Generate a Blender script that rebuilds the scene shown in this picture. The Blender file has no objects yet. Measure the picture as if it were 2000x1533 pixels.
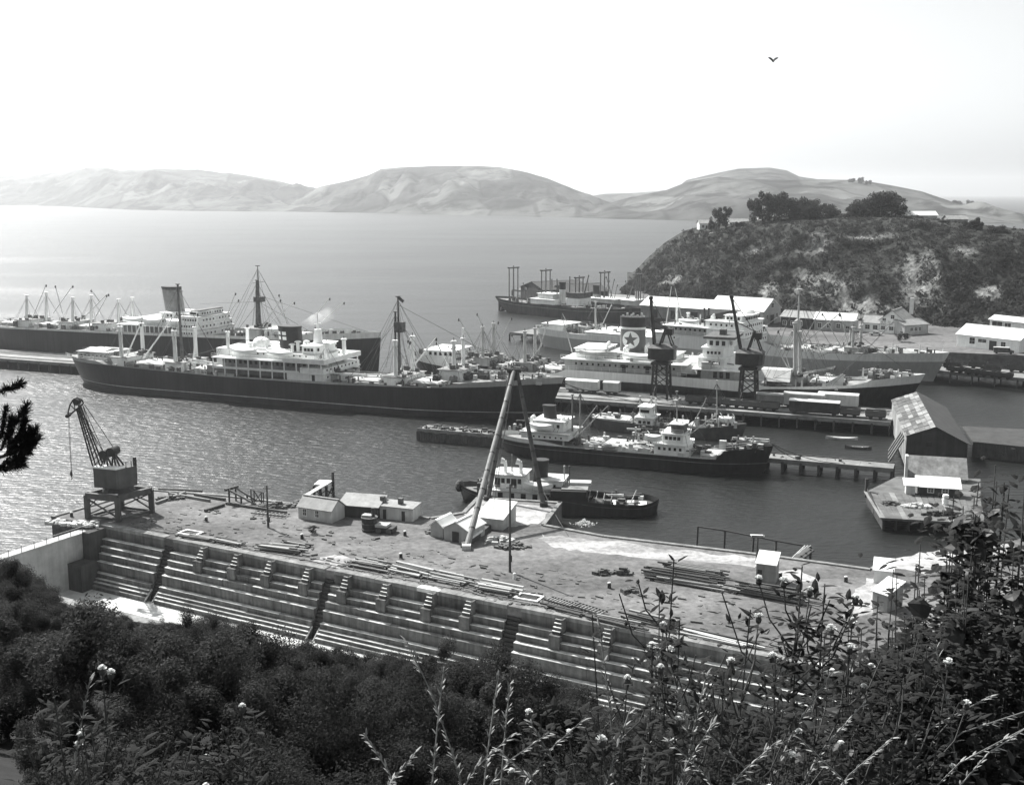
import bpy, math, random
import numpy as np
from mathutils import Vector, Matrix
sc = bpy.context.scene
COL = sc.collection
rnd = random.Random(11)
nprng = np.random.default_rng(5)

# ------------------------------------------------------------------ camera, sky, sun, exposure
EYE = 55.0
FOC = 2200.0
PITCH = math.atan((766.5 - 375.0) / FOC)
cam_d = bpy.data.cameras.new('camera')
cam = bpy.data.objects.new('camera', cam_d)
COL.objects.link(cam)
cam.location = (0, 0, EYE)
cam.rotation_euler = (math.pi / 2 - PITCH, 0, 0)
cam_d.sensor_fit = 'HORIZONTAL'
cam_d.sensor_width = 36.0
cam_d.lens = 36.0 * FOC / 2000.0
cam_d.clip_start = 0.1
cam_d.clip_end = 60000
sc.camera = cam

SUN_EL = math.radians(45)
SUN_AZ = math.radians(-40)            # measured from +Y towards +X: behind the harbour, to the left
world = bpy.data.worlds.new('World')
sc.world = world
world.use_nodes = True
wn = world.node_tree
wn.nodes.clear()
sky = wn.nodes.new('ShaderNodeTexSky')
sky.sky_type = 'NISHITA'
sky.sun_disc = False
sky.sun_elevation = SUN_EL
sky.sun_rotation = SUN_AZ
sky.air_density = 1.0
sky.dust_density = 2.0
sky.ozone_density = 1.0
bw = wn.nodes.new('ShaderNodeRGBToBW')
tone = wn.nodes.new('ShaderNodeMix'); tone.data_type = 'RGBA'; tone.blend_type = 'MULTIPLY'
tone.inputs[0].default_value = 1.0
tone.inputs[7].default_value = (0.965, 0.99, 1.0, 1)
bg = wn.nodes.new('ShaderNodeBackground')
bg.inputs['Strength'].default_value = 0.092
wo = wn.nodes.new('ShaderNodeOutputWorld')
wn.links.new(sky.outputs[0], bw.inputs[0])
wn.links.new(bw.outputs[0], tone.inputs[6])
wn.links.new(tone.outputs[2], bg.inputs[0])
wn.links.new(bg.outputs[0], wo.inputs[0])

sun_d = bpy.data.lights.new('sun', 'SUN')
sun_d.energy = 4.0
sun_d.angle = math.radians(0.55)
sun_d.color = (1.0, 0.985, 0.965)
sun = bpy.data.objects.new('sun', sun_d)
COL.objects.link(sun)
sdir = Vector((math.sin(SUN_AZ) * math.cos(SUN_EL), math.cos(SUN_AZ) * math.cos(SUN_EL), math.sin(SUN_EL)))
sun.rotation_euler = sdir.to_track_quat('Z', 'Y').to_euler()
sun.location = (0, 0, 300)
vs = sc.view_settings
vs.view_transform = 'Standard'
vs.look = 'None'
vs.exposure = 1.15
vs.gamma = 1.0
vs.use_curve_mapping = False
sc.cycles.max_bounces = 5
sc.cycles.volume_bounces = 1
sc.cycles.transparent_max_bounces = 8
sc.cycles.use_denoising = True
sc.cycles.caustics_reflective = False
sc.cycles.caustics_refractive = False

# ------------------------------------------------------------------ surveying: where a sight line meets a plane
_f = np.array([0, math.cos(PITCH), -math.sin(PITCH)])
_u = np.array([0, math.sin(PITCH), math.cos(PITCH)])
_c = np.array([0, 0, EYE])
def ray(px, py):
    return _f * FOC + np.array([px - 1000.0, 0, 0]) - _u * (py - 766.5)
def G(px, py, z=0.0):
    d = ray(px, py)
    return Vector(_c + d * ((z - EYE) / d[2]))
def P(px, py, Y):
    d = ray(px, py)
    return Vector(_c + d * (Y / d[1]))

# ------------------------------------------------------------------ materials
MATS = {}
def mat(name, v, rough=0.8, var=0.25, scale=0.6, bump=0.0, spec=0.3, streak=0.0, fine=True, tint=(0.985, 1.0, 0.99), trans=0.0, coords='Object'):
    m = bpy.data.materials.new(name)
    m.use_nodes = True
    nt = m.node_tree
    b = nt.nodes['Principled BSDF']
    b.inputs['Roughness'].default_value = rough
    b.inputs['Specular IOR Level'].default_value = spec
    tc = nt.nodes.new('ShaderNodeTexCoord')
    def noise(sc_, det, stretch=None):
        n = nt.nodes.new('ShaderNodeTexNoise')
        n.inputs['Scale'].default_value = sc_
        n.inputs['Detail'].default_value = det
        n.inputs['Roughness'].default_value = 0.6
        if stretch:
            mp = nt.nodes.new('ShaderNodeMapping')
            mp.inputs['Scale'].default_value = stretch
            nt.links.new(tc.outputs[coords], mp.inputs[0])
            nt.links.new(mp.outputs[0], n.inputs[0])
        else:
            nt.links.new(tc.outputs[coords], n.inputs[0])
        return n
    n1 = noise(scale, 6)
    r = nt.nodes.new('ShaderNodeMapRange')
    r.inputs[1].default_value = 0.3; r.inputs[2].default_value = 0.7
    r.inputs[3].default_value = 1 - var; r.inputs[4].default_value = 1 + var
    nt.links.new(n1.outputs[0], r.inputs[0])
    last = r.outputs[0]
    if streak > 0:
        n2 = noise(1.0, 4, (1.6, 1.6, 0.12))
        r2 = nt.nodes.new('ShaderNodeMapRange')
        r2.inputs[1].default_value = 0.35; r2.inputs[2].default_value = 0.7
        r2.inputs[3].default_value = 1 + streak * 0.4; r2.inputs[4].default_value = 1 - streak
        nt.links.new(n2.outputs[0], r2.inputs[0])
        mm = nt.nodes.new('ShaderNodeMath'); mm.operation = 'MULTIPLY'
        nt.links.new(last, mm.inputs[0]); nt.links.new(r2.outputs[0], mm.inputs[1])
        last = mm.outputs[0]
    vm = nt.nodes.new('ShaderNodeVectorMath'); vm.operation = 'SCALE'
    vm.inputs[0].default_value = (v * tint[0], v * tint[1], v * tint[2])
    nt.links.new(last, vm.inputs['Scale'])
    nt.links.new(vm.outputs[0], b.inputs['Base Color'])
    if bump > 0:
        bp = nt.nodes.new('ShaderNodeBump')
        bp.inputs['Strength'].default_value = min(1.0, bump)
        bp.inputs['Distance'].default_value = 0.1
        n3 = noise(scale * 5, 4)
        nt.links.new(n3.outputs[0], bp.inputs['Height'])
        nt.links.new(bp.outputs[0], b.inputs['Normal'])
    if trans > 0:
        tl = nt.nodes.new('ShaderNodeBsdfTranslucent'); ms = nt.nodes.new('ShaderNodeMixShader'); ms.inputs[0].default_value = trans
        nt.links.new(vm.outputs[0], tl.inputs[0]); nt.links.new(b.outputs[0], ms.inputs[1]); nt.links.new(tl.outputs[0], ms.inputs[2])
        nt.links.new(ms.outputs[0], nt.nodes['Material Output'].inputs[0])
    MATS[name] = m
    return m
def M(n): return MATS[n]
mat('hull_black', 0.024, 0.45, 0.5, 0.12, streak=0.55)
mat('hull_rust', 0.055, 0.7, 0.45, 0.2, streak=0.4)
mat('hull_grey', 0.34, 0.55, 0.12, 0.1, streak=0.12)
mat('band_white', 0.72, 0.5, 0.1, 0.15, streak=0.12)
mat('band_grey', 0.40, 0.55, 0.15, 0.15, streak=0.15)
mat('white_paint', 0.86, 0.5, 0.1, 0.5, streak=0.1)
mat('white_bright', 0.9, 0.5, 0.05, 0.5)
mat('off_white', 0.55, 0.6, 0.18, 0.5, streak=0.18)
mat('light_grey', 0.42, 0.65, 0.2, 0.5, streak=0.15)
mat('mid_grey', 0.24, 0.7, 0.25, 0.5, streak=0.2)
mat('dark_grey', 0.085, 0.7, 0.3, 0.5, streak=0.2)
mat('iron_black', 0.028, 0.55, 0.4, 0.8)
mat('funnel_red', 0.135, 0.5, 0.12, 0.4, streak=0.1)
mat('deck_wood', 0.25, 0.8, 0.4, 0.3)
mat('hatch_canvas', 0.50, 0.85, 0.3, 0.5)
mat('gear_dark', 0.10, 0.6, 0.5, 1.2)
mat('glass_dark', 0.02, 0.15, 0.1, 1.0, spec=0.5)
mat('wood_dark', 0.075, 0.85, 0.4, 0.7, bump=0.3)
mat('wood_grey', 0.20, 0.85, 0.35, 0.5, bump=0.3)
mat('wood_weathered', 0.12, 0.85, 0.4, 0.5, bump=0.3)
mat('wood_pale', 0.44, 0.8, 0.3, 0.6)
mat('plank_mid', 0.29, 0.85, 0.35, 0.8)
mat('concrete', 0.22, 0.9, 0.35, 0.5, bump=0.4, streak=0.35)
mat('altar_stone_shaded', 0.115, 0.9, 0.45, 0.5, bump=0.5, streak=0.5)  # dock stone darkened so the colour carries the walls' shade
mat('tread_stone_sunlit', 0.55, 0.9, 0.45, 0.7, bump=0.2)  # same stone paled so the colour carries sun on the step tops
mat('concrete_pale', 0.60, 0.85, 0.2, 0.6, bump=0.2)
mat('roof_white', 0.80, 0.55, 0.06, 0.3)
mat('roof_grey', 0.28, 0.7, 0.22, 0.5, streak=0.2)
mat('roof_iron', 0.2, 0.7, 0.5, 0.45, streak=0.3)
mat('sheet_rust', 0.085, 0.8, 0.5, 0.6, streak=0.4)
mat('sheet_mid', 0.13, 0.75, 0.45, 0.6, streak=0.3)
mat('sheet_pale', 0.24, 0.7, 0.4, 0.6, streak=0.3)
mat('roof_dark', 0.06, 0.7, 0.3, 0.5)
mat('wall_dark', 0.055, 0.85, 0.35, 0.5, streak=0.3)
mat('wall_mid', 0.30, 0.85, 0.2, 0.5, streak=0.2)
mat('leaf_dark', 0.046, 0.85, 0.45, 0.5, spec=0.1, trans=0.42)
mat('leaf_mid', 0.05, 0.75, 0.4, 0.9, spec=0.15, trans=0.42)
mat('leaf_gloss', 0.038, 0.5, 0.4, 1.5, spec=0.3, trans=0.3)
mat('bark', 0.09, 0.9, 0.3, 1.0)
mat('stem_dry', 0.08, 0.8, 0.3, 3.0)
mat('grass_dry', 0.27, 0.7, 0.3, 3.0)
mat('fluff', 0.78, 0.9, 0.1, 5.0)
mat('stone_debris', 0.5, 0.9, 0.3, 1.5)
mat('rope', 0.07, 0.9, 0.2, 1.0)
mat('skin', 0.35, 0.7, 0.1, 1.0)
mat('cloth_dark', 0.04, 0.9, 0.2, 1.0)

# ------------------------------------------------------------------ mesh building
class MB:
    def __init__(s):
        s.v = []; s.f = []
    def add(s, vs_, fs_):
        o = len(s.v)
        s.v.extend([tuple(x) for x in vs_])
        s.f.extend([tuple(i + o for i in f) for f in fs_])
        return s
    def box(s, x0, x1, y0, y1, z0, z1):
        return s.add([(x0, y0, z0), (x1, y0, z0), (x1, y1, z0), (x0, y1, z0), (x0, y0, z1), (x1, y0, z1), (x1, y1, z1), (x0, y1, z1)],
                     [(0, 3, 2, 1), (4, 5, 6, 7), (0, 1, 5, 4), (1, 2, 6, 5), (2, 3, 7, 6), (3, 0, 4, 7)])
    def cbox(s, c, sx, sy, sz, rz=0.0, base=True):
        ca, sa = math.cos(rz), math.sin(rz)
        z0 = c[2] if base else c[2] - sz / 2
        pts = []
        for z in (z0, z0 + sz):
            for dx, dy in ((-1, -1), (1, -1), (1, 1), (-1, 1)):
                x, y = dx * sx / 2, dy * sy / 2
                pts.append((c[0] + x * ca - y * sa, c[1] + x * sa + y * ca, z))
        return s.add(pts, [(0, 3, 2, 1), (4, 5, 6, 7), (0, 1, 5, 4), (1, 2, 6, 5), (2, 3, 7, 6), (3, 0, 4, 7)])
    def beam(s, p, q, w, h):
        p = Vector(p); q = Vector(q)
        d = (q - p).normalized()
        up = Vector((0, 0, 1)) if abs(d.z) < 0.95 else Vector((0, 1, 0))
        a = d.cross(up).normalized() * (w / 2); b = a.cross(d).normalized() * (h / 2)
        pts = [p - a - b, p + a - b, p + a + b, p - a + b, q - a - b, q + a - b, q + a + b, q - a + b]
        return s.add(pts, [(0, 1, 2, 3), (7, 6, 5, 4), (0, 4, 5, 1), (1, 5, 6, 2), (2, 6, 7, 3), (3, 7, 4, 0)])
    def tube(s, p, q, r0, r1=None, n=6):
        r1 = r0 if r1 is None else r1
        p = Vector(p); q = Vector(q)
        d = (q - p)
        if d.length < 1e-6: return s
        d.normalize()
        up = Vector((0, 0, 1)) if abs(d.z) < 0.9 else Vector((1, 0, 0))
        a = d.cross(up).normalized(); b = d.cross(a)
        pts = []
        for c, r in ((p, r0), (q, r1)):
            for k in range(n):
                t = 2 * math.pi * k / n
                pts.append(c + a * (r * math.cos(t)) + b * (r * math.sin(t)))
        fs = [(k, (k + 1) % n, n + (k + 1) % n, n + k) for k in range(n)]
        fs += [tuple(range(n - 1, -1, -1)), tuple(range(n, 2 * n))]
        return s.add(pts, fs)
    def path(s, pts, r0, r1=None, n=5):
        r1 = r0 if r1 is None else r1
        m = len(pts) - 1
        for i in range(m):
            s.tube(pts[i], pts[i + 1], r0 + (r1 - r0) * i / m, r0 + (r1 - r0) * (i + 1) / m, n)
        return s
    def prism(s, poly, z0, z1):
        n = len(poly)
        pts = [(x, y, z0) for x, y in poly] + [(x, y, z1) for x, y in poly]
        fs = [(k, (k + 1) % n, n + (k + 1) % n, n + k) for k in range(n)]
        fs += [tuple(range(n - 1, -1, -1)), tuple(range(n, 2 * n))]
        return s.add(pts, fs)
    def loft(s, rings, closed=True, caps=True):
        n = len(rings[0]); o = []
        for r in rings: o.extend(r)
        fs = []
        for i in range(len(rings) - 1):
            for k in range(n if closed else n - 1):
                k2 = (k + 1) % n
                fs.append((i * n + k, i * n + k2, (i + 1) * n + k2, (i + 1) * n + k))
        if caps and closed:
            fs.append(tuple(range(n - 1, -1, -1)))
            fs.append(tuple(range((len(rings) - 1) * n, len(rings) * n)))
        return s.add(o, fs)
    def ell(s, c, rx, ry, rz, nu=8, nv=5, top_only=False):
        rings = []
        lo = 0 if top_only else -math.pi / 2
        for i in range(nv + 1):
            a = lo + (math.pi / 2 - lo) * i / nv
            rr = max(0.02, math.cos(a))
            rings.append([(c[0] + rx * rr * math.cos(2 * math.pi * k / nu), c[1] + ry * rr * math.sin(2 * math.pi * k / nu), c[2] + rz * math.sin(a)) for k in range(nu)])
        return s.loft(rings)
    def mesh(s, name):
        me = bpy.data.meshes.new(name)
        me.from_pydata(s.v, [], s.f)
        me.update()
        return me
    def build(s, name, m, parent=None, smooth=False, kind=None, label=None):
        me = s.mesh(name)
        if m: me.materials.append(M(m) if isinstance(m, str) else m)
        if smooth:
            me.polygons.foreach_set('use_smooth', [True] * len(me.polygons))
        return link(name, me, parent, kind, label)
def link(name, me, parent=None, kind=None, label=None):
    o = bpy.data.objects.new(name, me)
    COL.objects.link(o)
    if parent is not None: o.parent = parent
    if kind: o['kind'] = kind
    if label: o['label'] = label
    return o
def tag(o, label, cat, group=None):
    o['label'] = label; o['category'] = cat
    if group: o['group'] = group
    return o
def thing(name, label, cat, loc=(0, 0, 0), rz=0.0, group=None):
    o = bpy.data.objects.new(name, None)
    COL.objects.link(o)
    o.empty_display_size = 0.5
    o.location = loc; o.rotation_euler = (0, 0, rz)
    return tag(o, label, cat, group)
def dup(root, loc, rz, label=None):
    r = root.copy(); COL.objects.link(r)
    r.location = loc; r.rotation_euler = (0, 0, rz)
    if label: r['label'] = label
    for ch in list(root.children):
        c = ch.copy(); COL.objects.link(c); c.parent = r
        for g in ch.children:
            d = g.copy(); COL.objects.link(d); d.parent = c
    return r
def np_mesh(name, verts, faces, m, parent=None, smooth=False, kind=None, label=None):
    me = bpy.data.meshes.new(name)
    n, k = faces.shape
    me.vertices.add(len(verts)); me.vertices.foreach_set('co', np.asarray(verts, dtype=np.float32).ravel())
    me.loops.add(n * k); me.loops.foreach_set('vertex_index', faces.astype(np.int32).ravel())
    me.polygons.add(n)
    me.polygons.foreach_set('loop_start', np.arange(0, n * k, k, dtype=np.int32))
    me.update(calc_edges=True)
    me.materials.append(M(m) if isinstance(m, str) else m)
    if smooth: me.polygons.foreach_set('use_smooth', [True] * n)
    return link(name, me, parent, kind, label)
def vnoise(x, y, seed=0):
    """smooth 2-D value noise in 0..1"""
    xi = np.floor(x).astype(int); yi = np.floor(y).astype(int)
    fx = x - xi; fy = y - yi
    fx = fx * fx * (3 - 2 * fx); fy = fy * fy * (3 - 2 * fy)
    def h(a, b):
        t = np.sin(a * 127.1 + b * 311.7 + seed * 74.7) * 43758.5453
        return t - np.floor(t)
    return (h(xi, yi) * (1 - fx) + h(xi + 1, yi) * fx) * (1 - fy) + (h(xi, yi + 1) * (1 - fx) + h(xi + 1, yi + 1) * fx) * fy
def fbm(x, y, oct=5, seed=0):
    s = 0; a = 0.5
    for i in range(oct):
        s = s + a * vnoise(x * 2 ** i, y * 2 ** i, seed + i); a *= 0.5
    return s
# ------------------------------------------------------------------ water
def water_material():
    m = bpy.data.materials.new('sea_water'); m.use_nodes = True
    nt = m.node_tree; b = nt.nodes['Principled BSDF']
    b.inputs['Base Color'].default_value = (0.010, 0.011, 0.0105, 1)
    b.inputs['IOR'].default_value = 1.33
    b.inputs['Roughness'].default_value = 0.34
    b.inputs['Specular IOR Level'].default_value = 0.5
    tc = nt.nodes.new('ShaderNodeTexCoord')
    def layer(scale, stretch, rot, det):
        mp = nt.nodes.new('ShaderNodeMapping')
        mp.inputs['Rotation'].default_value = (0, 0, rot)
        mp.inputs['Scale'].default_value = stretch
        n = nt.nodes.new('ShaderNodeTexNoise')
        n.inputs['Scale'].default_value = scale; n.inputs['Detail'].default_value = det
        nt.links.new(tc.outputs['Object'], mp.inputs[0]); nt.links.new(mp.outputs[0], n.inputs[0])
        return n
    a = layer(0.95, (0.4, 1.0, 1), math.radians(14), 5)
    c = layer(0.05, (0.5, 1.0, 1), math.radians(-20), 4)
    add = nt.nodes.new('ShaderNodeMath'); add.operation = 'MULTIPLY_ADD'
    nt.links.new(c.outputs[0], add.inputs[0]); add.inputs[1].default_value = 1.6
    nt.links.new(a.outputs[0], add.inputs[2])
    bp = nt.nodes.new('ShaderNodeBump'); bp.inputs['Strength'].default_value = 0.8; bp.inputs['Distance'].default_value = 0.75
    w_ = layer(0.012, (0.35, 1.0, 1), math.radians(24), 4)
    mr = nt.nodes.new('ShaderNodeMapRange'); mr.inputs[1].default_value = 0.35; mr.inputs[2].default_value = 0.65; mr.inputs[3].default_value = 0.35; mr.inputs[4].default_value = 0.8
    nt.links.new(w_.outputs[0], mr.inputs[0]); nt.links.new(mr.outputs[0], bp.inputs['Strength'])
    nt.links.new(add.outputs[0], bp.inputs['Height'])
    nt.links.new(bp.outputs[0], b.inputs['Normal'])
    MATS['sea_water'] = m
water_material()
mb = MB()
mb.add([(-9000, -200, 0), (9000, -200, 0), (9000, 16000, 0), (-9000, 16000, 0)], [(0, 1, 2, 3)])
# ------------------------------------------------------------------ dry dock frame: s along the coping, q towards the camera
D0 = G(600, 1105, 3.5)
DA = math.radians(-28.7)
dd = Vector((math.cos(DA), math.sin(DA), 0))
dn = Vector((math.sin(DA), -math.cos(DA), 0))
def DK(s, q, z): 
    v = Vector((D0.x, D0.y, 0)) + dd * s + dn * q
    return Vector((v.x, v.y, z))
def dock_s(px, py):
    v = G(px, py, 3.5) - D0
    return v.dot(dd)
S_GATE = dock_s(186, 1028)
S_END = S_GATE + 122
Q_NEAR = 25.0
Z_FLOOR = -5.2
# the sea leaves out the dock and the land round it: four sheets that share edges
def pt2(v): return (v.x, v.y)
o = mb.build('sea_water', 'sea_water', None, kind='structure')
# cut the dry dock out of the sea: rebuild the sheet as a ring round a rectangle that lies under the land
o.data.clear_geometry()
g0 = DK(S_GATE - 2.0, 1.0, 0); g1 = DK(S_END + 2, 1.0, 0); g2 = DK(S_END + 2, Q_NEAR - 1.0, 0); g3 = DK(S_GATE - 2.0, Q_NEAR - 1.0, 0)
outer = [(-9000, 16000, 0), (9000, 16000, 0), (9000, -200, 0), (-9000, -200, 0)]
inner = [tuple(g0), tuple(g1), tuple(g2), tuple(g3)]
o.data.from_pydata(outer + inner, [], [(0, 4, 5, 1), (1, 5, 6, 2), (2, 6, 7, 3), (3, 7, 4, 0)])
o.data.update()

# ------------------------------------------------------------------ far hills
def hill_material():
    m = bpy.data.materials.new('pasture'); m.use_nodes = True
    nt = m.node_tree; b = nt.nodes['Principled BSDF']
    b.inputs['Roughness'].default_value = 0.95; b.inputs['Specular IOR Level'].default_value = 0.1
    tc = nt.nodes.new('ShaderNodeTexCoord')
    n1 = nt.nodes.new('ShaderNodeTexNoise'); n1.inputs['Scale'].default_value = 0.006; n1.inputs['Detail'].default_value = 8; n1.inputs['Roughness'].default_value = 0.65
    n2 = nt.nodes.new('ShaderNodeTexNoise'); n2.inputs['Scale'].default_value = 0.011; n2.inputs['Detail'].default_value = 10; n2.inputs['Roughness'].default_value = 0.72
    nt.links.new(tc.outputs['Object'], n1.inputs[0]); nt.links.new(tc.outputs['Object'], n2.inputs[0])
    cr = nt.nodes.new('ShaderNodeValToRGB')
    cr.color_ramp.elements[0].position = 0.38; cr.color_ramp.elements[0].color = (0.03, 0.032, 0.03, 1)
    cr.color_ramp.elements[1].position = 0.58; cr.color_ramp.elements[1].color = (0.105, 0.108, 0.105, 1)
    nt.links.new(n1.outputs[0], cr.inputs[0])
    mx = nt.nodes.new('ShaderNodeMix'); mx.data_type = 'RGBA'; mx.blend_type = 'MULTIPLY'; mx.inputs[0].default_value = 0.8
    cr2 = nt.nodes.new('ShaderNodeValToRGB')
    cr2.color_ramp.elements[0].position = 0.425; cr2.color_ramp.elements[0].color = (0.12, 0.12, 0.12, 1)
    cr2.color_ramp.elements[1].position = 0.475; cr2.color_ramp.elements[1].color = (1, 1, 1, 1)
    nt.links.new(n2.outputs[0], cr2.inputs[0])
    nt.links.new(cr.outputs[0], mx.inputs[6]); nt.links.new(cr2.outputs[0], mx.inputs[7])
    vo = nt.nodes.new('ShaderNodeTexVoronoi'); vo.feature = 'DISTANCE_TO_EDGE'; vo.inputs['Scale'].default_value = 0.0065
    wp = nt.nodes.new('ShaderNodeMapping'); wp.inputs['Scale'].default_value = (1, .45, 0.2); nt.links.new(tc.outputs['Object'], wp.inputs[0]); nt.links.new(wp.outputs[0], vo.inputs[0])
    v2 = nt.nodes.new('ShaderNodeTexVoronoi'); v2.inputs['Scale'].default_value = 0.0065; nt.links.new(wp.outputs[0], v2.inputs[0])
    bw_ = nt.nodes.new('ShaderNodeRGBToBW'); nt.links.new(v2.outputs['Color'], bw_.inputs[0])
    m1 = nt.nodes.new('ShaderNodeMapRange'); m1.inputs[1].default_value = .2; m1.inputs[2].default_value = .8; m1.inputs[3].default_value = .55; m1.inputs[4].default_value = 1.4; nt.links.new(bw_.outputs[0], m1.inputs[0])
    m2 = nt.nodes.new('ShaderNodeMapRange'); m2.inputs[1].default_value = .015; m2.inputs[2].default_value = .04; m2.inputs[3].default_value = .55; m2.inputs[4].default_value = 1; nt.links.new(vo.outputs['Distance'], m2.inputs[0])
    mu = nt.nodes.new('ShaderNodeMath'); mu.operation = 'MULTIPLY'; nt.links.new(m1.outputs[0], mu.inputs[0]); nt.links.new(m2.outputs[0], mu.inputs[1])
    sv = nt.nodes.new('ShaderNodeVectorMath'); sv.operation = 'SCALE'; nt.links.new(mx.outputs[2], sv.inputs[0]); nt.links.new(mu.outputs[0], sv.inputs['Scale'])
    nt.links.new(sv.outputs[0], b.inputs['Base Color'])
    MATS['pasture'] = m
hill_material()
def interp(tab, x):
    xs = [a for a, _ in tab]; ys = [b for _, b in tab]
    return np.interp(x, xs, ys)
def far_hill(name, crest, shore, width, back, seed, rough):
    """a ridge of real size: shore line on the water, crest at its own distance, falling away behind"""
    pxs = np.arange(shore[0][0], shore[-1][0] + 1, 3.5)
    nv = 60
    V = np.zeros((len(pxs), nv, 3))
    for i, px in enumerate(pxs):
        p0 = G(px, float(interp(shore, px)), 0.0)
        Yc = p0.y + width
        pc = P(px, float(interp(crest, px)), Yc)
        zc = max(6.0, pc.z)
        for j in range(nv):
            t = j / (nv - 1.0)
            if t < 0.7:
                u = t / 0.7
                Y = p0.y + (Yc - p0.y) * u
                z = zc * (1 - (1 - u) ** 1.55) if u < 1 else zc
                z = zc * (0.55 * u + 0.45 * math.sin(u * math.pi / 2))
            else:
                u = (t - 0.7) / 0.3
                Y = Yc + back * u
                z = zc * (1 - u * u)
            V[i, j] = (px_x(px, Y), Y, z - 0.6 * (t == 0))
    X = V[..., 0]; Y = V[..., 1]; Z = V[..., 2]
    tj = np.linspace(0, 1, nv)[None, :]
    env = np.clip(np.minimum(tj / 0.25, (0.72 - tj) / 0.35), 0, 1)
    gul = fbm(X / 190.0, Y / 330.0, 5, seed) - 0.5
    rid = np.abs(fbm(X / 75.0 + gul, Y / 420.0, 4, seed + 5) - 0.47) - .09
    V[..., 2] = Z + (gul * 1.6 + rid * 1.5) * rough * env * 1.35
    n, k = V.shape[:2]
    idx = np.arange(n * k).reshape(n, k)
    F = np.stack([idx[:-1, :-1], idx[1:, :-1], idx[1:, 1:], idx[:-1, 1:]], -1).reshape(-1, 4)
    return np_mesh(name, V.reshape(-1, 3), F, 'pasture', None, True, kind='structure')
def px_x(px, Y):
    # the sight line of column px is a vertical plane through the eye; its depth along the view axis differs little from Y
    return (px - 1000.0) / FOC * (Y * math.cos(PITCH) + EYE * math.sin(PITCH) * 0)
far_hill('hills', [(-500, 352), (-200, 345), (60, 338), (150, 331), (185, 327), (210, 327), (235, 333), (300, 330), (390, 331), (430, 337), (480, 342), (540, 352), (590, 365), (640, 372), (760, 400)],
         [(-500, 397), (60, 402), (120, 403.5), (250, 410), (340, 412), (480, 413.5), (760, 415)], 1500, 900, 3, 46)
far_hill('hills', [(560, 405), (590, 376), (640, 362), (680, 353), (720, 342), (745, 330), (800, 326), (850, 324), (930, 323.5), (975, 326), (1030, 337), (1065, 347), (1100, 362), (1140, 377), (1175, 390), (1200, 397), (1260, 415)],
         [(560, 414), (700, 416), (900, 421), (1050, 424), (1120, 425.5), (1260, 428)], 900, 700, 9, 40)
far_hill('hills', [(1080, 395), (1150, 384), (1180, 379), (1240, 377), (1300, 372), (1380, 372), (1450, 395)],
         [(1080, 409), (1300, 410), (1450, 410)], 1500, 700, 14, 20)
far_hill('hills', [(1140, 410), (1180, 400), (1230, 386), (1300, 372), (1340, 356), (1400, 345), (1450, 349), (1530, 352), (1600, 350), (1680, 352), (1740, 362), (1800, 374), (1860, 394), (1920, 404), (1965, 415), (2060, 425), (2300, 430)],
         [(1140, 427), (1250, 429), (1370, 432), (1600, 436), (2300, 440)], 620, 500, 21, 17)
far_hill('hills', [(1300, 385), (1340, 352), (1390, 340), (1440, 330), (1500, 327.5), (1535, 333), (1560, 345), (1620, 354), (1720, 372), (1780, 390)],
         [(1300, 420), (1780, 420)], 1100, 700, 28, 16)

# ------------------------------------------------------------------ headland
def headland_material():
    m = bpy.data.materials.new('bush_and_rock'); m.use_nodes = True
    nt = m.node_tree; b = nt.nodes['Principled BSDF']
    b.inputs['Roughness'].default_value = 0.95; b.inputs['Specular IOR Level'].default_value = 0.1
    tc = nt.nodes.new('ShaderNodeTexCoord')
    n1 = nt.nodes.new('ShaderNodeAttribute'); n1.attribute_name = 'rock'
    n2 = nt.nodes.new('ShaderNodeTexNoise'); n2.inputs['Scale'].default_value = 0.55; n2.inputs['Detail'].default_value = 9; n2.inputs['Roughness'].default_value = 0.75
    mpr = nt.nodes.new('ShaderNodeMapping'); mpr.inputs['Rotation'].default_value = (0, .55, 0); mpr.inputs['Scale'].default_value = (1, 1, .4)
    nt.links.new(tc.outputs['Object'], mpr.inputs[0]); nt.links.new(mpr.outputs[0], n2.inputs[0])
    cr = nt.nodes.new('ShaderNodeValToRGB')
    e = cr.color_ramp.elements
    e[0].position = 0.15; e[0].color = (0.05, 0.052, 0.05, 1)
    e[1].position = 0.95; e[1].color = (0.27, 0.275, 0.27, 1)
    nt.links.new(n1.outputs['Fac'], cr.inputs[0])
    mx = nt.nodes.new('ShaderNodeMix'); mx.data_type = 'RGBA'; mx.blend_type = 'MULTIPLY'; mx.inputs[0].default_value = 0.85
    cr2 = nt.nodes.new('ShaderNodeValToRGB')
    cr2.color_ramp.elements[0].position = 0.40; cr2.color_ramp.elements[0].color = (0.16, 0.16, 0.16, 1)
    cr2.color_ramp.elements[1].position = 0.62; cr2.color_ramp.elements[1].color = (1.25, 1.25, 1.25, 1)
    nt.links.new(n2.outputs[0], cr2.inputs[0])
    nt.links.new(cr.outputs[0], mx.inputs[6]); nt.links.new(cr2.outputs[0], mx.inputs[7])
    nt.links.new(mx.outputs[2], b.inputs['Base Color'])
    MATS['bush_and_rock'] = m
headland_material()
HB = [(1225, 566), (1262, 578), (1290, 586), (1330, 592), (1400, 603), (1530, 622), (1700, 634), (1830, 642), (1965, 656), (2150, 672), (2400, 700)]
HT = [(1225, 566, 640), (1262, 524, 628), (1300, 488, 600), (1340, 463, 585), (1390, 449, 570), (1450, 440, 560), (1530, 434, 545), (1640, 430, 530), (1760, 430, 520), (1830, 440, 505), (1900, 450, 495), (1965, 459, 485), (2150, 475, 470), (2400, 490, 450)]
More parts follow.
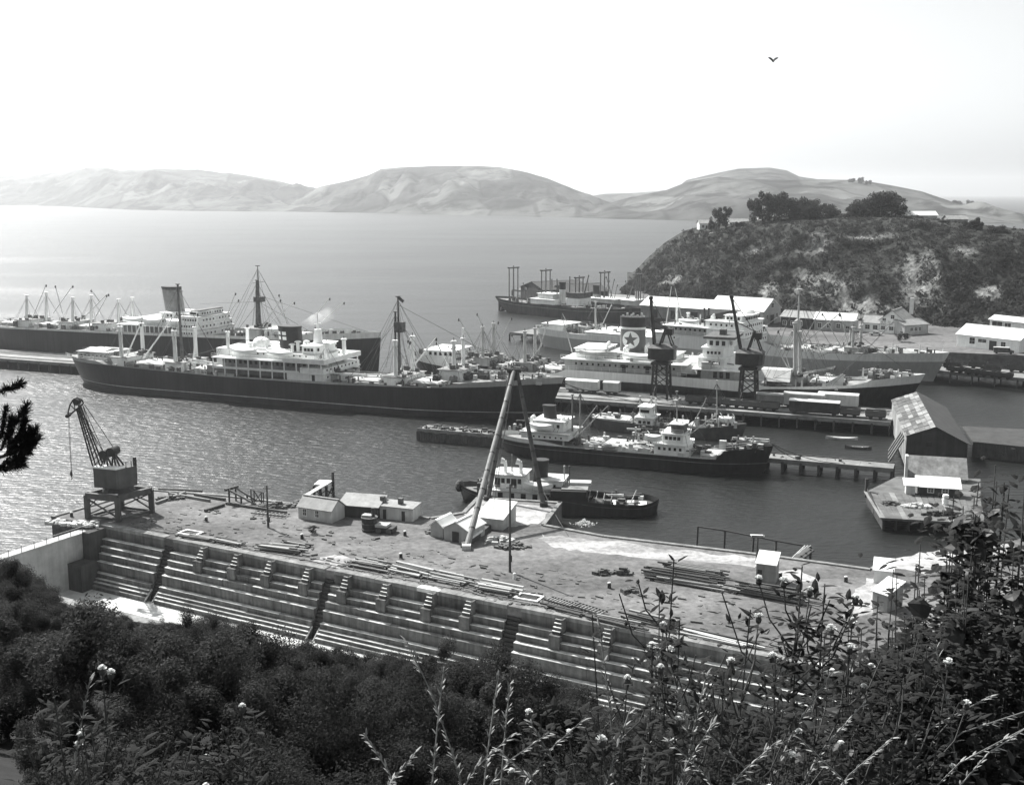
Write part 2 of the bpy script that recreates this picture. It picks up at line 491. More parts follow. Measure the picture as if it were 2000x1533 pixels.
def head_point(px, t):
    pb = G(px, float(interp(HB, px)), 3.0)
    Yt = float(np.interp(px, [a[0] for a in HT], [a[2] for a in HT]))
    pt = P(px, float(np.interp(px, [a[0] for a in HT], [a[1] for a in HT])), Yt)
    if t <= 1:
        prof = 0.18 * t + 0.82 * (math.sin(t * math.pi / 2) ** 1.15)
        v = pb.lerp(pt, t); v.z = pb.z + (pt.z - pb.z) * prof
        return v
    u = t - 1
    d = Vector((pt.x - pb.x, pt.y - pb.y, 0)); d.normalize()
    v = pt + d * (u * 160.0)
    v.z = pt.z + 2.0 * math.sin(min(1, u * 2.2) * math.pi) - max(0.0, u - 0.45) ** 1.5 * pt.z * 3.2
    return v
hp = np.arange(1225, 2400, 5.0)
ts = np.concatenate([np.linspace(0, 1, 34), np.linspace(1.06, 2.0, 12)])
V = np.zeros((len(hp), len(ts), 3))
for i, px in enumerate(hp):
    for j, t in enumerate(ts):
        V[i, j] = head_point(px, t)
X, Y, Z = V[..., 0].copy(), V[..., 1].copy(), V[..., 2].copy()
envl = np.clip(np.minimum(ts / 0.12, 1) * np.clip((1.12 - ts) / 0.2, 0.15, 1), 0, 1)[None, :]
nz = fbm(X / 22.0, (Y + Z * 1.5) / 22.0, 5, 41) - 0.5
V[..., 1] += (nz * 15.0 + (np.abs(fbm(X / 38.0, Z / 60.0 + Y / 200.0, 3, 19) - .45) - .1) * 46.0) * envl
V[..., 2] += (fbm(X / 9.0, (Y + Z) / 9.0, 4, 77) - 0.5) * 4.5 * envl
HV = V
idx = np.arange(V.shape[0] * V.shape[1]).reshape(V.shape[:2])
F = np.stack([idx[:-1, :-1], idx[1:, :-1], idx[1:, 1:], idx[:-1, 1:]], -1).reshape(-1, 4)
head = np_mesh('headland_hill', V.reshape(-1, 3), F, 'bush_and_rock', None, True, kind='structure')
SCAR = [(1590, .62, 34, .17), (1605, .27, 55, .14), (1510, .2, 20, .11), (1795, .36, 48, .30), (1690, .13, 60, .13), (1830, .10, 14, .14), (1925, .30, 55, .09), (1480, .55, 26, .07), (1690, .70, 50, .06), (1310, .3, 22, .12), (1400, .9, 40, .06), (1880, .62, 30, .07)]
rock = np.zeros((len(hp), len(ts)))
for i, px in enumerate(hp):
    for j, t in enumerate(ts):
        rock[i, j] = max(0.0, max(1.25 - math.hypot((px - a - (t - b) * 90) / (c * 1.35), (t - b) / d) for a, b, c, d in SCAR))
rock = np.clip(rock * (0.35 + 1.5 * fbm(hp[:, None] / 12.0 - ts[None, :] * 9, ts[None, :] * 10.0 + hp[:, None] / 26.0, 5, 9)) - .22 + .25 * (fbm(hp[:, None] / 30.0 - ts[None, :] * 4, ts[None, :] * 5.0 + hp[:, None] / 60.0, 4, 33) - .42), 0, 1)
at_ = head.data.attributes.new('rock', 'FLOAT', 'POINT'); at_.data.foreach_set('value', rock.astype(np.float32).ravel())

# small clumps of scrub over the slope, thinner where the rock shows
cs = []; rs = []
for k in range(13000):
    i = int(HV.shape[0] * nprng.random() ** 1.25); j = nprng.integers(0, 36)
    p = HV[i, j]
    if rock[i, j] > .42 and nprng.random() < .72: continue
    cs.append(p + nprng.normal(0, 0.9, 3) * (1, 1, .4)); rs.append(nprng.uniform(0.5, 1.2) if nprng.random() < .7 else nprng.uniform(1.2, 3.0) * (1.25 - j / 40))
cs = np.array(cs); rs = np.array(rs); NQ = 30
nq = len(cs) * NQ
dv = nprng.normal(0, 1, (nq, 3)); dv /= np.linalg.norm(dv, axis=1)[:, None]
cc = np.repeat(cs, NQ, 0) + dv * np.repeat(rs, NQ)[:, None] * nprng.uniform(.5, 1.0, (nq, 1)) * np.array([1, 1, .8])
nn_ = dv + nprng.normal(0, .5, (nq, 3)); nn_ /= np.linalg.norm(nn_, axis=1)[:, None]
aa = np.cross(nn_, nprng.normal(0, 1, (nq, 3))); aa /= np.linalg.norm(aa, axis=1)[:, None]; bb = np.cross(nn_, aa)
ss = (np.repeat(rs, NQ) * nprng.uniform(.14, .34, nq))[:, None]
vv = np.stack([cc - aa * ss, cc + bb * ss * .7, cc + aa * ss, cc - bb * ss * .7], 1).reshape(-1, 3); ff = np.arange(nq * 4).reshape(nq, 4)
scrub = np_mesh('scrub', vv, ff, 'leaf_dark', None, False, kind='stuff')
scrub['label'] = 'dark low scrub covering the steep headland slope'; scrub['category'] = 'scrub'

# ------------------------------------------------------------------ land: harbour road, quay apron, near hillside
def ground_material(name, v, lo, hi, sc1=0.06, sc2=0.5):
    m = bpy.data.materials.new(name); m.use_nodes = True
    nt = m.node_tree; b = nt.nodes['Principled BSDF']
    b.inputs['Roughness'].default_value = 0.95; b.inputs['Specular IOR Level'].default_value = 0.1
    tc = nt.nodes.new('ShaderNodeTexCoord')
    mp = nt.nodes.new('ShaderNodeMapping'); mp.inputs['Rotation'].default_value = (0, 0, -DA); mp.inputs['Scale'].default_value = (0.35, 1, 1)
    nt.links.new(tc.outputs['Object'], mp.inputs[0])
    n1 = nt.nodes.new('ShaderNodeTexNoise'); n1.inputs['Scale'].default_value = sc1; n1.inputs['Detail'].default_value = 7; n1.inputs['Roughness'].default_value = 0.62
    n2 = nt.nodes.new('ShaderNodeTexNoise'); n2.inputs['Scale'].default_value = sc2; n2.inputs['Detail'].default_value = 8; n2.inputs['Roughness'].default_value = 0.7
    nt.links.new(mp.outputs[0], n1.inputs[0]); nt.links.new(tc.outputs['Object'], n2.inputs[0])
    cr = nt.nodes.new('ShaderNodeValToRGB')
    cr.color_ramp.elements[0].position = 0.38; cr.color_ramp.elements[0].color = (lo, lo, lo, 1)
    cr.color_ramp.elements[1].position = 0.62; cr.color_ramp.elements[1].color = (hi, hi, hi, 1)
    nt.links.new(n1.outputs[0], cr.inputs[0])
    r = nt.nodes.new('ShaderNodeMapRange'); r.inputs[1].default_value = 0.3; r.inputs[2].default_value = 0.7; r.inputs[3].default_value = 0.55; r.inputs[4].default_value = 1.35
    nt.links.new(n2.outputs[0], r.inputs[0])
    vm = nt.nodes.new('ShaderNodeVectorMath'); vm.operation = 'SCALE'
    nt.links.new(cr.outputs[0], vm.inputs[0]); nt.links.new(r.outputs[0], vm.inputs['Scale'])
    nt.links.new(vm.outputs[0], b.inputs['Base Color'])
    bp = nt.nodes.new('ShaderNodeBump'); bp.inputs['Strength'].default_value = 0.4; bp.inputs['Distance'].default_value = 0.15
    nt.links.new(n2.outputs[0], bp.inputs['Height']); nt.links.new(bp.outputs[0], b.inputs['Normal'])
    MATS[name] = m
ground_material('apron_dirt', 0.3, 0.11, 0.20, 0.09, 0.9)
ground_material('road_dirt', 0.25, 0.10, 0.17)
ground_material('shingle_pale', 0.5, 0.26, 0.46, 0.2, 1.2)
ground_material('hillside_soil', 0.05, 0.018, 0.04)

ZQ = 3.5
edge = [(100, 1010), (285, 956), (440, 968), (580, 985), (840, 1012), (903, 1002), (932, 972), (1097, 982), (1064, 1026), (1180, 1047), (1510, 1086), (1700, 1112), (1722, 1094), (1990, 1052), (2500, 1040)]
epts = [G(a, b, ZQ) for a, b in edge]
cop0 = DK(S_GATE, 0, ZQ); cop1 = DK(S_END, 0, ZQ)
far_r = DK(S_END + 160, -10, ZQ); near_r = DK(S_END + 160, 60, ZQ)
poly = [pt2(p) for p in epts] + [pt2(far_r), pt2(near_r), pt2(DK(S_END, 60, 0)), pt2(cop1), pt2(cop0)]
mb = MB(); mb.prism(poly[::-1], -8, ZQ)
qa = mb.build('quay_ground', 'apron_dirt', None, kind='structure')
# stone kerb along the water
kb = MB()
for i in range(len(epts) - 1):
    if i in (12, 13): continue
    a, b = epts[i], epts[i + 1]
    d = (b - a).normalized(); nrm = Vector((d.y, -d.x, 0))
    kb.beam(a + nrm * 0.25 + Vector((0, 0, 0.06)), b + nrm * 0.25 + Vector((0, 0, 0.06)), 0.7, 0.3)
kb.build('quay_kerb', 'concrete', None, kind='structure')
def patch(name, pts, z, m, jag=0.8, seed=1):
    """an uneven sheet of loose pale stone lying on the apron"""
    r = random.Random(seed)
    P3 = [G(a, b, ZQ) for a, b in pts]
    out = []
    for i in range(len(P3)):
        a = P3[i]; b = P3[(i + 1) % len(P3)]
        for k in range(6):
            p = a.lerp(b, k / 6.0)
            out.append((p.x + r.uniform(-jag, jag), p.y + r.uniform(-jag, jag), z))
    mb = MB(); mb.add(out, [tuple(range(len(out)))])
    o = mb.build(name, m, None, kind='structure')
    if sum((out[i][0] * out[(i + 1) % len(out)][1] - out[(i + 1) % len(out)][0] * out[i][1]) for i in range(len(out))) < 0: o.data.flip_normals()
    return o
patch('shingle_ground', [(1050, 1043), (1180, 1056), (1350, 1076), (1480, 1090), (1475, 1108), (1300, 1092), (1180, 1082), (1075, 1068)], ZQ + 0.004, 'shingle_pale', 0.7, 2)
patch('shingle_ground', [(610, 1096), (650, 1082), (700, 1092), (660, 1108)], ZQ + 0.004, 'shingle_pale', 0.4, 3)
patch('shingle_ground', [(1665, 1160), (1695, 1130), (1715, 1135), (1700, 1200), (1650, 1205)], ZQ + 0.004, 'shingle_pale', 0.5, 4)
patch('shingle_ground', [(935, 978), (1085, 990), (1050, 1022), (1000, 1030), (905, 1004)], ZQ + 0.004, 'shingle_pale', 0.4, 5)
patch('shingle_ground', [(1515, 1118), (1560, 1112), (1600, 1135), (1520, 1132)], ZQ + 0.004, 'shingle_pale', 0.4, 6)
patch('shingle_ground', [(1720, 1100), (1800, 1080), (1960, 1055), (1990, 1075), (1800, 1120)], ZQ + 0.004, 'shingle_pale', 0.8, 7)

# near hillside that carries the viewer
def hill_z(x, y):
    q = (Vector((x, y, 0)) - Vector((D0.x, D0.y, 0))).dot(dn) - Q_NEAR - 1.5
    r = math.hypot(x, y)
    z = ZQ + 49.0 * min(max(q, 0) / 93.0, 1.6)
    if q < 0: z = ZQ - 0.05
    bank = 52.9 - max(0.0, r - 2.6) * 1.15
    if y < 2: bank = max(bank, 53.0 + min(2.0, -y * 0.1))
    return max(z, bank) if r < 30 else z
xs = np.concatenate([np.arange(-190, -30, 4.0), np.arange(-30, 30, 0.8), np.arange(30, 150, 4.0)])
ys = np.concatenate([np.arange(-30, 30, 0.8), np.arange(30, 200, 3.0)])
V = []; ok = []
for x in xs:
    for y in ys:
        z = hill_z(x, y)
        q = (Vector((x, y, 0)) - Vector((D0.x, D0.y, 0))).dot(dn) - Q_NEAR
        n = 0.0 if q < 3 else (fbm(np.array([x / 5.0]), np.array([y / 5.0]), 3, 8)[0] - 0.5) * min(1.6, 0.25 + 0.02 * math.hypot(x, y))
        V.append((x, y, z + n)); ok.append(q > 0.2)
V = np.array(V); ok = np.array(ok).reshape(len(xs), len(ys))
idx = np.arange(len(V)).reshape(len(xs), len(ys))
F = np.stack([idx[:-1, :-1], idx[1:, :-1], idx[1:, 1:], idx[:-1, 1:]], -1).reshape(-1, 4)
keep = (ok[:-1, :-1] & ok[1:, :-1] & ok[1:, 1:] & ok[:-1, 1:]).reshape(-1)
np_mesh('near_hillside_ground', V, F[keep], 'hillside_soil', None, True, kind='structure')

# shore road under the headland
zl = 4.2
sh = [(1240, 612), (1400, 640), (1480, 664), (1600, 672), (1760, 682), (1850, 688), (1990, 694), (2500, 715)]
poly = [pt2(G(a, b, zl)) for a, b in sh] + [pt2(G(2400, 690, zl) + Vector((0, 40, 0)))] + [pt2(head_point(px, 0.08)) for px in (2150, 1965, 1830, 1700, 1530, 1400, 1330, 1240)]
mb = MB(); mb.prism(poly, -3, zl); mb.build('shore_road', 'road_dirt', None, kind='structure')
# ------------------------------------------------------------------ dry dock
dock = thing('dry_dock', 'stone dry dock with stepped altars along its far wall', 'dry dock'); dock['kind'] = 'structure'
LEDGE = [(1.9, .85), (1.0, 0.62), (0.9, 0.62), (1.05, 0.62), (1.6, 0.66), (0.75, 0.42), (0.45, 0.4), (0.45, 0.4)]
CHUTE = [dock_s(327, 1053), dock_s(643, 1114), dock_s(1004, 1186)]
CW = [1.7, 1.5, 2.0]
def dbox(mb, s0, s1, q0, q1, z0, z1):
    ps = [DK(s0, q0, 0), DK(s1, q0, 0), DK(s1, q1, 0), DK(s0, q1, 0)]
    return mb.prism([pt2(p) for p in ps][::-1], z0, z1)
cuts = [S_GATE + 1.2]
for c, w in zip(CHUTE, CW): cuts += [c - w / 2, c + w / 2]
cuts.append(S_END - 0.3)
q = 0.0; z = ZQ
mbs = []
seg_r = random.Random(4)
for li, (dr, wd) in enumerate(LEDGE):
    z -= dr
    for k in range(0, len(cuts), 2):
        a, b = cuts[k], cuts[k + 1]
        n = max(1, int((b - a) / 5.0))
        for i in range(n):
            mb = MB()
            a_ = a + (0.36 * q if k == 0 else 0); sa = a_ + (b - a_) * i / n; sb = a_ + (b - a_) * (i + 1) / n - 0.03
            jz = seg_r.uniform(-0.02, 0.02); jq = seg_r.uniform(-0.03, 0.03)
            dbox(mb, sa, sb, q - 0.1 if li else 0.02, q + wd + jq, Z_FLOOR - 0.5, z + jz)
            o = mb.build('altar_step', 'altar_stone_shaded', dock)
            tb_ = MB(); dbox(tb_, sa, sb, q + (.06 if li == 0 else -.02), q + wd + jq + .04, z + jz + .004, z + jz + .07); tb_.build('tread', 'tread_stone_sunlit' if seg_r.random() < .85 else 'concrete', o)  # step tops take the painted sunlit tone, bodies the shaded one
    q += wd
Q_FOOT = q
stairs_px = [(395, 1067), (462, 1080), (532, 1091), (605, 1106), (680, 1121), (757, 1136), (845, 1153), (920, 1168), (1095, 1203), (1190, 1222), (1285, 1243)]
# upper wall with coping stones
a = S_GATE; k = 0
for k in range(0, len(cuts), 2):
    a, b = (S_GATE if k == 0 else cuts[k]), cuts[k + 1]
    n = max(1, int((b - a) / 3.2))
    for i in range(n):
        mb = MB(); sa = a + (b - a) * i / n; sb = a + (b - a) * (i + 1) / n - 0.05
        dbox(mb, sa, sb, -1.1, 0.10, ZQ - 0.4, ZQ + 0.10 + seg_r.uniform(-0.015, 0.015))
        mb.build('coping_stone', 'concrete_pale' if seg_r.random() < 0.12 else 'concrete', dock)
    mb = MB(); dbox(mb, a, b, -0.2, 0.035, Z_FLOOR, ZQ - 0.41); mb.build('upper_wall', 'altar_stone_shaded', dock)
for px, py in stairs_px:
    s0 = dock_s(px, py)
    mb = MB()
    for k in range(4):
        dbox(mb, s0 - 0.55, s0 + 0.55, 0.11, 0.32 * (k + 1), ZQ - 1.9, ZQ - 0.40 * (k + 1) + 0.02)
    mb.build('stair_flight', 'altar_stone_shaded', dock)
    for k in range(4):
        mb = MB(); dbox(mb, s0 - 0.56, s0 + 0.56, 0.32 * k + .1, 0.32 * (k + 1) + .02, ZQ - 0.40 * (k + 1) + 0.024, ZQ - 0.40 * (k + 1) + 0.09); mb.build('stair_tread', 'tread_stone_sunlit', dock)
    mb = MB(); dbox(mb, s0 - 0.75, s0 + 0.75, 0.9, 1.83, ZQ - 3.9, ZQ - 1.93); mb.build('buttress', 'altar_stone_shaded', dock)
    mb = MB(); dbox(mb, s0 + 0.62, s0 + 0.86, 0.11, 1.05, ZQ - 1.9, ZQ - 0.02); mb.build('stair_cheek', 'altar_stone_shaded', dock)
for c, w in zip(CHUTE, CW):
    mb = MB()
    # stepped timber slide sunk between the altars
    n = 16
    for i in range(n):
        t0 = i / n
        dbox(mb, c - w / 2 + 0.02, c + w / 2 - 0.02, Q_FOOT * t0 * 0.8 - 0.1, Q_FOOT * (t0 + 1.0 / n) * 0.8, Z_FLOOR - 0.4, (ZQ - 1.0) + (Z_FLOOR - ZQ + 1.0) * (t0 + 0.6 / n))
    mb.build('timber_slide', 'iron_black', dock)
    for sgn in (-1, 1):
        mb = MB(); mb.beam(DK(c + sgn * w * 0.42, Q_FOOT * 0.72, Z_FLOOR + 1.6), DK(c + sgn * w * 0.42, Q_FOOT + 0.3, Z_FLOOR + 0.2), 0.14, 0.2)
        mb.build('slide_rail', 'wood_pale', dock)
mb = MB(); dbox(mb, S_GATE - 1.0, S_END + 1, Q_FOOT - 0.6, Q_NEAR, Z_FLOOR - 0.6, Z_FLOOR); mb.build('dock_floor', 'concrete_pale', dock)
mb = MB()
for i, (qq, zz) in enumerate(((Q_NEAR - 4.5, -3.6), (Q_NEAR - 3.2, -1.6), (Q_NEAR - 2.0, 0.4), (Q_NEAR - 0.9, 2.2), (Q_NEAR - 0.2, 3.5))):
    dbox(mb, S_GATE - 1.0, S_END + 1, qq, Q_NEAR + 4, Z_FLOOR - 0.6, zz)
mb.build('near_wall', 'concrete', dock)
mb = MB()
for i in range(5):
    dbox(mb, S_END - 0.9 * i, S_END + 3, -0.5, Q_NEAR, Z_FLOOR, ZQ - 1.9 * i)
mb.build('head_wall', 'concrete', dock)
# entrance pier; its dark colour stands in for shade on the faces
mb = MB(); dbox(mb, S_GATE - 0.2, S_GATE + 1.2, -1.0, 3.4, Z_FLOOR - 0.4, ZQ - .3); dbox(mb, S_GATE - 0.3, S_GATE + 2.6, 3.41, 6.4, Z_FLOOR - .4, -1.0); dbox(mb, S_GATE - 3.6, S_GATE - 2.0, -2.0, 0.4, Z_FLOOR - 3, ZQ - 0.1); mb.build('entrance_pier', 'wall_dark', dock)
# caisson that closes the entrance
cais = thing('dock_caisson', 'pale steel caisson gate closing the dry dock entrance', 'dock gate')
mb = MB(); dbox(mb, S_GATE - 1.9, S_GATE - 0.35, 0.45, Q_NEAR + 1, Z_FLOOR - 2, 2.9); mb.build('gate_body', 'light_grey', cais)
mb = MB(); dbox(mb, S_GATE - 2.1, S_GATE - 0.25, 0.45, Q_NEAR + 1, 2.904, 3.05); mb.build('walkway', 'wood_pale', cais)
for i in range(11):
    mb = MB(); p = DK(S_GATE - 0.35, 1.0 + i * 2.2, 3.05); mb.tube(p, p + Vector((0, 0, 1.0)), 0.05, 0.05, 5); mb.build('rail_post', 'dark_grey', cais)
mb = MB(); mb.beam(DK(S_GATE - 0.35, 1.0, 4.02), DK(S_GATE - 0.35, 23.0, 4.02), 0.05, 0.05); mb.build('hand_rail', 'off_white', cais)

# ------------------------------------------------------------------ ships
class Frame:
    """a vessel's own axes: x to the bow, z up from the water; near = side of y that faces the viewer"""
    def __init__(s, bow, ang, L, near=-1):
        s.a = math.radians(ang)
        s.u = Vector((math.cos(s.a), math.sin(s.a), 0)); s.n = Vector((-math.sin(s.a), math.cos(s.a), 0))
        s.L = L; s.near = near
        s.o = Vector((bow.x, bow.y, 0)) - s.u * L
    def pix(s, px, py, off=0.0):
        """where the sight line meets the lengthwise plane OFF metres towards the viewer: (x, z)"""
        d = Vector(ray(px, py)); c = Vector((0, 0, EYE))
        t = ((s.o + s.n * (s.near * off)) - c).dot(s.n) / d.dot(s.n)
        p = c + d * t
        return (p - s.o).dot(s.u), p.z
    def root(s, name, label, cat, group=None):
        return thing(name, label, cat, (s.o.x, s.o.y, 0), s.a, group)
def smooth(t): 
    t = max(0.0, min(1.0, t)); return t * t * (3 - 2 * t)
class Hull:
    def __init__(s, L, B, top, rake=5.0, over=4.0, ts=0.2, tb=0.26, zd=8.0, flare=1.4, bluff=1.5):
        s.L, s.B, s.top, s.rake, s.over, s.ts, s.tb, s.zd, s.flare, s.bluff = L, B, top, rake, over, ts, tb, zd, flare, bluff
    def point(s, t, z, side):
        k = max(0.0, z) / s.zd
        xb = s.L + s.rake * k; x0 = -s.over * min(1.3, k) ** 0.8
        x = x0 + t * (xb - x0)
        f = 1.0
        if t > 1 - s.tb:
            w = (t - 1 + s.tb) / s.tb; f = 1 - w ** (s.bluff + s.flare * min(1.2, k))
        elif t < s.ts:
            w = (s.ts - t) / s.ts; p = 1.7 + 1.2 * min(1.2, k); f = max(0.0, 1 - w ** p) ** 0.75
        return (x, side * s.B / 2 * f, z)
    def half(s, x, z):
        k = max(0.0, z) / s.zd
        xb = s.L + s.rake * k; x0 = -s.over * min(1.3, k) ** 0.8
        return abs(s.point((x - x0) / (xb - x0), z, 1)[1])
    def stations(s, n=56):
        return [0.5 - 0.5 * math.cos(math.pi * i / n) for i in range(n + 1)]
    def strip(s, lo, hi, rows, name, m, parent, proud=0.0, t0=0.0, t1=1.0, closed=True):
        ts = [t for t in s.stations() if t0 <= t <= t1]
        mb = MB()
        for side in (-1, 1):
            vs_ = []; fs = []
            for i, t in enumerate(ts):
                x = t * s.L
                a, b = lo(x), hi(x)
                for j in range(rows + 1):
                    p = s.point(t, a + (b - a) * j / rows, side)
                    vs_.append((p[0] + (proud if t > 0.97 else 0), p[1] + side * proud, p[2]))
            w = rows + 1
            for i in range(len(ts) - 1):
                for j in range(rows):
                    q_ = (i * w + j, (i + 1) * w + j, (i + 1) * w + j + 1, i * w + j + 1)
                    fs.append(q_ if side < 0 else q_[::-1])
            mb.add(vs_, fs)
        return mb.build(name, m, parent, smooth=True)
    def deck(s, zf, name, m, parent, inset=0.25):
        ts = s.stations()
        vs_ = []; fs = []
        for t in ts:
            z = zf(t * s.L)
            p = s.point(t, z, 1)
            h = max(0.0, p[1] - inset)
            vs_ += [(p[0], -h, z), (p[0], h, z)]
        for i in range(len(ts) - 1):
            fs.append((2 * i, 2 * i + 2, 2 * i + 3, 2 * i + 1))
        mb = MB(); mb.add(vs_, fs)
        return mb.build(name, m, parent)
def tabf(tab):
    tab = sorted(tab); xs = [a for a, _ in tab]; ys = [b for _, b in tab]
    return lambda x: float(np.interp(x, xs, ys))
def house(S, T, px0, px1, pyb, pyt, hw, m, name='deckhouse', hwf=None, roof=None, rnd_front=0.0):
    """a deckhouse: its near side runs from column px0 to px1, foot row pyb and top row pyt at px1"""
    x0, _ = S.pix(px0, pyb, hw); x1, zb = S.pix(px1, pyb, hw); _, zt = S.pix(px1, pyt, hw)
    return block(T, x0, x1, hw, zb, zt, m, name, roof, rnd_front)
def block(T, x0, x1, hw, zb, zt, m, name='deckhouse', roof=None, rf=0.0):
    mb = MB()
    if rf > 0:
        mb.prism([(x0, -hw), (x1, -hw), (x1 + rf * .75, -hw * .55), (x1 + rf, 0), (x1 + rf * .75, hw * .55), (x1, hw), (x0, hw)], zb, zt)
    else:
        mb.box(x0, x1, -hw, hw, zb, zt)
    o = mb.build(name, m, T)
    if roof:
        r = MB(); r.prism([(x0 - .4, -hw - .4), (x1 + .4, -hw - .4), (x1 + rf + .4, 0), (x1 + .4, hw + .4), (x0 - .4, hw + .4)] if rf > 0 else [(x0 - .4, -hw - .4), (x1 + .4, -hw - .4), (x1 + .4, hw + .4), (x0 - .4, hw + .4)], zt + .003, zt + .2)
        r.build('house_roof', roof, o)
    return o, x0, x1, zb, zt
def ports(T, x0, x1, y, z, n, w=0.4, h=0.4, m='glass_dark', both=True, front=None):
    """small glazed openings along a side (or across a front at x=front), too small to pick apart singly"""
    mb = MB()
    for i in range(n):
        t = (i + 0.5) / n
        if front is None:
            x = x0 + (x1 - x0) * t
            for yy in ((-y, y) if both else (-y,)):
                mb.box(x - w / 2, x + w / 2, yy - 0.03, yy + 0.03, z - h / 2, z + h / 2)
        else:
            yy = -y + 2 * y * t
            mb.box(front - 0.03, front + 0.04, yy - w / 2, yy + w / 2, z - h / 2, z + h / 2)
    return mb.build('porthole_row', m, T, kind='stuff')
def railing(T, pts, h=1.0, m='white_paint', step=2.2):
    mb = MB()
    for i in range(len(pts) - 1):
        a = Vector(pts[i]); b = Vector(pts[i + 1])
        for k in (0.5, 1.0):
            mb.tube(a + Vector((0, 0, h * k)), b + Vector((0, 0, h * k)), 0.035, 0.035, 4)
        n = max(1, int((b - a).length / step))
        for j in range(n + 1):
            p = a.lerp(b, j / n); mb.tube(p, p + Vector((0, 0, h)), 0.035, 0.035, 4)
    return mb.build('railing', m, T, kind='stuff')
def pole(S, T, px, pyt, pyb, off, r, name, m, rt=None, topx=None, cap=True):
    x, zb = S.pix(px, pyb, off); xt, zt = S.pix(px if topx is None else topx, pyt, off)
    mb = MB(); mb.tube((x, S.near * off, zb), (xt, S.near * off, zt), r, rt or r * .85, 10)
    if cap: mb.tube((xt, S.near * off, zt), (xt, S.near * off, zt + .25), r * 1.35, r * 1.35, 10)
    o = mb.build(name, m, T, smooth=False)
    if zt - zb > 7: stays(T, xt, S.near * off, zb, zt)
    return o, x, zb, xt, zt
def stays(T, x, y, zb, zt):
    h = zt - zb; w = MB()
    for dx, dy in ((-.42, -.3), (-.3, -.32), (.3, -.32), (.42, -.3), (-.35, .3), (.35, .3), (.6, 0)): w.tube((x, y, zt - .04 * h), (x + dx * h, y + dy * h, zb + .6), .028 + .0008 * h, .028 + .0008 * h, 4)
    w.build('rigging', 'gear_dark', T, kind='stuff')
def kingposts(S, T, px, pyt, pyb, off=4.5, r=0.55, m='white_paint', tie=False):
    x, zb = S.pix(px, pyb, off); _, zt = S.pix(px, pyt, off)
    for sg in (-1, 1):
        mb = MB(); mb.tube((x, sg * off, zb), (x, sg * off, zt), r, r * .85, 10); mb.tube((x, sg * off, zt), (x, sg * off, zt + .35), r * 1.4, r * 1.3, 10)
        o = mb.build('kingpost', m, T)
        g = MB(); g.tube((x, sg * off, zt + .35), (x, sg * off, zt + 1.1), .12, .1, 5); g.build('post_head', 'gear_dark', o)
    stays(T, x, S.near * off, zb, zt)
    if tie:
        mb = MB(); mb.beam((x, -off, zt - 1), (x, off, zt - 1), .5, .7); mb.build('cross_beam', m, T)
    return x, zb, zt
def boom(S, T, p0, p1, off0=0.0, off1=None, r=0.2, m='white_paint'):
    x0, z0 = S.pix(p0[0], p0[1], off0); o1 = off0 if off1 is None else off1
    x1, z1 = S.pix(p1[0], p1[1], o1)
    mb = MB(); mb.tube((x0, S.near * off0, z0), (x1, S.near * o1, z1), r, r * .75, 6)
    o = mb.build('derrick_boom', m, T)
    g = MB(); g.ell((x1, S.near * o1, z1 - .4), .28, .28, .5, 6, 4); g.build('cargo_block', 'gear_dark', o)
    return o
def wire(S, T, segs, r=0.045, m='gear_dark'):
    mb = MB()
    for a, b in segs: mb.tube(a, b, r, r, 4)
    return mb.build('rigging', m, T, kind='stuff')
def hatch(T, x0, x1, hw, z, h=1.1, m='hatch_canvas'):
    mb = MB(); mb.prism([(x0, -hw), (x1, -hw), (x1, hw), (x0, hw)], z, z + h)
    o = mb.build('hatch_coaming', 'light_grey', T)
    c = MB(); c.loft([[(x0 - .1, -hw - .1, z + h + .003), (x1 + .1, -hw - .1, z + h + .003), (x1 + .1, hw + .1, z + h + .003), (x0 - .1, hw + .1, z + h + .003)], [(x0 + .4, -hw + .5, z + h + .35), (x1 - .4, -hw + .5, z + h + .35), (x1 - .4, hw - .5, z + h + .35), (x0 + .4, hw - .5, z + h + .35)]])
    c.build('hatch_cover', m, o)
def masthouse(T, x, z, lx=5.5, hw=4.0, h=2.4, m='white_paint'):
    mb = MB(); mb.box(x - lx / 2, x + lx / 2, -hw, hw, z, z + h); o = mb.build('mast_house', m, T)
    mb = MB(); mb.box(x - lx / 2 - .5, x + lx / 2 + .5, -hw - .5, hw + .5, z + h + .002, z + h + .16); mb.build('winch_platform', 'mid_grey', o)
    rr_ = random.Random(int(x * 31)); mb = MB()
    for k in range(9): xx, yy = x + rr_.uniform(-lx / 2, lx / 2), rr_.uniform(-hw, hw); mb.cbox((xx, yy, z + h + .16), rr_.uniform(.5, 1.3), rr_.uniform(.4, 1), rr_.uniform(.4, 1.2))
    mb.build('winch_gear', 'gear_dark', o, kind='stuff')
def winches(T, x, z, seed=1, n=4, hw=5.0, spread=3.0):
    r = random.Random(seed)
    for i in range(n):
        wx = x + r.uniform(-spread, spread); wy = r.uniform(-hw, hw)
        mb = MB(); mb.box(wx - .8, wx + .8, wy - .7, wy + .7, z, z + .7)
        mb.tube((wx, wy - 1.1, z + 1.0), (wx, wy + 1.1, z + 1.0), .55, .55, 8)
        mb.tube((wx + .7, wy - .8, z + .9), (wx + .7, wy + .8, z + .9), .4, .4, 8)
        mb.build('winch', 'gear_dark' if r.random() < .7 else 'mid_grey', T)
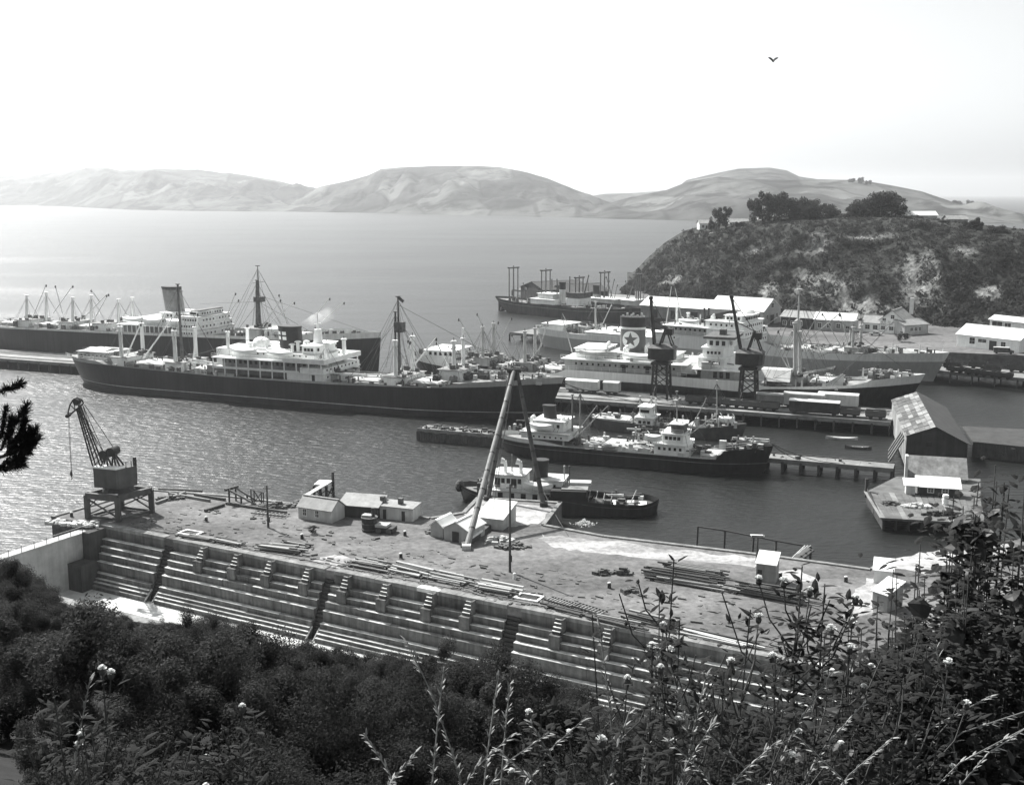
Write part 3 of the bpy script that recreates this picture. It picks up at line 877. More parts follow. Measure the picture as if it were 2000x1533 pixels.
def clutter(T, x0, x1, hw, z, n, seed):
    """deck fittings: bollards, fairleads, lockers, ventilators, each too small to pick apart"""
    r = random.Random(seed); dk = MB(); lt = MB()
    for i in range(n):
        x = r.uniform(x0, x1); y = r.uniform(-hw, hw); b = dk if r.random() < .6 else lt
        k = r.random()
        if k < .45: w_ = r.uniform(.25, .7); b.box(x - w_, x + w_, y - .4, y + .4, z, z + r.uniform(.6, 2.0))
        elif k < .75: b.tube((x, y, z), (x, y, z + r.uniform(.9, 2.8)), r.uniform(.12, .3), .2, 6)
        else: h_ = r.uniform(.4, 1.8); b.beam((x - 1.4, y, z + h_), (x + 1.4, y + r.uniform(-1, 1), z + h_ + r.uniform(-.3, .3)), .22, .22)
    if dk.v: dk.build('deck_fittings', 'gear_dark', T, kind='stuff')
    if lt.v: lt.build('deck_fittings', 'off_white', T, kind='stuff')
def lifeboat(T, x, y, z, L=7.5, w=2.4, m='white_bright', cover=True):
    mb = MB(); rings = []
    for i in range(11):
        t = i / 10.0; u = 2 * t - 1; f = max(.04, (1 - abs(u) ** 2.4))
        sh = .35 * u * u
        rings.append([(x + u * L / 2, y + w / 2 * f, z + 1.2 + sh), (x + u * L / 2, y + w / 2 * f * .8, z + .5 + sh * .6), (x + u * L / 2, y, z + .05 + sh), (x + u * L / 2, y - w / 2 * f * .8, z + .5 + sh * .6), (x + u * L / 2, y - w / 2 * f, z + 1.2 + sh), (x + u * L / 2, y, z + 1.2 + sh + (.45 * f if cover else -.3))])
    mb.loft(rings)
    o = mb.build('lifeboat', m, T)
    for sx in (-.36, .36):
        d = MB(); s_ = 1 if y > 0 else -1
        d.path([(x + sx * L, y - s_ * 1.9, z - 1.0), (x + sx * L, y - s_ * 1.6, z + 1.6), (x + sx * L, y, z + 2.3)], .12, .1, 5); d.build('davit', m, o)
    return o
def cowl(T, x, y, z, h=2.2, r=.35, big=.7, m='white_paint', kind='mushroom'):
    mb = MB(); mb.tube((x, y, z), (x, y, z + h), r, r, 8)
    if kind == 'mushroom':
        mb.ell((x, y, z + h), big, big, .45, 10, 3, top_only=True)
    else:
        mb.path([(x, y, z + h - .1), (x + .25, y, z + h + .45), (x + .8, y, z + h + .6)], r * 1.1, big, 8)
    return mb.build('ventilator', m, T)
def funnel(T, x0, x1, w, z0, z1, m, rake=0.8, top=None, top_m='iron_black', band=None, name='funnel', lip=None):
    """oval funnel, its long axis along the ship"""
    def ring(z, g=0.0):
        sh = rake * (z - z0) / (z1 - z0); c = (x0 + x1) / 2 - sh; a = (x1 - x0) / 2 + g; b = w / 2 + g
        return [(c + a * math.cos(2 * math.pi * k / 28), b * math.sin(2 * math.pi * k / 28), z) for k in range(28)]
    mb = MB(); mb.loft([ring(z0), ring(z1)]); f = mb.build(name, m, T, smooth=False)
    if top is not None:
        t = MB(); t.loft([ring(top, .03), ring(z1 + .02, .03)]); t.build('funnel_top', top_m, f)
    if band:
        t = MB(); t.loft([ring(band[0], .045), ring(band[1], .045)]); t.build('funnel_band', 'band_white', f)
    rm = MB(); rm.loft([ring(z1 - .35, .10), ring(z1 + .12, .10)]); rm.build('funnel_rim', 'iron_black', f)
    def on(u, v, g=0.03):
        """a point on the near flank: u metres towards the bow from the axis, v height"""
        sh = rake * (v - z0) / (z1 - z0); c = (x0 + x1) / 2 - sh; a = (x1 - x0) / 2; b = w / 2
        uu = max(-a * .985, min(a * .985, u))
        return (c + uu, -(b * math.sqrt(max(0, 1 - (uu / a) ** 2)) + g), v)
    return f, on
def flat_mark(on, pts, name, m, parent, g=0.03, sub=6):
    """a painted plate bent round the funnel flank: a fan of quads over an outline given in (u, v)"""
    cx = sum(p[0] for p in pts) / len(pts); cy = sum(p[1] for p in pts) / len(pts)
    vs_ = []; fs = []; n = len(pts)
    for j in range(1, sub + 1):
        t = j / sub
        for p in pts: vs_.append(on(cx + (p[0] - cx) * t, cy + (p[1] - cy) * t, g))
    vs_.append(on(cx, cy, g)); c = len(vs_) - 1
    for k in range(n): fs.append((c, k, (k + 1) % n))
    for j in range(sub - 1):
        for k in range(n): fs.append((j * n + k, (j + 1) * n + k, (j + 1) * n + (k + 1) % n, j * n + (k + 1) % n))
    mb = MB(); mb.add(vs_, fs); return mb.build(name, m, parent)

# ---- long jetty
JA = G(40, 704, 3.0); JB = G(1740, 826, 3.0)
jd = (JB - JA); jd.z = 0; jl = jd.length; jd.normalize(); jn = Vector((-jd.y, jd.x, 0))
JANG = math.degrees(math.atan2(jd.y, jd.x))
def JP(s, w, z): v = JA + jd * s + jn * w; return Vector((v.x, v.y, z))
def jet_s(px, py, z=3.0): return (G(px, py, z) - JA).dot(jd)
def wharf(name, label, A, ang, L, W, z, deck_m, pile_m, step, fender=True, group=None, pile_r=0.22, edge_m='wood_grey', plank_len=6.0):
    T = thing(name, label, 'jetty', (A.x, A.y, 0), math.radians(ang), group)
    n = max(1, int(L / plank_len)); r = random.Random(int(L * 7))
    for i in range(n):
        mb = MB(); mb.box(L * i / n, L * (i + 1) / n - .04, .3, W, z - .35, z + r.uniform(-.02, .02)); mb.build('deck_panel', deck_m, T)
    mb = MB(); mb.box(0, L, 0, .28, z - .75, z + .22); mb.build('edge_beam', edge_m, T)
    mb = MB(); mb.box(0, L, W + .02, W + .3, z - .75, z + .2); mb.build('edge_beam', 'wood_dark', T)
    k = max(1, int(L / step)); base = None
    for i in range(k + 1):
        for y in (.15, W * .5, W - .1):
            x = min(L - .25, i * L / k + .1)
            if base is None:
                b = MB(); b.tube((0, 0, -3), (0, 0, z - .36), pile_r, pile_r, 7); o = b.build('pile', pile_m, T); base = o.data
            else:
                o = link('pile', base, T)
            o.location = (x, y, 0)
    for i in range(k):
        mb = MB(); mb.beam((i * L / k, -.12, z - .4), (i * L / k, -.12, -1.5), .3, .2); mb.build('fender_post', pile_m, T) if fender else None
    return T
wharf('long_jetty', 'long timber jetty with rail tracks between the black ship and the star funnel ship', JP(-60, 0, 0), JANG, jl + 60, 17.0, 3.0, 'deck_wood', 'wood_dark', 4.2)
def berth(w, pxb, pyb, pxs, pys):
    S = Frame(JP(0, w, 0), JANG, 0); xb, _ = S.pix(pxb, pyb); x_s, _ = S.pix(pxs, pys)
    return Frame(S.o + S.u * xb, JANG, xb - x_s)

# ================================================================== black cargo ship with the cross on its funnel
S = berth(-11, 1068, 795, 165, 742)
T = S.root('cargo_ship', 'long black cargo ship with white upperworks and a white barred cross on its black funnel', 'ship', 'cargo ships at the jetties')
L = S.L
low = tabf([(-4, 7.0), (6, 7.2), (20, 7.4), (38, 6.9), (55, 6.5), (87, 6.5), (112, 7.3), (127, 8.1), (138, 8.95), (L + 8, 9.2)])
top = tabf([(-4, 8.2), (16, 8.3), (18, 7.6), (38, 7.1), (55, 6.7), (118, 7.6), (122, 9.0), (132, 9.9), (138, 10.5), (L + 8, 11.0)])
H = Hull(L, 19.0, top, 4.0, 4.5, zd=9.5)
H.strip(lambda x: -1.5, low, 6, 'hull', 'hull_black', T)
H.strip(low, top, 2, 'bulwark', 'band_grey', T)
H.strip(lambda x: 1.55, lambda x: 1.75, 1, 'boot_line', 'off_white', T, .03)
dk = tabf([(-6, 7.9), (16, 8.0), (17, 6.6), (38, 6.1), (55, 5.8), (87, 5.8), (119, 6.5), (120, 8.8), (L + 8, 9.9)])
H.deck(dk, 'deck', 'deck_wood', T)
# poop house
block(T, 2.5, 13.5, 4.6, 7.9, 9.9, 'off_white', 'poop_house', 'light_grey', 0); mb = MB(); mb.loft([[(3, -3.4, 10.12), (11, -3.4, 10.12), (11, 3.4, 10.12), (3, 3.4, 10.12)], [(3, 0, 10.7), (11, 0, 10.7), (11, .2, 10.7), (3, .2, 10.7)]]); mb.build('awning', 'hatch_canvas', T)
ports(T, 3, 13, 4.6, 9.0, 7)
clutter(T, -2, 17, 6, 8.0, 26, 3); railing(T, [(-3.5, -3, 8.1), (1, -6.2, 8.2), (8, -8.2, 8.2), (17, -9.1, 8.1)])
for px, pyt, pyb in ((238, 640, 701), (343, 648, 706)):
    x, zb, zt = kingposts(S, T, px, pyt, pyb, 4.5, .6)
    masthouse(T, x, dk(x), 5.5, 5.6, 2.5); winches(T, x, dk(x), int(px), 6, 6.5, 6)
x, zb, zt = kingposts(S, T, 447, 650, 712, 4.5, .55)
masthouse(T, x, dk(x), 5, 6, 2.5)
x, zb, zt = kingposts(S, T, 639, 672, 734, 4.5, .62, tie=False)
masthouse(T, x + 1.5, dk(x), 4.5, 5.6, 2.6, 'off_white'); winches(T, x + 5, dk(x), 12, 5, 6, 2)
x, zb, zt = kingposts(S, T, 773, 667, 740, 4.8, .55)
masthouse(T, x, dk(x), 6, 5.6, 2.6); winches(T, x, dk(x), 9, 7, 6.5, 6)
x, zb, zt = kingposts(S, T, 887, 668, 741, 2.8, .55)
masthouse(T, x, dk(x), 6, 5.2, 2.6); winches(T, x, dk(x), 21, 7, 6.5, 6)
mb = MB(); a, za = S.pix(905, 720, -3.5); b, zb_ = S.pix(905, 640, -3.5); mb.tube((a, 3.5, dk(a)), (a, 3.5, zb_), .6, .3, 8); mb.build('vent_post', 'white_bright', T)
m1, x, zb, xt, zt = pole(S, T, 356, 556, 702, 0, .45, 'mast', 'gear_dark', .28, 347)
g = MB(); g.beam((xt, -2.2, zt - 2), (xt, 2.2, zt - 2), .14, .14); g.build('yard', 'gear_dark', m1)
m2, x2, _, xt2, zt2 = pole(S, T, 781, 580, 732, 0, .5, 'mast', 'gear_dark', .18, 777)
g = MB(); g.cbox((xt2 + .4, 0, zt2 - 9), 2.2, 2.2, 2.6); g.build('crows_nest', 'gear_dark', m2)
g = MB(); g.beam((xt2, 0, zt2), (xt2 + 1.6, 0, zt2 - 1.2), .12, .8); g.build('pennant', 'gear_dark', m2)
pole(S, T, 772, 610, 732, 0, .35, 'topmast', 'gear_dark', .25)
# hatches
for x0, x1 in ((21.5, 32), (42, 52), (91.5, 100), (107.5, 117)):
    hatch(T, x0, x1, 4.2, dk((x0 + x1) / 2), 1.2)
mb = MB(); mb.box(88.5, 103, -5, 5, dk(95), dk(95) + .9); mb.build('hatch_deck', 'wood_pale', T)
clutter(T, 88, 119, 8.0, dk(100), 150, 8); clutter(T, 18, 58, 8.2, dk(40), 150, 5); clutter(T, 121, L, 3.6, 9.0, 60, 15)
for x, y in ((124, -2.5), (124, 2.5), (128, 0)):
    mb = MB(); mb.box(x - 1.2, x + 1.2, y - 1, y + 1, 9.0, 9.9); mb.tube((x, y - 1.3, 10), (x, y + 1.3, 10), .7, .7, 8); mb.build('windlass', 'gear_dark', T)
mb = MB(); mb.box(121.2, 121.5, -7, 7, 6.6, 9.0); mb.build('break_bulkhead', 'off_white', T)
# midship house in tiers
zf = 6.3
_, x0, x1, zb, zt = house(S, T, 405, 590, 739, 726, 7.0, 'mid_grey', 'inner_house')
x0b, _ = S.pix(415, 730, 9.3); x1b, z1 = S.pix(632, 748, 9.3); _, z2 = S.pix(632, 731, 9.3); _, z3 = S.pix(632, 712, 9.3); _, z4 = S.pix(632, 707, 9.3)
mb = MB(); mb.box(x1b - 11, x1b, -9.3, 9.3, z1 - .4, z2); mb.box(x1b - 7, x1b, -9.28, 9.28, z2 + .003, z2 + 1.3); mb.build('front_house', 'white_paint', T)
mb = MB(); mb.box(x0b, x1b + .3, -9.5, 9.5, z2 - .25, z2 + .0); mb.build('promenade_deck', 'white_paint', T)
mb = MB(); mb.box(x0b, x1b + .4, -9.5, 9.5, z3 - .1, z3 + .15); mb.build('boat_deck', 'white_bright', T)
mb = MB()
for yy in (-9.45, 9.45): mb.box(x1b - 12, x1b + .4, yy - .05, yy + .05, z3 + .15, z4 + .5)
mb.box(x1b + .3, x1b + .4, -9.4, 9.4, z3 + .15, z4 + .5); mb.build('bridge_wing', 'white_paint', T)
mb = MB(); n = 9
for i in range(n + 1):
    x = x0b + .4 + (x1b - x0b - 1.0) * i / n
    for yy in (-9.35, 9.35): mb.box(x - .14, x + .14, yy - .12, yy + .12, z1 + .2, z3 - .1)
mb.build('stanchion_row', 'white_paint', T, kind='stuff')
mb = MB(); mb.box(x0b + 2, x1b - 5, -7.4, 7.4, z2 + .01, z3 - .11); mb.build('promenade_house', 'mid_grey', T)
mb = MB()
for yy in (-9.4, 9.4): mb.box(x0b, x1b - 7.2, yy - .05, yy + .05, z2 + .02, z2 + .35)
mb.build('promenade_coaming', 'white_paint', T)
ports(T, x0b + 2, x1b - 6, 7.42, z2 + 1.5, 16, .8, .9)
ports(T, x1b - 4, x1b - 2, 9.31, z1 + 1.0, 1, .9, 1.7)
ports(T, 0, 0, 8.4, z2 + .8, 9, .5, .5, front=x1b + .02); ports(T, 0, 0, 8.2, z1 + 1.2, 8, .5, .5, front=x1b + .02)
zb4 = z3 + .15
HB4 = 1.4
block(T, x0b + 4, x1b - 4.5, 6.2, zb4, zb4 + HB4, 'white_paint', 'boat_deck_house', 'off_white', 1.5)
ports(T, x0b + 6, x1b - 6, 6.22, zb4 + 1.1, 12); ports(T, 0, 0, 5.4, zb4 + 1.0, 6, .6, .7, front=x1b - 3.4)
block(T, x1b - 8.5, x1b - 4.8, 5.6, zb4 + HB4 + .21, zb4 + HB4 + 2.3, 'white_paint', 'bridge_house', 'white_bright', 1.2)
ports(T, x1b - 8, x1b - 5, 5.62, zb4 + HB4 + 1.4, 3, .8, .8); ports(T, 0, 0, 5.0, zb4 + HB4 + 1.4, 9, .8, .8, front=x1b - 4.2)
x, zz = S.pix(620, 676, 0); _, zm = S.pix(620, 658, 0); _, zm2 = S.pix(620, 628, 0)
mb = MB(); mb.tube((x1b - 7, 0, zb4 + HB4 + 2.5), (x1b - 7, 0, zb4 + HB4 + 6.2), 1.3, 1.0, 10); mb.build('radar_tower', 'white_paint', T)
mb = MB(); mb.tube((x1b - 7, 0, zb4 + HB4 + 6.2), (x1b - 7, 0, zb4 + HB4 + 10.6), .25, .12, 6); mb.beam((x1b - 7, -1.6, zb4 + HB4 + 7.6), (x1b - 7, 1.6, zb4 + HB4 + 7.6), .2, .3); mb.build('signal_mast', 'white_paint', T)
mb = MB(); mb.box(x0b + 8, x1b - 13.5, -3.6, 3.6, zb4 + HB4 + .21, zb4 + HB4 + .8); mb.build('casing', 'white_paint', T)
xa, za = S.pix(548, 695, 0); xb_, zt_ = S.pix(588, 638, 0); _, zbot = S.pix(588, 697, 0)
f, on = funnel(T, xa + .3, xb_ + .3, 4.6, zb4 + HB4 + .2, zt_, 'iron_black', .5)
for u0, u1 in ((-2.75, -1.75), (-1.15, .15)):
    for va, vb in ((zt_ - 3.5, zt_ - 2.6), (zt_ - 2.2, zt_ - 1.3)):
        flat_mark(on, [(u0, va), (u1, va), (u1, vb), (u0, vb)], 'emblem_panel', 'white_bright', f, .04, 4)
for px, py, h, k in ((520, 676, 2.6, 'mushroom'), (582, 680, 2.6, 'mushroom'), (599, 678, 2.8, 'mushroom'), (571, 682, 1.8, 'mushroom'), (489, 682, 1.5, 'mushroom')):
    x, _ = S.pix(px, py, 2.5); cowl(T, x, -2.5, zb4 + HB4 + .2, h, .42, .95)
mb = MB(); x, z_ = S.pix(511, 675, 0); mb.ell((x, 0, zb4 + HB4 + 1.1), 2.6, 2.4, 2.3, 12, 5, top_only=True); mb.tube((x, 0, zb4 + HB4 + .2), (x, 0, zb4 + HB4 + 1.1), 2.3, 2.5, 12); mb.build('tank_dome', 'white_paint', T)
for px in (475, 545):
    x, _ = S.pix(px, 705, 8); lifeboat(T, x, -7.7, zb4 + .9, 8); lifeboat(T, x, 7.7, zb4 + .9, 8)
mb = MB(); x, _ = S.pix(475, 705, 0); mb.box(x - 5, x + 4, -5, 5, zb4 - 2.4, zb4 + 1.8); mb.build('after_house', 'white_paint', T)
for p0, p1 in (((247, 697), (275, 632)), ((280, 700), (345, 610)), ((343, 700), (334, 638)), ((378, 698), (386, 612))):
    boom(S, T, p0, p1, 3.0, 3.0, .22, 'white_bright')
for p0, p1 in (((640, 729), (770, 733)), ((642, 731), (765, 738)), ((440, 713), (365, 700)), ((445, 716), (372, 708))):
    boom(S, T, p0, p1, 5.0, 5.0, .24, 'white_bright')
for p0, p1 in (((783, 722), (801, 667)), ((800, 724), (852, 660)), ((882, 730), (853, 668)), ((808, 722), (797, 664))):
    boom(S, T, p0, p1, 1.5, 1.5, .22, 'white_bright')
wire(S, T, [((xt, 0, zt), (60, 0, 16)), ((xt2, 0, zt2 - 2), (140, 0, 10.5)), ((xt2, 0, zt2 - 6), (92, -7, 7)), ((xt2, 0, zt2 - 6), (112, -8, 7.3)), ((xt2, 0, zt2 - 6), (112, 8, 7.3)), ((xt, 0, zt - 2), (22, -8, 7.5)), ((xt, 0, zt - 2), (48, -8, 7))], .05)
railing(T, [(x0b, -9.5, z3 + .15), (x1b - 12, -9.5, z3 + .15)]); railing(T, [(x0b + 4, -6.5, zb4 + HB4 + .21), (x1b - 13, -6.5, zb4 + HB4 + .21)])
FUN = T.matrix_world if False else (Vector((S.o.x, S.o.y, 0)) + S.u * ((xa + xb_) / 2), zt_)

# ================================================================== ship with the star on its funnel
S = berth(28, 1762, 793, 824, 720)
T = S.root('cargo_ship', 'black and white cargo ship whose funnel shows a dark star in a white disc', 'ship', 'cargo ships at the jetties')
L = S.L
low = tabf([(-4, 6.8), (0, 6.7), (23, 5.6), (47, 5.4), (76, 5.2), (98, 4.6), (100, 5.9), (112, 6.4), (127, 7.5), (L + 8, 9.0)])
top = tabf([(-4, 9.0), (14, 8.6), (20, 8.2), (23, 6.4), (46, 6.2), (47, 7.7), (98, 7.4), (100, 6.3), (112, 7.2), (120, 7.7), (124, 9.2), (L + 8, 11.6)])
H = Hull(L, 19.0, top, 4.5, 3.0, zd=9.5)
H.strip(lambda x: -1.5, low, 6, 'hull', 'hull_black', T)
H.strip(low, top, 2, 'upper_hull', 'band_white', T)
dk = tabf([(-6, 8.2), (20, 7.6), (22, 5.8), (46, 5.6), (98, 5.5), (112, 6.1), (122, 7.0), (124, 8.6), (L + 8, 10.4)])
H.deck(dk, 'deck', 'deck_wood', T)
block(T, 4, 13, 6.0, 8.0, 10.2, 'white_paint', 'poop_house', 'white_bright'); ports(T, 5, 13, 6.0, 9.4, 5, .8, .9)
mb = MB()
for i in range(9): mb.box(.2 + i * .75, .7 + i * .75, -1, -1, 7.0, 7.5) if False else None
clutter(T, 0, 20, 6, 8.2, 50, 31); clutter(T, 24, 46, 8, 5.9, 100, 32); clutter(T, 100, 121, 8, 6.3, 100, 33); clutter(T, 124, L + 1, 3.4, 9.0, 60, 34); clutter(T, 48, 98, 8.6, 10.66, 60, 35)
for px, pyt, pyb in ((943, 640, 712), (1025, 649, 716)):
    x, zb, zt = kingposts(S, T, px, pyt, pyb, 4.0, .5, 'light_grey'); masthouse(T, x, dk(x), 5, 5, 2.3, 'light_grey'); winches(T, x, dk(x), px, 7, 6, 5)
pole(S, T, 963, 633, 712, -2, .4, 'kingpost', 'light_grey')
for p0, p1, o in (((960, 700), (999, 620), 1), ((952, 706), (973, 628), 2), ((940, 700), (896, 622), 0), ((1030, 712), (1060, 672), 2), ((1020, 712), (1000, 652), -3), ((968, 704), (932, 612), -3), ((1048, 700), (1070, 627), -4), ((1118, 690), (1098, 620), 3)):
    boom(S, T, p0, p1, o, o, .17, 'light_grey')
for x0, x1 in ((25, 31), (36, 45), (101, 107), (112, 120)): hatch(T, x0, x1, 4, dk((x0 + x1) / 2), 1.0)
# long house amidships
xA, _ = S.pix(1095, 720, 9.2); xB, _ = S.pix(1282, 735, 9.2); zD = 7.5
mb = MB(); mb.box(xA + .5, xB + 6, -7.4, 7.4, 6.0, 10.4); mb.build('long_house', 'light_grey', T)
ports(T, xA + 3, xB + 5, 7.42, 9.2, 18, .5, .6); ports(T, xA + 14, xA + 27, 7.43, 8.6, 2, 1.1, 2.0)
mb = MB(); mb.box(xA, xB + 8, -9.3, 9.3, 10.41, 10.65); mb.build('boat_deck', 'white_paint', T)
railing(T, [(xA, -9.3, 10.65), (xB + 8, -9.3, 10.65)]); railing(T, [(xA, -9.3, 7.7), (xB + 8, -9.3, 7.6)])
block(T, xA + 3, xA + 11, 5.8, 10.66, 13.0, 'white_paint', 'after_house', 'white_bright'); ports(T, xA + 4, xA + 11, 5.82, 12, 4, .9, .9)
block(T, xA + 8, xB + 4, 5.0, 10.66, 12.2, 'off_white', 'engine_casing', 'light_grey')
x, _ = S.pix(1160, 690, 7.3); lifeboat(T, x, -7.6, 11.4, 8, 2.4, 'light_grey')
x, _ = S.pix(1250, 695, 7.3); lifeboat(T, x, -7.6, 11.2, 9.5); lifeboat(T, x, 7.6, 11.2, 9)
xa, _ = S.pix(1206, 690, 2.6); xb_, _ = S.pix(1255, 690, 2.6); _, z0 = S.pix(1230, 697, 0); _, z1 = S.pix(1230, 621, 2.6)
f, on = funnel(T, xa, xb_, 5.0, 10.7, z1, 'funnel_red', .0, top=z1 - (z1 - 11) * .235, band=(z1 - (z1 - 11) * .30, z1 - (z1 - 11) * .245))
cz = z1 - (z1 - 11) * .56; R_ = (xb_ - xa) * .335
disc = [(R_ * math.cos(2 * math.pi * k / 40), cz + R_ * 1.0 * math.sin(2 * math.pi * k / 40)) for k in range(40)]
flat_mark(on, disc, 'emblem_disc', 'white_bright', f, .03, 8)
star = []
for k in range(10):
    rr = R_ * (.88 if k % 2 == 0 else .36); a = math.pi / 2 + math.pi * k / 5
    star.append((rr * math.cos(a), cz + rr * math.sin(a)))
star2 = []
for k in range(10):
    a, b = star[k], star[(k + 1) % 10]
    for t in (0, .34, .67): star2.append((a[0] + (b[0] - a[0]) * t, a[1] + (b[1] - a[1]) * t))
flat_mark(on, star2, 'emblem_star', 'funnel_red', f, .06, 6)
mb = MB()
for k in range(7): mb.tube((xa + .9 + k * .95, (k % 3 - 1) * .8, z1), (xa + .9 + k * .95, (k % 3 - 1) * .8, z1 + .6 + .5 * (k % 2)), .3, .3, 6)
mb.build('exhaust_pipes', 'off_white', f, kind='stuff')
x, _ = S.pix(1221, 690, 6); cowl(T, x, -5.6, 10.65, 2.7, .7, .8, 'white_bright', 'cowl')
for px in (1186, 1262): 
    x, _ = S.pix(px, 680, 4); cowl(T, x, -4, 10.65, 3.4, .4, .7, 'white_paint', 'cowl')
# bridge block
xC, _ = S.pix(1358, 735, 9.0); xD, _ = S.pix(1440, 745, 9.0)
mb = MB(); mb.box(xC + 1, xD - 1, -7.2, 7.2, 6.0, 9.6); mb.build('lower_bridge', 'light_grey', T)
mb = MB(); mb.box(xC - 1, xD + .5, -9.2, 9.2, 9.61, 9.85); mb.build('bridge_deck', 'white_paint', T)
block(T, xC, xD - 4, 6.4, 9.86, 12.4, 'white_paint', 'bridge_tier', 'white_bright', 1.5)
mb = MB(); mb.box(xC + 1.5, xD - 7, -9.0, -6.8, 9.86, 11.7); mb.build('wing_shelter', 'light_grey', T)
block(T, xC + 1, xD - 4.5, 5.8, 12.61, 15.0, 'white_paint', 'bridge_tier', 'white_bright', 1.4)
block(T, xD - 9, xD - 3.5, 5.2, 15.21, 17.4, 'white_paint', 'wheelhouse', None, 1.2)
mb = MB(); mb.box(xD - 9.8, xD - 1.6, -5.8, 5.8, 17.41, 18.0); mb.box(xD - 6.6, xD - 5, -1, 1, 18, 19.4); mb.build('wheelhouse_top', 'gear_dark', T)
ports(T, xD - 8.6, xD - 3.8, 5.22, 16.3, 3, .9, 1.2); ports(T, 0, 0, 4.8, 16.3, 7, .8, 1.0, front=xD - 2.7)
ports(T, xC + 2, xD - 5, 5.82, 13.8, 4, .6, .8); ports(T, xC + 1, xD - 5, 6.42, 11.2, 4, .8, .8); ports(T, xD - 7, xD - 2, 7.22, 8.3, 3, 1.0, 1.6)
railing(T, [(xC, -6.6, 12.61), (xD - 4, -6.6, 12.61)]); railing(T, [(xC - 1, -9.2, 9.85), (xD, -9.2, 9.85)])
x, _ = S.pix(1335, 728, 6); block(T, x - 3.4, x + 3.4, 6.5, 6.0, 7.0, 'mid_grey', 'hatch_coaming'); mb = MB(); mb.loft([[(x - 3.8, -7.2, 8.1), (x + 3.8, -7.2, 8.1), (x + 3.8, 7.2, 8.1), (x - 3.8, 7.2, 8.1)], [(x - 3.6, -4.2, 10.8), (x + 3.6, -4.2, 10.8), (x + 3.6, 4.2, 10.8), (x - 3.6, 4.2, 10.8)]]); mb.build('awning', 'hatch_canvas', T)
m1, x, zb, xt, zt = pole(S, T, 1552, 566, 742, 0, .5, 'foremast', 'light_grey', .2, 1562)
pole(S, T, 1553, 632, 742, 3.5, .55, 'kingpost', 'light_grey'); pole(S, T, 1562, 628, 742, -3.5, .5, 'kingpost', 'light_grey')
g = MB(); g.cbox((xt - .3, 0, zt - 12), 2.4, 2.2, 1.4); g.build('mast_platform', 'light_grey', m1)
g = MB(); g.beam((x, -3.6, 22.5), (x, 3.6, 22.5), .5, .6); g.build('cross_tree', 'light_grey', m1)
masthouse(T, x, dk(x), 5.5, 5, 2.5, 'light_grey'); winches(T, x, dk(x), 44, 8, 6, 6)
for p0, p1, o in (((1565, 672), (1606, 600), 2), ((1566, 674), (1640, 612), 0), ((1562, 730), (1632, 716), 4), ((1562, 732), (1630, 719), 3), ((1548, 734), (1492, 637), 1), ((1546, 732), (1520, 645), -2)):
    boom(S, T, p0, p1, o, o, .17, 'light_grey')
xm, _ = S.pix(1515, 735, 5); mb = MB(); mb.loft([[(xm - 4, -8, 7.6), (xm + 4, -8, 7.6), (xm + 4, 2, 7.6), (xm - 4, 2, 7.6)], [(xm - 3.8, -5, 10.2), (xm + 3.8, -5, 10.2), (xm + 3.8, -1, 10.2), (xm - 3.8, -1, 10.2)]]); mb.build('canvas_tent', 'hatch_canvas', T)
mb = MB(); xm, zz = S.pix(1630, 735, 5); mb.add([(xm - 2.6, -6, 6.9), (xm + 2.4, -6, 7.0), (xm + 2.0, -4.6, 10.2), (xm - 2.4, -2, 7.2), (xm + 2.2, -1.5, 7.3)], [(0, 1, 2), (0, 2, 3), (1, 4, 2), (3, 2, 4)]); mb.build('canvas_tent', 'hatch_canvas', T)
for x in (127, 131): 
    mb = MB(); mb.box(x - 1.2, x + 1.2, -2.2, 2.2, 9.3, 10.2); mb.tube((x, -2.6, 10.3), (x, 2.6, 10.3), .8, .8, 8); mb.build('windlass', 'gear_dark', T)
wire(S, T, [((xt, 0, zt - .5), (L, 0, 11.5)), ((xt, 0, zt - 3), (95, 0, 17)), ((x, 0, 23), (118, -8, 7.5)), ((x, 0, 23), (100, -8, 6.5)), ((x, 0, 23), (118, 8, 7.5))], .05)

# ================================================================== pale grey ship beyond it
JB2 = G(1965, 737, 3.0); JA2 = G(995, 650, 3.0)
d2 = JB2 - JA2; d2.z = 0; ANG2 = math.degrees(math.atan2(d2.y, d2.x)); L2 = d2.length
S = Frame(G(1822, 745), ANG2, 140)
T = S.root('cargo_ship', 'pale grey hulled refrigerated ship with stepped white superstructure and dark topped funnel', 'ship', 'cargo ships at the jetties')
L = S.L
low = tabf([(-4, 4.4), (40, 4.6), (100, 4.7), (125, 5.6), (L + 8, 6.4)])
top = tabf([(-4, 7.0), (18, 6.8), (20, 6.2), (60, 6.6), (62, 8.8), (92, 8.8), (94, 6.7), (118, 7.4), (122, 8.0), (L + 8, 9.4)])
H = Hull(L, 19, top, 4.0, 3.0, zd=8.5, ts=.16)
H.strip(lambda x: -1.5, low, 6, 'hull', 'hull_grey', T); H.strip(low, top, 2, 'upper_hull', 'band_white', T)
dk = tabf([(-6, 6.2), (18, 6.0), (60, 5.6), (118, 6.4), (121, 7.2), (L + 8, 8.6)])
H.deck(dk, 'deck', 'deck_wood', T)
clutter(T, 0, 18, 6, 6.2, 50, 51); clutter(T, 20, 44, 8, 5.9, 90, 52); clutter(T, 95, 120, 8, 6.0, 120, 53); clutter(T, 122, L, 3.4, 7.6, 30, 54)
for x0, x1 in ((24, 30), (96, 103), (108, 116)): hatch(T, x0, x1, 4, dk(x0), 1.0)
block(T, 4, 13, 5.5, 6.1, 8.4, 'white_paint', 'poop_house', 'white_bright')
_, x0, x1, zb, zt = house(S, T, 1142, 1290, 682, 661, 9.0, 'white_paint', 'shelter_house', None, 'white_bright')
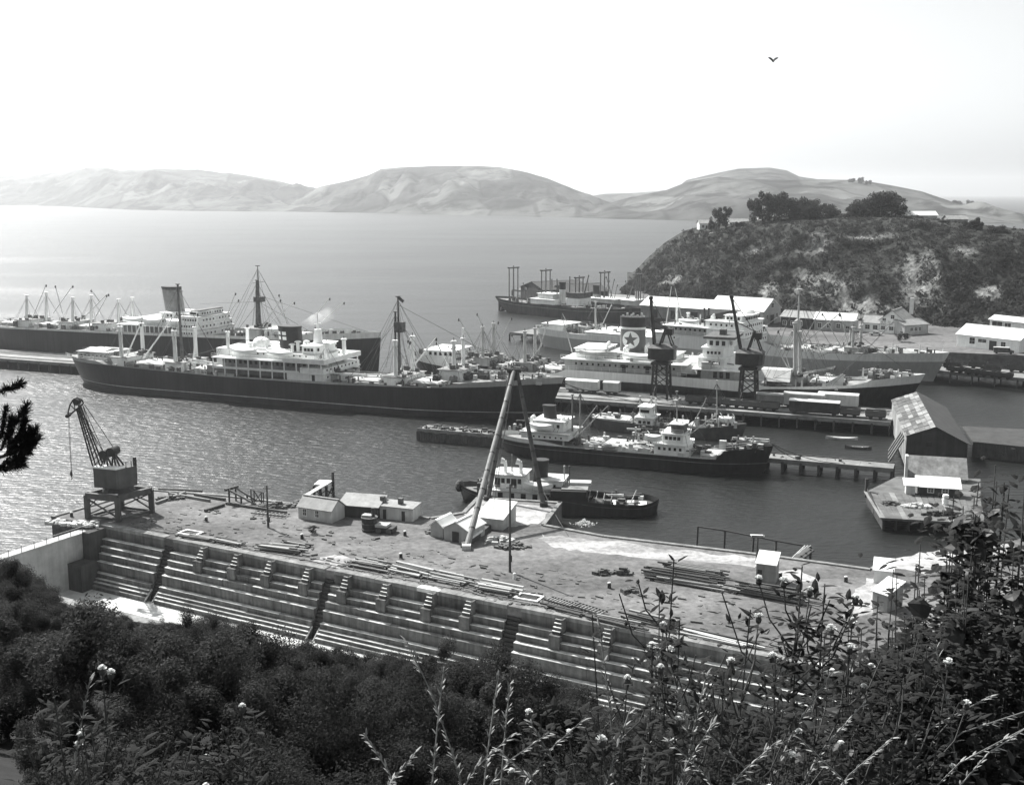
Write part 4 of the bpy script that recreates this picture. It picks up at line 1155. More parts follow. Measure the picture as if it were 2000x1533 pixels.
ports(T, x0 + 2, x1 - 2, 9.02, zb + 1.6, 7, 1.0, .8)
xF, _ = S.pix(1452, 690, 9)
z = 6.6
block(T, x1 - 2, xF, 9.2, z, z + 2.5, 'white_paint', 'deckhouse', 'off_white'); ports(T, x1, xF - 1, 9.22, z + 1.3, 14, .5, .5)
block(T, x1 + 1, xF - .5, 7.2, z + 2.71, z + 5.0, 'light_grey', 'deckhouse'); mb = MB(); mb.box(x1, xF, -9.2, 9.2, z + 5.01, z + 5.2); mb.build('boat_deck', 'white_bright', T)
ports(T, x1 + 2, xF - 12, 7.22, z + 4.0, 9, .7, .7)
mb = MB(); mb.box(xF - 13, xF, -9.2, 9.2, z + 2.72, z + 5.0); mb.build('bridge_front', 'white_paint', T); ports(T, 0, 0, 8.4, z + 3.9, 10, .6, .7, front=xF + .02); ports(T, 0, 0, 8.4, z + 1.4, 10, .6, .7, front=xF + .02)
block(T, xF - 14, xF - 1.2, 8.0, z + 5.21, z + 7.4, 'white_paint', 'bridge_tier', 'white_bright', 1); ports(T, xF - 13, xF - 2, 8.02, z + 6.4, 6, .6, .7); ports(T, 0, 0, 7.2, z + 6.4, 9, .6, .7, front=xF - .2)
block(T, xF - 8, xF - 2.2, 6.4, z + 7.61, z + 9.4, 'white_paint', 'wheelhouse', 'white_bright', 1); ports(T, xF - 7.6, xF - 2.6, 6.42, z + 8.6, 4, .8, .9); ports(T, 0, 0, 5.8, z + 8.6, 9, .8, .9, front=xF - 1.2)
mb = MB(); mb.box(xF - 1.25, xF - 1.2, -1, 1, z, z + .1) if False else None
railing(T, [(x1, -9.2, z + 2.7), (xF, -9.2, z + 2.7)]); railing(T, [(x1, -9.2, z + 5.2), (xF - 14, -9.2, z + 5.2)])
clutter(T, x1 + 2, xF - 15, 6.5, z + 5.2, 50, 57)
xa, _ = S.pix(1377, 640, 2.4); xb_, _ = S.pix(1424, 640, 2.4); _, z1 = S.pix(1424, 606, 2.4); _, z1b = S.pix(1377, 618, 2.4)
def wedge(z0, z1a, z1b, g=0): 
    w = 2.6 + g
    return [[(xa - g, -w * .6, z0), ((xa + xb_) / 2, -w, z0), (xb_ + g, -w * .7, z0), (xb_ + g, w * .7, z0), ((xa + xb_) / 2, w, z0), (xa - g, w * .6, z0)],
            [(xa - g, -w * .6, z1a), ((xa + xb_) / 2, -w, (z1a + z1b) / 2), (xb_ + g + 1.0, -w * .7, z1b), (xb_ + g + 1.0, w * .7, z1b), ((xa + xb_) / 2, w, (z1a + z1b) / 2), (xa - g, w * .6, z1a)]]
mb = MB(); mb.loft(wedge(z + 5.2, z1b, z1)); f = mb.build('funnel', 'mid_grey', T)
mb = MB(); r_ = wedge(z1b - 2.2, z1b + .02, z1 + .02, .05); r_[0] = [(p[0], p[1], p[2] + (z1 - z1b) * (p[0] - xa) / (xb_ - xa)) for p in r_[0]]; mb.loft(r_); mb.build('funnel_top', 'iron_black', f)
for px in (1376, 1384): pole(S, T, px, 603, 640, 3.2, .35, 'exhaust_post', 'iron_black')
x, _ = S.pix(1353, 645, 5); lifeboat(T, x, -8.0, z + 5.9, 7.5); cowl(T, x + 6, -3, z + 5.2, 2.6, .7, 1.1, 'white_bright', 'cowl')
mb = MB(); x, _ = S.pix(1476, 630, 0); mb.ell((xF - 4.5, 3.0, z + 9.6), 2.6, 2.6, 1.5, 10, 4, top_only=True); mb.build('radar_dome', 'white_bright', T)
for px, pyt, pyb in ((1136, 640, 690), (1664, 640, 698)):
    x, zb, zt = kingposts(S, T, px, pyt, pyb, 3.5, .5, 'light_grey', tie=True); masthouse(T, x, dk(x), 4.5, 4.5, 2.2, 'light_grey'); winches(T, x, dk(x), px, 7, 6, 6)
m1, x, zb, xt, zt = pole(S, T, 1662, 632, 690, 0, .6, 'foremast', 'light_grey', .4)
g = MB(); g.cbox((xt, 0, zt - .6), 3.0, 4.4, 1.6); g.build('mast_platform', 'light_grey', m1)
for p0, p1, o in (((1650, 690), (1606, 612), 1), ((1660, 690), (1642, 614), -1), ((1335, 640), (1318, 560), 0), ((1300, 640), (1312, 555), 0), ((1140, 690), (1098, 612), 2), ((1150, 690), (1196, 592), 1)):
    boom(S, T, p0, p1, o, o, .17, 'light_grey')
pole(S, T, 1344, 612, 660, 0, .5, 'kingpost', 'white_paint'); pole(S, T, 1322, 600, 660, 0, .45, 'kingpost', 'white_paint')
pole(S, T, 1163, 590, 690, 0, .5, 'aftermast', 'light_grey', .3)
mb = MB(); xm, _ = S.pix(1845, 690, 0); mb.tube((xm - .6, 0, 9), (xm - .6, 0, 12), .08, .06, 5); mb.build('jack_staff', 'white_paint', T)

# ================================================================== liner at the far left
S = berth(28, 738, 716, 40, 672)
S.o = S.o - S.u * 14; S.L += 14
T = S.root('cargo_liner', 'high sided black liner at the left with a broad pale buff funnel', 'ship', 'cargo ships at the jetties')
L = S.L
low = tabf([(-4, 9.4), (30, 10.0), (80, 10.4), (120, 11.0), (138, 11.6), (L + 8, 12.6)])
top = tabf([(-4, 10.4), (20, 10.4), (90, 11.4), (120, 11.9), (130, 12.3), (132, 13.2), (L + 8, 14.3)])
H = Hull(L, 19, low, 1.2, 3.0, zd=12, bluff=1.7, flare=.9)
H.strip(lambda x: -1.5, low, 6, 'hull', 'hull_black', T); H.strip(low, top, 2, 'upper_hull', 'off_white', T)
dk = tabf([(-6, 9.8), (90, 10.6), (120, 11.0), (131, 11.5), (L + 8, 13.0)])
H.deck(dk, 'deck', 'deck_wood', T)
clutter(T, 4, 64, 8, 10.2, 90, 61); clutter(T, 104, 131, 8, 10.9, 50, 62); clutter(T, 132, L - 2, 3, 12.2, 26, 63)
xa, _ = S.pix(318, 620, 2.4); xb_, _ = S.pix(352, 620, 2.4); _, z1 = S.pix(335, 560, 0)
hx0, _ = S.pix(232, 640, 9); hx1, _ = S.pix(388, 660, 9); zd = 10.6
block(T, hx0, hx1 - 8, 7.6, zd, zd + 2.6, 'mid_grey', 'deckhouse'); mb = MB(); mb.box(hx0 - 1, hx1 - 6, -9.3, 9.3, zd + 2.61, zd + 2.8); mb.build('promenade_deck', 'white_paint', T)
mb = MB()
for i in range(14): x = hx0 + (hx1 - 8 - hx0) * i / 13; mb.box(x - .12, x + .12, -9.2, -9.0, zd, zd + 2.6)
mb.build('stanchion_row', 'white_paint', T, kind='stuff')
block(T, hx0 + 6, hx1 - 1, 7.0, zd + 2.81, zd + 4.9, 'white_paint', 'deckhouse', 'off_white', 1); ports(T, hx0 + 8, hx1 - 3, 7.02, zd + 4.2, 14, .6, .6)
block(T, hx0 + 14, hx1 - 2.5, 5.4, zd + 5.11, zd + 6.6, 'white_paint', 'deckhouse', 'white_bright', 1); ports(T, hx0 + 16, hx1 - 3, 5.42, zd + 5.9, 9, .6, .7)
fx0, _ = S.pix(352, 640, 8); 
block(T, fx0, hx1, 9.2, zd - .4, zd + 2.0, 'white_paint', 'bridge_front', 'off_white', 1); block(T, fx0, hx1 - .3, 9.0, zd + 2.21, zd + 4.1, 'white_paint', 'bridge_front', None, 1)
block(T, fx0, hx1 - .6, 8.2, zd + 4.12, zd + 6.0, 'white_paint', 'bridge_front', 'off_white', 1); block(T, fx0 + 2.5, hx1 - 2, 6.6, zd + 6.22, zd + 7.7, 'white_paint', 'wheelhouse', None, 1)
mb = MB(); mb.box(fx0 + 3, hx1 - 1.5, -6.0, 6.0, zd + 7.71, zd + 8.0); mb.build('wheelhouse_top', 'gear_dark', T)
for q in range(4):
    ports(T, 0, 0, (8.4, 8.2, 7.4, 5.8)[q], zd + (1.0, 3.2, 5.1, 7.0)[q], 9, .5, .6, front=hx1 + (.95, .65, .35, -1.05)[q]); ports(T, fx0 + (3 if q == 3 else 1), hx1 - (2.4 if q == 3 else 1), (9.22, 9.02, 8.22, 6.62)[q], zd + (1.0, 3.2, 5.1, 7.0)[q], 6, .5, .6)
f, on = funnel(T, xa, xb_, 4.8, zd + 5, z1, 'mid_grey', 1.4, top=z1 - .9, top_m='gear_dark')
for px in (260, 300, 345):
    x, _ = S.pix(px, 632, 7.6); lifeboat(T, x, -8.0, zd + 3.5, 7.5)
m1, x, zb, xt, zt = pole(S, T, 508, 520, 645, 0, .55, 'mast', 'gear_dark', .12, 503)
g = MB(); g.cbox((xt + .2, 0, zt - 11), 2.6, 2.6, 1.6); g.build('crows_nest', 'gear_dark', m1); g = MB(); g.beam((xt, -3, zt - 5), (xt, 3, zt - 5), .12, .12); g.build('yard', 'gear_dark', m1)
pole(S, T, 502, 548, 645, 1.5, .5, 'kingpost', 'gear_dark'); masthouse(T, x, dk(x), 6, 5, 2.6, 'off_white'); winches(T, x, dk(x), 71, 8, 6, 6)
for px, pyt in ((52, 578), (90, 572), (142, 582), (178, 578), (231, 585), (258, 582)):
    pole(S, T, px, pyt, 640, 2.5 if px in (52, 142, 231) else -2.5, .5, 'kingpost', 'white_paint')
for px in (65, 150, 215): x, _ = S.pix(px, 640, 0); masthouse(T, x, dk(x), 6, 5, 2.3); winches(T, x, dk(x), px, 8, 6, 7)
for p0, p1, o in (((62, 625), (90, 556), 2), ((122, 612), (108, 558), -2), ((104, 612), (142, 558), 2), ((160, 625), (208, 576), 2), ((195, 590), (178, 566), -2), ((185, 622), (212, 574), 0), ((436, 630), (466, 585), 2), ((440, 625), (460, 572), -2), ((512, 640), (548, 585), 3), ((516, 640), (575, 590), 1), ((560, 632), (545, 575), -2), ((630, 628), (672, 590), 0), ((606, 628), (644, 582), 0)):
    boom(S, T, p0, p1, o, o, .14, 'off_white')
wire(S, T, [((xt, 0, zt - 9), (L - 2, 0, 13.5)), ((xt, 0, zt - 11), (108, -8, 11.4)), ((xt, 0, zt - 11), (128, -8, 12)), ((xt, 0, zt - 11), (125, 8, 12)), ((xt, 0, zt - 11), (90, 0, 20))], .05)
for x0, x1 in ((10, 18), (26, 35), (43, 51), (107, 112), (120, 129)): hatch(T, x0, x1, 4, dk(x0), 1.1)
block(T, 116.5, 119.5, 4, 11, 13.4, 'white_paint', 'mast_house', 'white_bright')

# ================================================================== two old steamers at the far pier
def steamer(bow, ang, L, label, spec, seed):
    S = Frame(bow, ang, L); T = S.root('old_steamer', label, 'ship', 'old steamers at the far pier')
    top = tabf([(-8, 7.0), (6, 6.4), (16, 5.6), (L * .6, 5.2), (L * .88, 6.6), (L + 6, 7.6)])
    H = Hull(L, 13, top, 1.0, 7.0, zd=6.5, ts=.2)
    H.strip(lambda x: -1.2, top, 6, 'hull', 'hull_rust', T); H.strip(lambda x: top(x) - 1.5, lambda x: top(x) - 1.3, 1, 'rubbing_strake', 'mid_grey', T, .06)
    H.deck(lambda x: top(x) - .9, 'deck', 'wood_grey', T); clutter(T, 0, L - 6, 4.5, 5.0, 80, seed)
    mb = MB(); mb.box(-5.2, -3.4, -.25, .25, -1, 4.2); mb.tube((-2.6, 0, .4), (-3.2, 0, .4), 1.5, 1.5, 8); mb.build('rudder', 'hull_rust', T)
    return S, T, H
p = G(990, 608); ang3 = ANG2 - 6
u3 = Vector((math.cos(math.radians(ang3)), math.sin(math.radians(ang3)), 0)); n3 = Vector((-u3.y, u3.x, 0))
S, T, H = steamer(p + u3 * 82, ang3, 82, 'rust dark old steamer with slim black funnel and white deckhouse by the gabled pier shed', None, 81)
_, x0, x1, zb, zt = house(S, T, 1036, 1082, 596, 587, 5.2, 'white_paint', 'deckhouse', None, 'white_bright')
block(T, x0 + 3, x1 - 2, 3.6, zt + .22, zt + 2.4, 'off_white', 'deckhouse', 'white_bright')
_, x0, x1, zb, zt = house(S, T, 1106, 1130, 598, 584, 4.4, 'white_paint', 'bridge_house')
block(T, x0 + .5, x1, 4.2, zt + .01, zt + 2.2, 'gear_dark', 'bridge_cab', 'roof_dark')
xa, _ = S.pix(1090, 570, 1.2); xb_, _ = S.pix(1101, 570, 1.2); _, z1 = S.pix(1095, 551, 0); funnel(T, xa, xb_, 2.4, 6, z1, 'off_white', .2, top=z1 - 3.2)
def goalpost(px, pyt, pyb, w, S=S, T=T):
    x, zb = S.pix(px, pyb, 0); _, zt = S.pix(px, pyt, 0)
    for y in (-w, 0, w):
        mb = MB(); mb.tube((x, y, 5), (x, y, zt - (0 if y == 0 else .6)), .4 if y == 0 else .28, .25, 6); mb.build('mast', 'gear_dark', T)
    mb = MB(); mb.cbox((x, 0, zt - 1.2), 1.6, w * 2 + .6, .6); mb.build('cross_tree', 'gear_dark', T)
goalpost(1003, 519, 588, 3.0); goalpost(1066, 524, 578, 3.0); goalpost(1131, 538, 592, 2.6)
for p0, p1 in (((1112, 590), (1113, 540)), ((1141, 575), (1150, 537)), ((1078, 575), (1078, 545)), ((1088, 575), (1088, 545))): boom(S, T, p0, p1, 0, 0, .3, 'gear_dark')
p2 = G(1120, 612) + n3 * 9
S2, T2, H2 = steamer(p2 + u3 * 74, ang3, 74, 'second dark old steamer lying beyond, its squat black funnel above the white ship roofs', None, 83)
xa, _ = S2.pix(1156, 590, 1.2); xb_, _ = S2.pix(1167, 590, 1.2); _, z1 = S2.pix(1160, 557, 0); funnel(T2, xa, xb_, 2.6, 5, z1, 'mid_grey', .2, top=z1 - 4)
house(S2, T2, 1145, 1200, 600, 586, 4.6, 'off_white', 'deckhouse', None, 'white_paint')
house(S2, T2, 1212, 1236, 604, 588, 4.6, 'off_white', 'deckhouse', None, 'white_paint')
goalpost(1180, 528, 600, 3, S2, T2); goalpost(1246, 532, 606, 1.6, S2, T2)
for p0, p1 in (((1200, 596), (1184, 540)), ((1222, 600), (1240, 545)), ((1188, 600), (1200, 545))): boom(S2, T2, p0, p1, 0, 0, .2, 'gear_dark')

for i, (pa_, pb_, q_) in enumerate((((1152, 600), (1148, 545), 0), ((1170, 600), (1190, 548), 0), ((1195, 604), (1206, 556), 1), ((1210, 606), (1236, 560), 0), ((1168, 600), (1174, 552), 1), ((1228, 606), (1222, 548), 0), ((1252, 606), (1262, 552), 0), ((1060, 592), (1052, 560), 2), ((1030, 594), (1022, 552), 2))):
    boom(S2 if q_ < 2 else S, T2 if q_ < 2 else T, pa_, pb_, 1.5 * (q_ - .5), 1.5 * (q_ - .5), .16, 'gear_dark')
# ================================================================== coaster at the small jetty
S = Frame(G(1490, 925), -21.5, 55)
T = S.root('coaster', 'small black coaster with white bridge forward, moored to the low timber jetty', 'ship')
L = S.L
top = tabf([(-4, 4.2), (12, 3.9), (16, 3.2), (26, 3.0), (28, 3.6), (37, 3.2), (45, 3.3), (46.5, 4.9), (L + 4, 6.3)])
H = Hull(L, 9.6, top, 1.6, 2.2, zd=5, ts=.24)
H.strip(lambda x: -1.0, lambda x: min(top(x), 3.1 if x < 46 else 9), 5, 'hull', 'hull_black', T); H.strip(lambda x: 2.2, lambda x: 2.32, 1, 'rubbing_strake', 'mid_grey', T, .05)
H.strip(lambda x: min(top(x), 3.1 if x < 46 else 9) - .001, lambda x: top(x), 1, 'bulwark', 'band_white', T, t1=.84)
dk = tabf([(-4, 3.3), (14, 3.1), (28, 2.6), (45, 2.5), (46, 4.2), (L + 3, 5.2)]); H.deck(dk, 'deck', 'deck_wood', T, .15)
_, x0, x1, zb, zt = house(S, T, 1018, 1110, 862, 850, 4.2, 'white_paint', 'after_house', None, 'off_white'); ports(T, x0 + 1, x1 - 1, 4.22, zt - .8, 7, .35, .35)
block(T, x0 + 2.5, x1 - 1.5, 3.0, zt + .22, zt + 2.3, 'white_paint', 'upper_house', 'white_bright'); ports(T, x0 + 3, x1 - 2, 3.02, zt + 1.4, 4, .6, .7)
xf0, _ = S.pix(1063, 830, 0); xf1, _ = S.pix(1088, 830, 0); _, z1 = S.pix(1075, 792, 0); f, on = funnel(T, xf0, xf1, 1.9, zt + 2, z1, 'wall_mid', .3, top=z1 - 2.6); f.data.materials[0] = M('dark_grey')
lifeboat(T, x0 + 4.2, -3.6, zt + .3, 5.2, 1.7); lifeboat(T, x0 + 4.2, 3.6, zt + .3, 5.2, 1.7)
for px in (1037, 1095, 1103): x, _ = S.pix(px, 840, 2); cowl(T, x, -1.8, zt, 2.2, .3, .6, 'white_paint', 'cowl')
for px, pyt in ((1118, 772), (1133, 765)): pole(S, T, px, pyt, 858, .8 if px == 1118 else -1.2, .24, 'mast', 'mid_grey', .14)
for p0, p1 in (((1120, 852), (1166, 792)), ((1124, 855), (1188, 792))): boom(S, T, p0, p1, 1.0, 1.0, .13, 'light_grey')
for a_, b_ in ((1142, 1174), (1178, 1272)):
    xh0, _ = S.pix(a_, 870, 2); xh1, _ = S.pix(b_, 870, 2); hatch(T, xh0, xh1, 3.0, dk(20), .9)
x0, _ = S.pix(1270, 885, 4.5); x1, _ = S.pix(1360, 893, 4.5)
block(T, x0 + .5, x1 - 2.6, 3.4, 2.7, 5.0, 'white_paint', 'bridge_house', 'white_bright', .8); ports(T, x0 + 1, x1 - 3, 3.42, 4.2, 5, .5, .6)
block(T, x0 + 2, x1 - 3.2, 2.8, 5.2, 7.1, 'white_paint', 'bridge_house', 'white_bright', .7); block(T, x0 + 3.6, x1 - 3.6, 2.4, 7.3, 9.0, 'gear_dark', 'wheelhouse', 'off_white', .5)
ports(T, x0 + 2.4, x1 - 3.6, 2.82, 6.3, 4, .6, .7)
railing(T, [(x0, -3.6, 5.2), (x1 - 2, -3.6, 5.2)], .9); railing(T, [(x0 + 1.5, -3.0, 7.3), (x1 - 3, -3.0, 7.3)], .8)
lifeboat(T, x0 + .2, -3.2, 5.3, 3.6, 1.3)
m1, x, zb, xt, zt2 = pole(S, T, 1322, 766, 870, 0, .2, 'foremast', 'mid_grey', .12); g = MB(); g.cbox((xt, 0, zt2 - 1.6), .9, 3.6, .2); g.build('cross_tree', 'mid_grey', m1)
for p0, p1 in (((1338, 858), (1380, 778)), ((1345, 850), (1402, 808))): boom(S, T, p0, p1, .8, .8, .12, 'light_grey')
x0, _ = S.pix(1372, 880, 2); x1, _ = S.pix(1420, 885, 2); hatch(T, x0, x1, 2.6, 2.5, .8)
clutter(T, 46.5, L - 1, 2.0, 4.6, 40, 91); clutter(T, 14, 45, 3.8, 2.7, 110, 92); clutter(T, 2, 13, 3.2, 5.3, 30, 93); clutter(T, 28, 36, 3.2, 5.2, 26, 94); railing(T, [(46, -4.3, 4.9), (50, -3.2, 5.3), (54, -1.2, 5.9), (56, 0, 6.2), (54, 1.2, 5.9), (48, 4.0, 5.1)], .9)
mb = MB(); mb.tube((49.5, -1.2, 5.2), (49.5, 1.2, 5.2), .55, .55, 8); mb.build('windlass', 'gear_dark', T)

# ================================================================== second coaster behind it
S = Frame(G(1448, 858), -24, 36)
T = S.root('coaster', 'smaller dark grey coaster with little white wheelhouse lying beyond the black coaster', 'ship')
L = S.L
top = tabf([(-3, 2.8), (16, 2.2), (26, 2.4), (L + 3, 4.2)]); H = Hull(L, 7.6, top, 1.2, 1.5, zd=4); H.strip(lambda x: -1, top, 4, 'hull', 'dark_grey', T); H.deck(lambda x: top(x) - .6, 'deck', 'wood_grey', T, .12)
_, x0, x1, zb, zt = house(S, T, 1242, 1274, 836, 818, 2.6, 'white_paint', 'bridge_house', None, 'white_bright'); ports(T, x0 + .4, x1 - .4, 2.62, zt - 1, 3, .7, .7)
block(T, x0 + .6, x1 - .8, 2.0, zt + .2, zt + 2.4, 'white_paint', 'wheelhouse', 'white_bright'); ports(T, x0 + .8, x1 - 1, 2.02, zt + 1.5, 3, .7, .7)
for px, pyt in ((1250, 775), (1272, 776), (1281, 780)): pole(S, T, px, pyt, 836, 1.0 if px == 1250 else -1, .2, 'kingpost', 'off_white', .14)
pole(S, T, 1400, 745, 834, 0, .18, 'foremast', 'light_grey', .1)
for p0, p1 in (((1245, 824), (1188, 820)), ((1244, 828), (1155, 828)), ((1400, 822), (1345, 828)), ((1402, 818), (1380, 822))): boom(S, T, p0, p1, 1, 1, .13, 'white_paint')
x0, _ = S.pix(1160, 838, 1); x1, _ = S.pix(1235, 840, 1); hatch(T, max(-.5, x0), x1, 2.4, 1.8, .8); x0, _ = S.pix(1345, 842, 1); x1, _ = S.pix(1380, 845, 1); hatch(T, x0, x1, 2.2, 1.8, .8)
clutter(T, 26, L - 1, 1.8, 2.8, 34, 95); clutter(T, 0, 26, 2.8, 1.8, 50, 96)
lifeboat(T, L - 3.5, -.6, 3.5, 4.0, 1.5)

# ================================================================== steam tug
S = Frame(G(905, 975), 180 - 14, 22.5, 1)
T = S.root('steam_tug', 'black steam tug with white wheelhouse alongside the shear legs, its fender bow to the left', 'tug')
L = S.L
top = tabf([(-3, 2.3), (3, 1.9), (10, 1.9), (16, 2.2), (L + 3, 3.6)]); H = Hull(L, 8.6, top, 1.2, 2.2, zd=3.4, ts=.22, tb=.34)
H.strip(lambda x: -1, top, 5, 'hull', 'hull_black', T); H.strip(lambda x: top(x) - .75, lambda x: top(x) - .6, 1, 'rubbing_strake', 'mid_grey', T, .08)
H.deck(lambda x: top(x) - .8, 'deck', 'wood_grey', T, .2)
mb = MB(); mb.ell((L + .7, 0, 2.5), .8, 1.3, 1.1, 10, 6); mb.build('bow_fender', 'rope', T)
x0, _ = S.pix(1106, 955, 3.3); x1, _ = S.pix(962, 955, 3.3)
mb = MB(); mb.box(x0, x1, -3.3, 3.3, 1.2, 3.0); mb.build('deckhouse', 'white_paint', T); mb = MB()
for k in range(6): xx = x0 + 1.4 + k * 2.1; mb.box(xx - .45, xx + .45, 3.28, 3.33, 1.3, 2.7)
mb.build('door_row', 'glass_dark', T, kind='stuff')
mb = MB(); mb.box(x0 - .3, x1 + .5, -3.9, 3.9, 3.003, 3.16); mb.build('boat_deck', 'off_white', T)
xw0, _ = S.pix(1022, 930, 2.4); block(T, xw0, x1 - .2, 2.5, 3.17, 5.6, 'white_paint', 'wheelhouse', 'off_white', .8)
mb = MB()
for k in range(5): xx = xw0 + .7 + k * (x1 - xw0 - 1.4) / 4; w_ = .5 if k in (1, 4) else .32; mb.box(xx - w_, xx + w_, 2.48, 2.53, (3.4 if k in (1, 4) else 4.2), 5.1)
mb.build('window_row', 'glass_dark', T, kind='stuff')
block(T, x0 + 1, xw0 - 3, 2.2, 3.17, 5.0, 'white_paint', 'engine_house', 'off_white'); ports(T, x0 + 2, xw0 - 4, 2.2, 4.2, 3, .4, .4)
xf, _ = S.pix(1055, 950, 0); funnel(T, xf - 1.3, xf + 1.3, 2.4, 3.2, 8.2, 'iron_black', .2)
lifeboat(T, x0 + 5.2, 2.9, 3.2, 5.4, 1.7, 'white_paint')
for px in (988, 1018): x, _ = S.pix(px, 935, 1); cowl(T, x, 1.2, 5.8, 1.6, .3, .6, 'white_paint', 'cowl')
pole(S, T, 1000, 890, 940, 0, .13, 'mast', 'gear_dark', .08)
for px in (1102, 1112): pole(S, T, px, 912, 958, 1.0, .12, 'signal_post', 'off_white' if px == 1102 else 'gear_dark', .1)
railing(T, [(x0, 3.8, 3.16), (xw0, 3.8, 3.16), (x1 + .4, 3.8, 3.16)], .9, 'off_white', 1.6); railing(T, [(xw0, 2.7, 5.8), (x1, 2.7, 5.8)], .8, 'off_white', 1.6)
mb = MB(); mb.box(x0 - 1.2, x0 - .6, -2.0, 2.0, 1.2, 2.5); mb.build('towing_house', 'wall_dark', T); clutter(T, x1 + 1, L - 2, 2, 1.8, 16, 98); clutter(T, .5, x0, 2.2, 1.3, 10, 97)
S = Frame(G(1283, 1000), -7, 19.0)
T = S.root('hopper_barge', 'low dark hopper barge with rounded stern lying astern of the steam tug', 'barge')
L = S.L
top = tabf([(-3, 3.3), (4, 3.0), (9, 2.3), (14, 2.1), (L + 2, 2.5)]); H = Hull(L, 7.6, top, .4, .8, zd=3, ts=.12, tb=.22, bluff=2.4, flare=.6)
H.strip(lambda x: -1, top, 5, 'hull', 'hull_black', T); H.strip(lambda x: top(x) - .7, lambda x: top(x) - .58, 1, 'rubbing_strake', 'gear_dark', T, .08)
H.deck(lambda x: top(x) - 1.0, 'deck', 'wood_dark', T, .2)
mb = MB(); mb.box(.6, 6.8, -2.9, 2.9, 2.0, 4.0); mb.build('winch_house', 'iron_black', T); mb = MB(); mb.box(2.4, 7.0, -2.2, 2.6, 4.003, 4.2); mb.build('house_roof', 'mid_grey', T)
mb = MB(); mb.box(3.4, 7.4, .6, 2.6, 4.21, 4.7); mb.build('skylight', 'off_white', T)
for k in range(4): mb = MB(); mb.path([(7.2 + 1.3 * k, -3.3, 1.3), (7.2 + 1.3 * k, -2.8, 2.7), (7.2 + 1.3 * k, 2.8, 2.7), (7.2 + 1.3 * k, 3.3, 1.3)], .07, .07, 5); mb.build('hoop_frame', 'mid_grey', T)
for x0, x1, y0, y1, h in ((11.2, 13.0, -2, 1.4, .5), (13.8, 15.0, -1.8, .8, .7), (15.8, 17.2, -1.4, 1.2, .45)): mb = MB(); mb.box(x0, x1, y0, y1, 1.1, 1.1 + h); mb.build('deck_locker', 'white_paint', T)
mb = MB(); mb.beam((14.2, -1, 1.2), (15.4, -.6, 4.0), .14, .14); mb.build('davit', 'off_white', T)
clutter(T, 10, L - 2, 2.6, 1.2, 20, 99)
# ================================================================== wharves and jetties
wharf('coaster_jetty', 'low dark timber jetty the two coasters are moored to', G(815, 838, 2.6), math.degrees(math.atan2((G(1745, 917, 2.6) - G(815, 838, 2.6)).y, (G(1745, 917, 2.6) - G(815, 838, 2.6)).x)), (G(1745, 917, 2.6) - G(815, 838, 2.6)).length, 5.2, 2.6, 'wood_grey', 'wood_dark', 3.4, pile_r=.3)
ctj = [o for o in COL.objects if o.name.startswith('coaster_jetty')][0]
r = random.Random(41)
for k in range(34):
    mb = MB(); mb.box(.1 + k * .62, .66 + k * .62, -.42, -.3, r.uniform(-.4, .1), 2.2 + r.uniform(-.15, .2)); mb.build('skirt_board', 'wood_dark', ctj)
mb = MB()
for k in range(150):
    x = r.uniform(.5, 26) if r.random() < .7 else r.uniform(26, 98); y = r.uniform(.6, 4.6); a = r.uniform(.15, .5)
    mb.cbox((x, y, 2.58), a * r.uniform(1, 3), a, a * r.uniform(.4, 1.6), r.uniform(0, 3))
mb.build('deck_litter', 'gear_dark', ctj, kind='stuff')
for k in range(9): mb = MB(); mb.tube((2 + 4.5 * k, .5, 2.62), (2 + 4.5 * k, .5, 3.5), .18, .18, 7); mb.build('mooring_post', 'wood_dark', ctj)
wharf('far_pier', 'long pier beyond the pale grey ship, running to the shore road', JA2, ANG2, L2 + 40, 15.0, 3.0, 'wood_grey', 'wood_dark', 6.0)
o2 = JA2 + n3 * 0
fp = G(1000, 566, 3.0)
wharf('far_pier', 'outermost pier behind the old steamers carrying the gabled shed', fp, ang3, 120, 16.0, 3.0, 'wood_grey', 'wood_dark', 7.0)
mb = MB(); a = DK(0, 0, 0)
sl = [G(1692, 960, 2.2), G(1724, 1012, 2.2), G(1925, 1024, 2.2), G(1915, 975, 2.2), G(1915, 935, 2.2), G(1752, 930, 2.2)]
slip = thing('slip_wharf', 'low planked slip wharf in front of the iron roofed boat shed', 'wharf', (0, 0, 0))
mb = MB(); mb.prism([pt2(p) for p in sl], 1.9, 2.2); mb.build('deck', 'wood_weathered', slip)
for i in range(8):
    for t in (0.06, .5):
        p = sl[1].lerp(sl[2], i / 8.0 + .02).lerp(sl[0].lerp(sl[3], i / 8.0), t); mb = MB(); mb.tube((p.x, p.y, -2), (p.x, p.y, 1.9), .25, .25, 7); mb.build('pile', 'wood_dark', slip)
for i in range(16):
    mb = MB(); a_ = sl[0].lerp(sl[3], i / 16.0 * .9); b_ = sl[1].lerp(sl[2], i / 16.0 * .9)
    mb.beam(a_ + Vector((0, 0, .05)), b_ + Vector((0, 0, .05)), .9, .08); mb.build('plank', 'wood_weathered' if i % 4 else 'wood_grey', slip)
mb = MB(); mb.add([sl[0] + Vector((0, 0, -1.9)), sl[1] + Vector((0, 0, -1.9)), sl[1], sl[0] + Vector((0, 0, .9))], [(0, 1, 2, 3)]); mb.beam(sl[0] + Vector((0, 0, -1)), sl[0] + Vector((0, 0, 2.4)), .5, .5); mb.build('end_wall', 'wall_dark', slip)

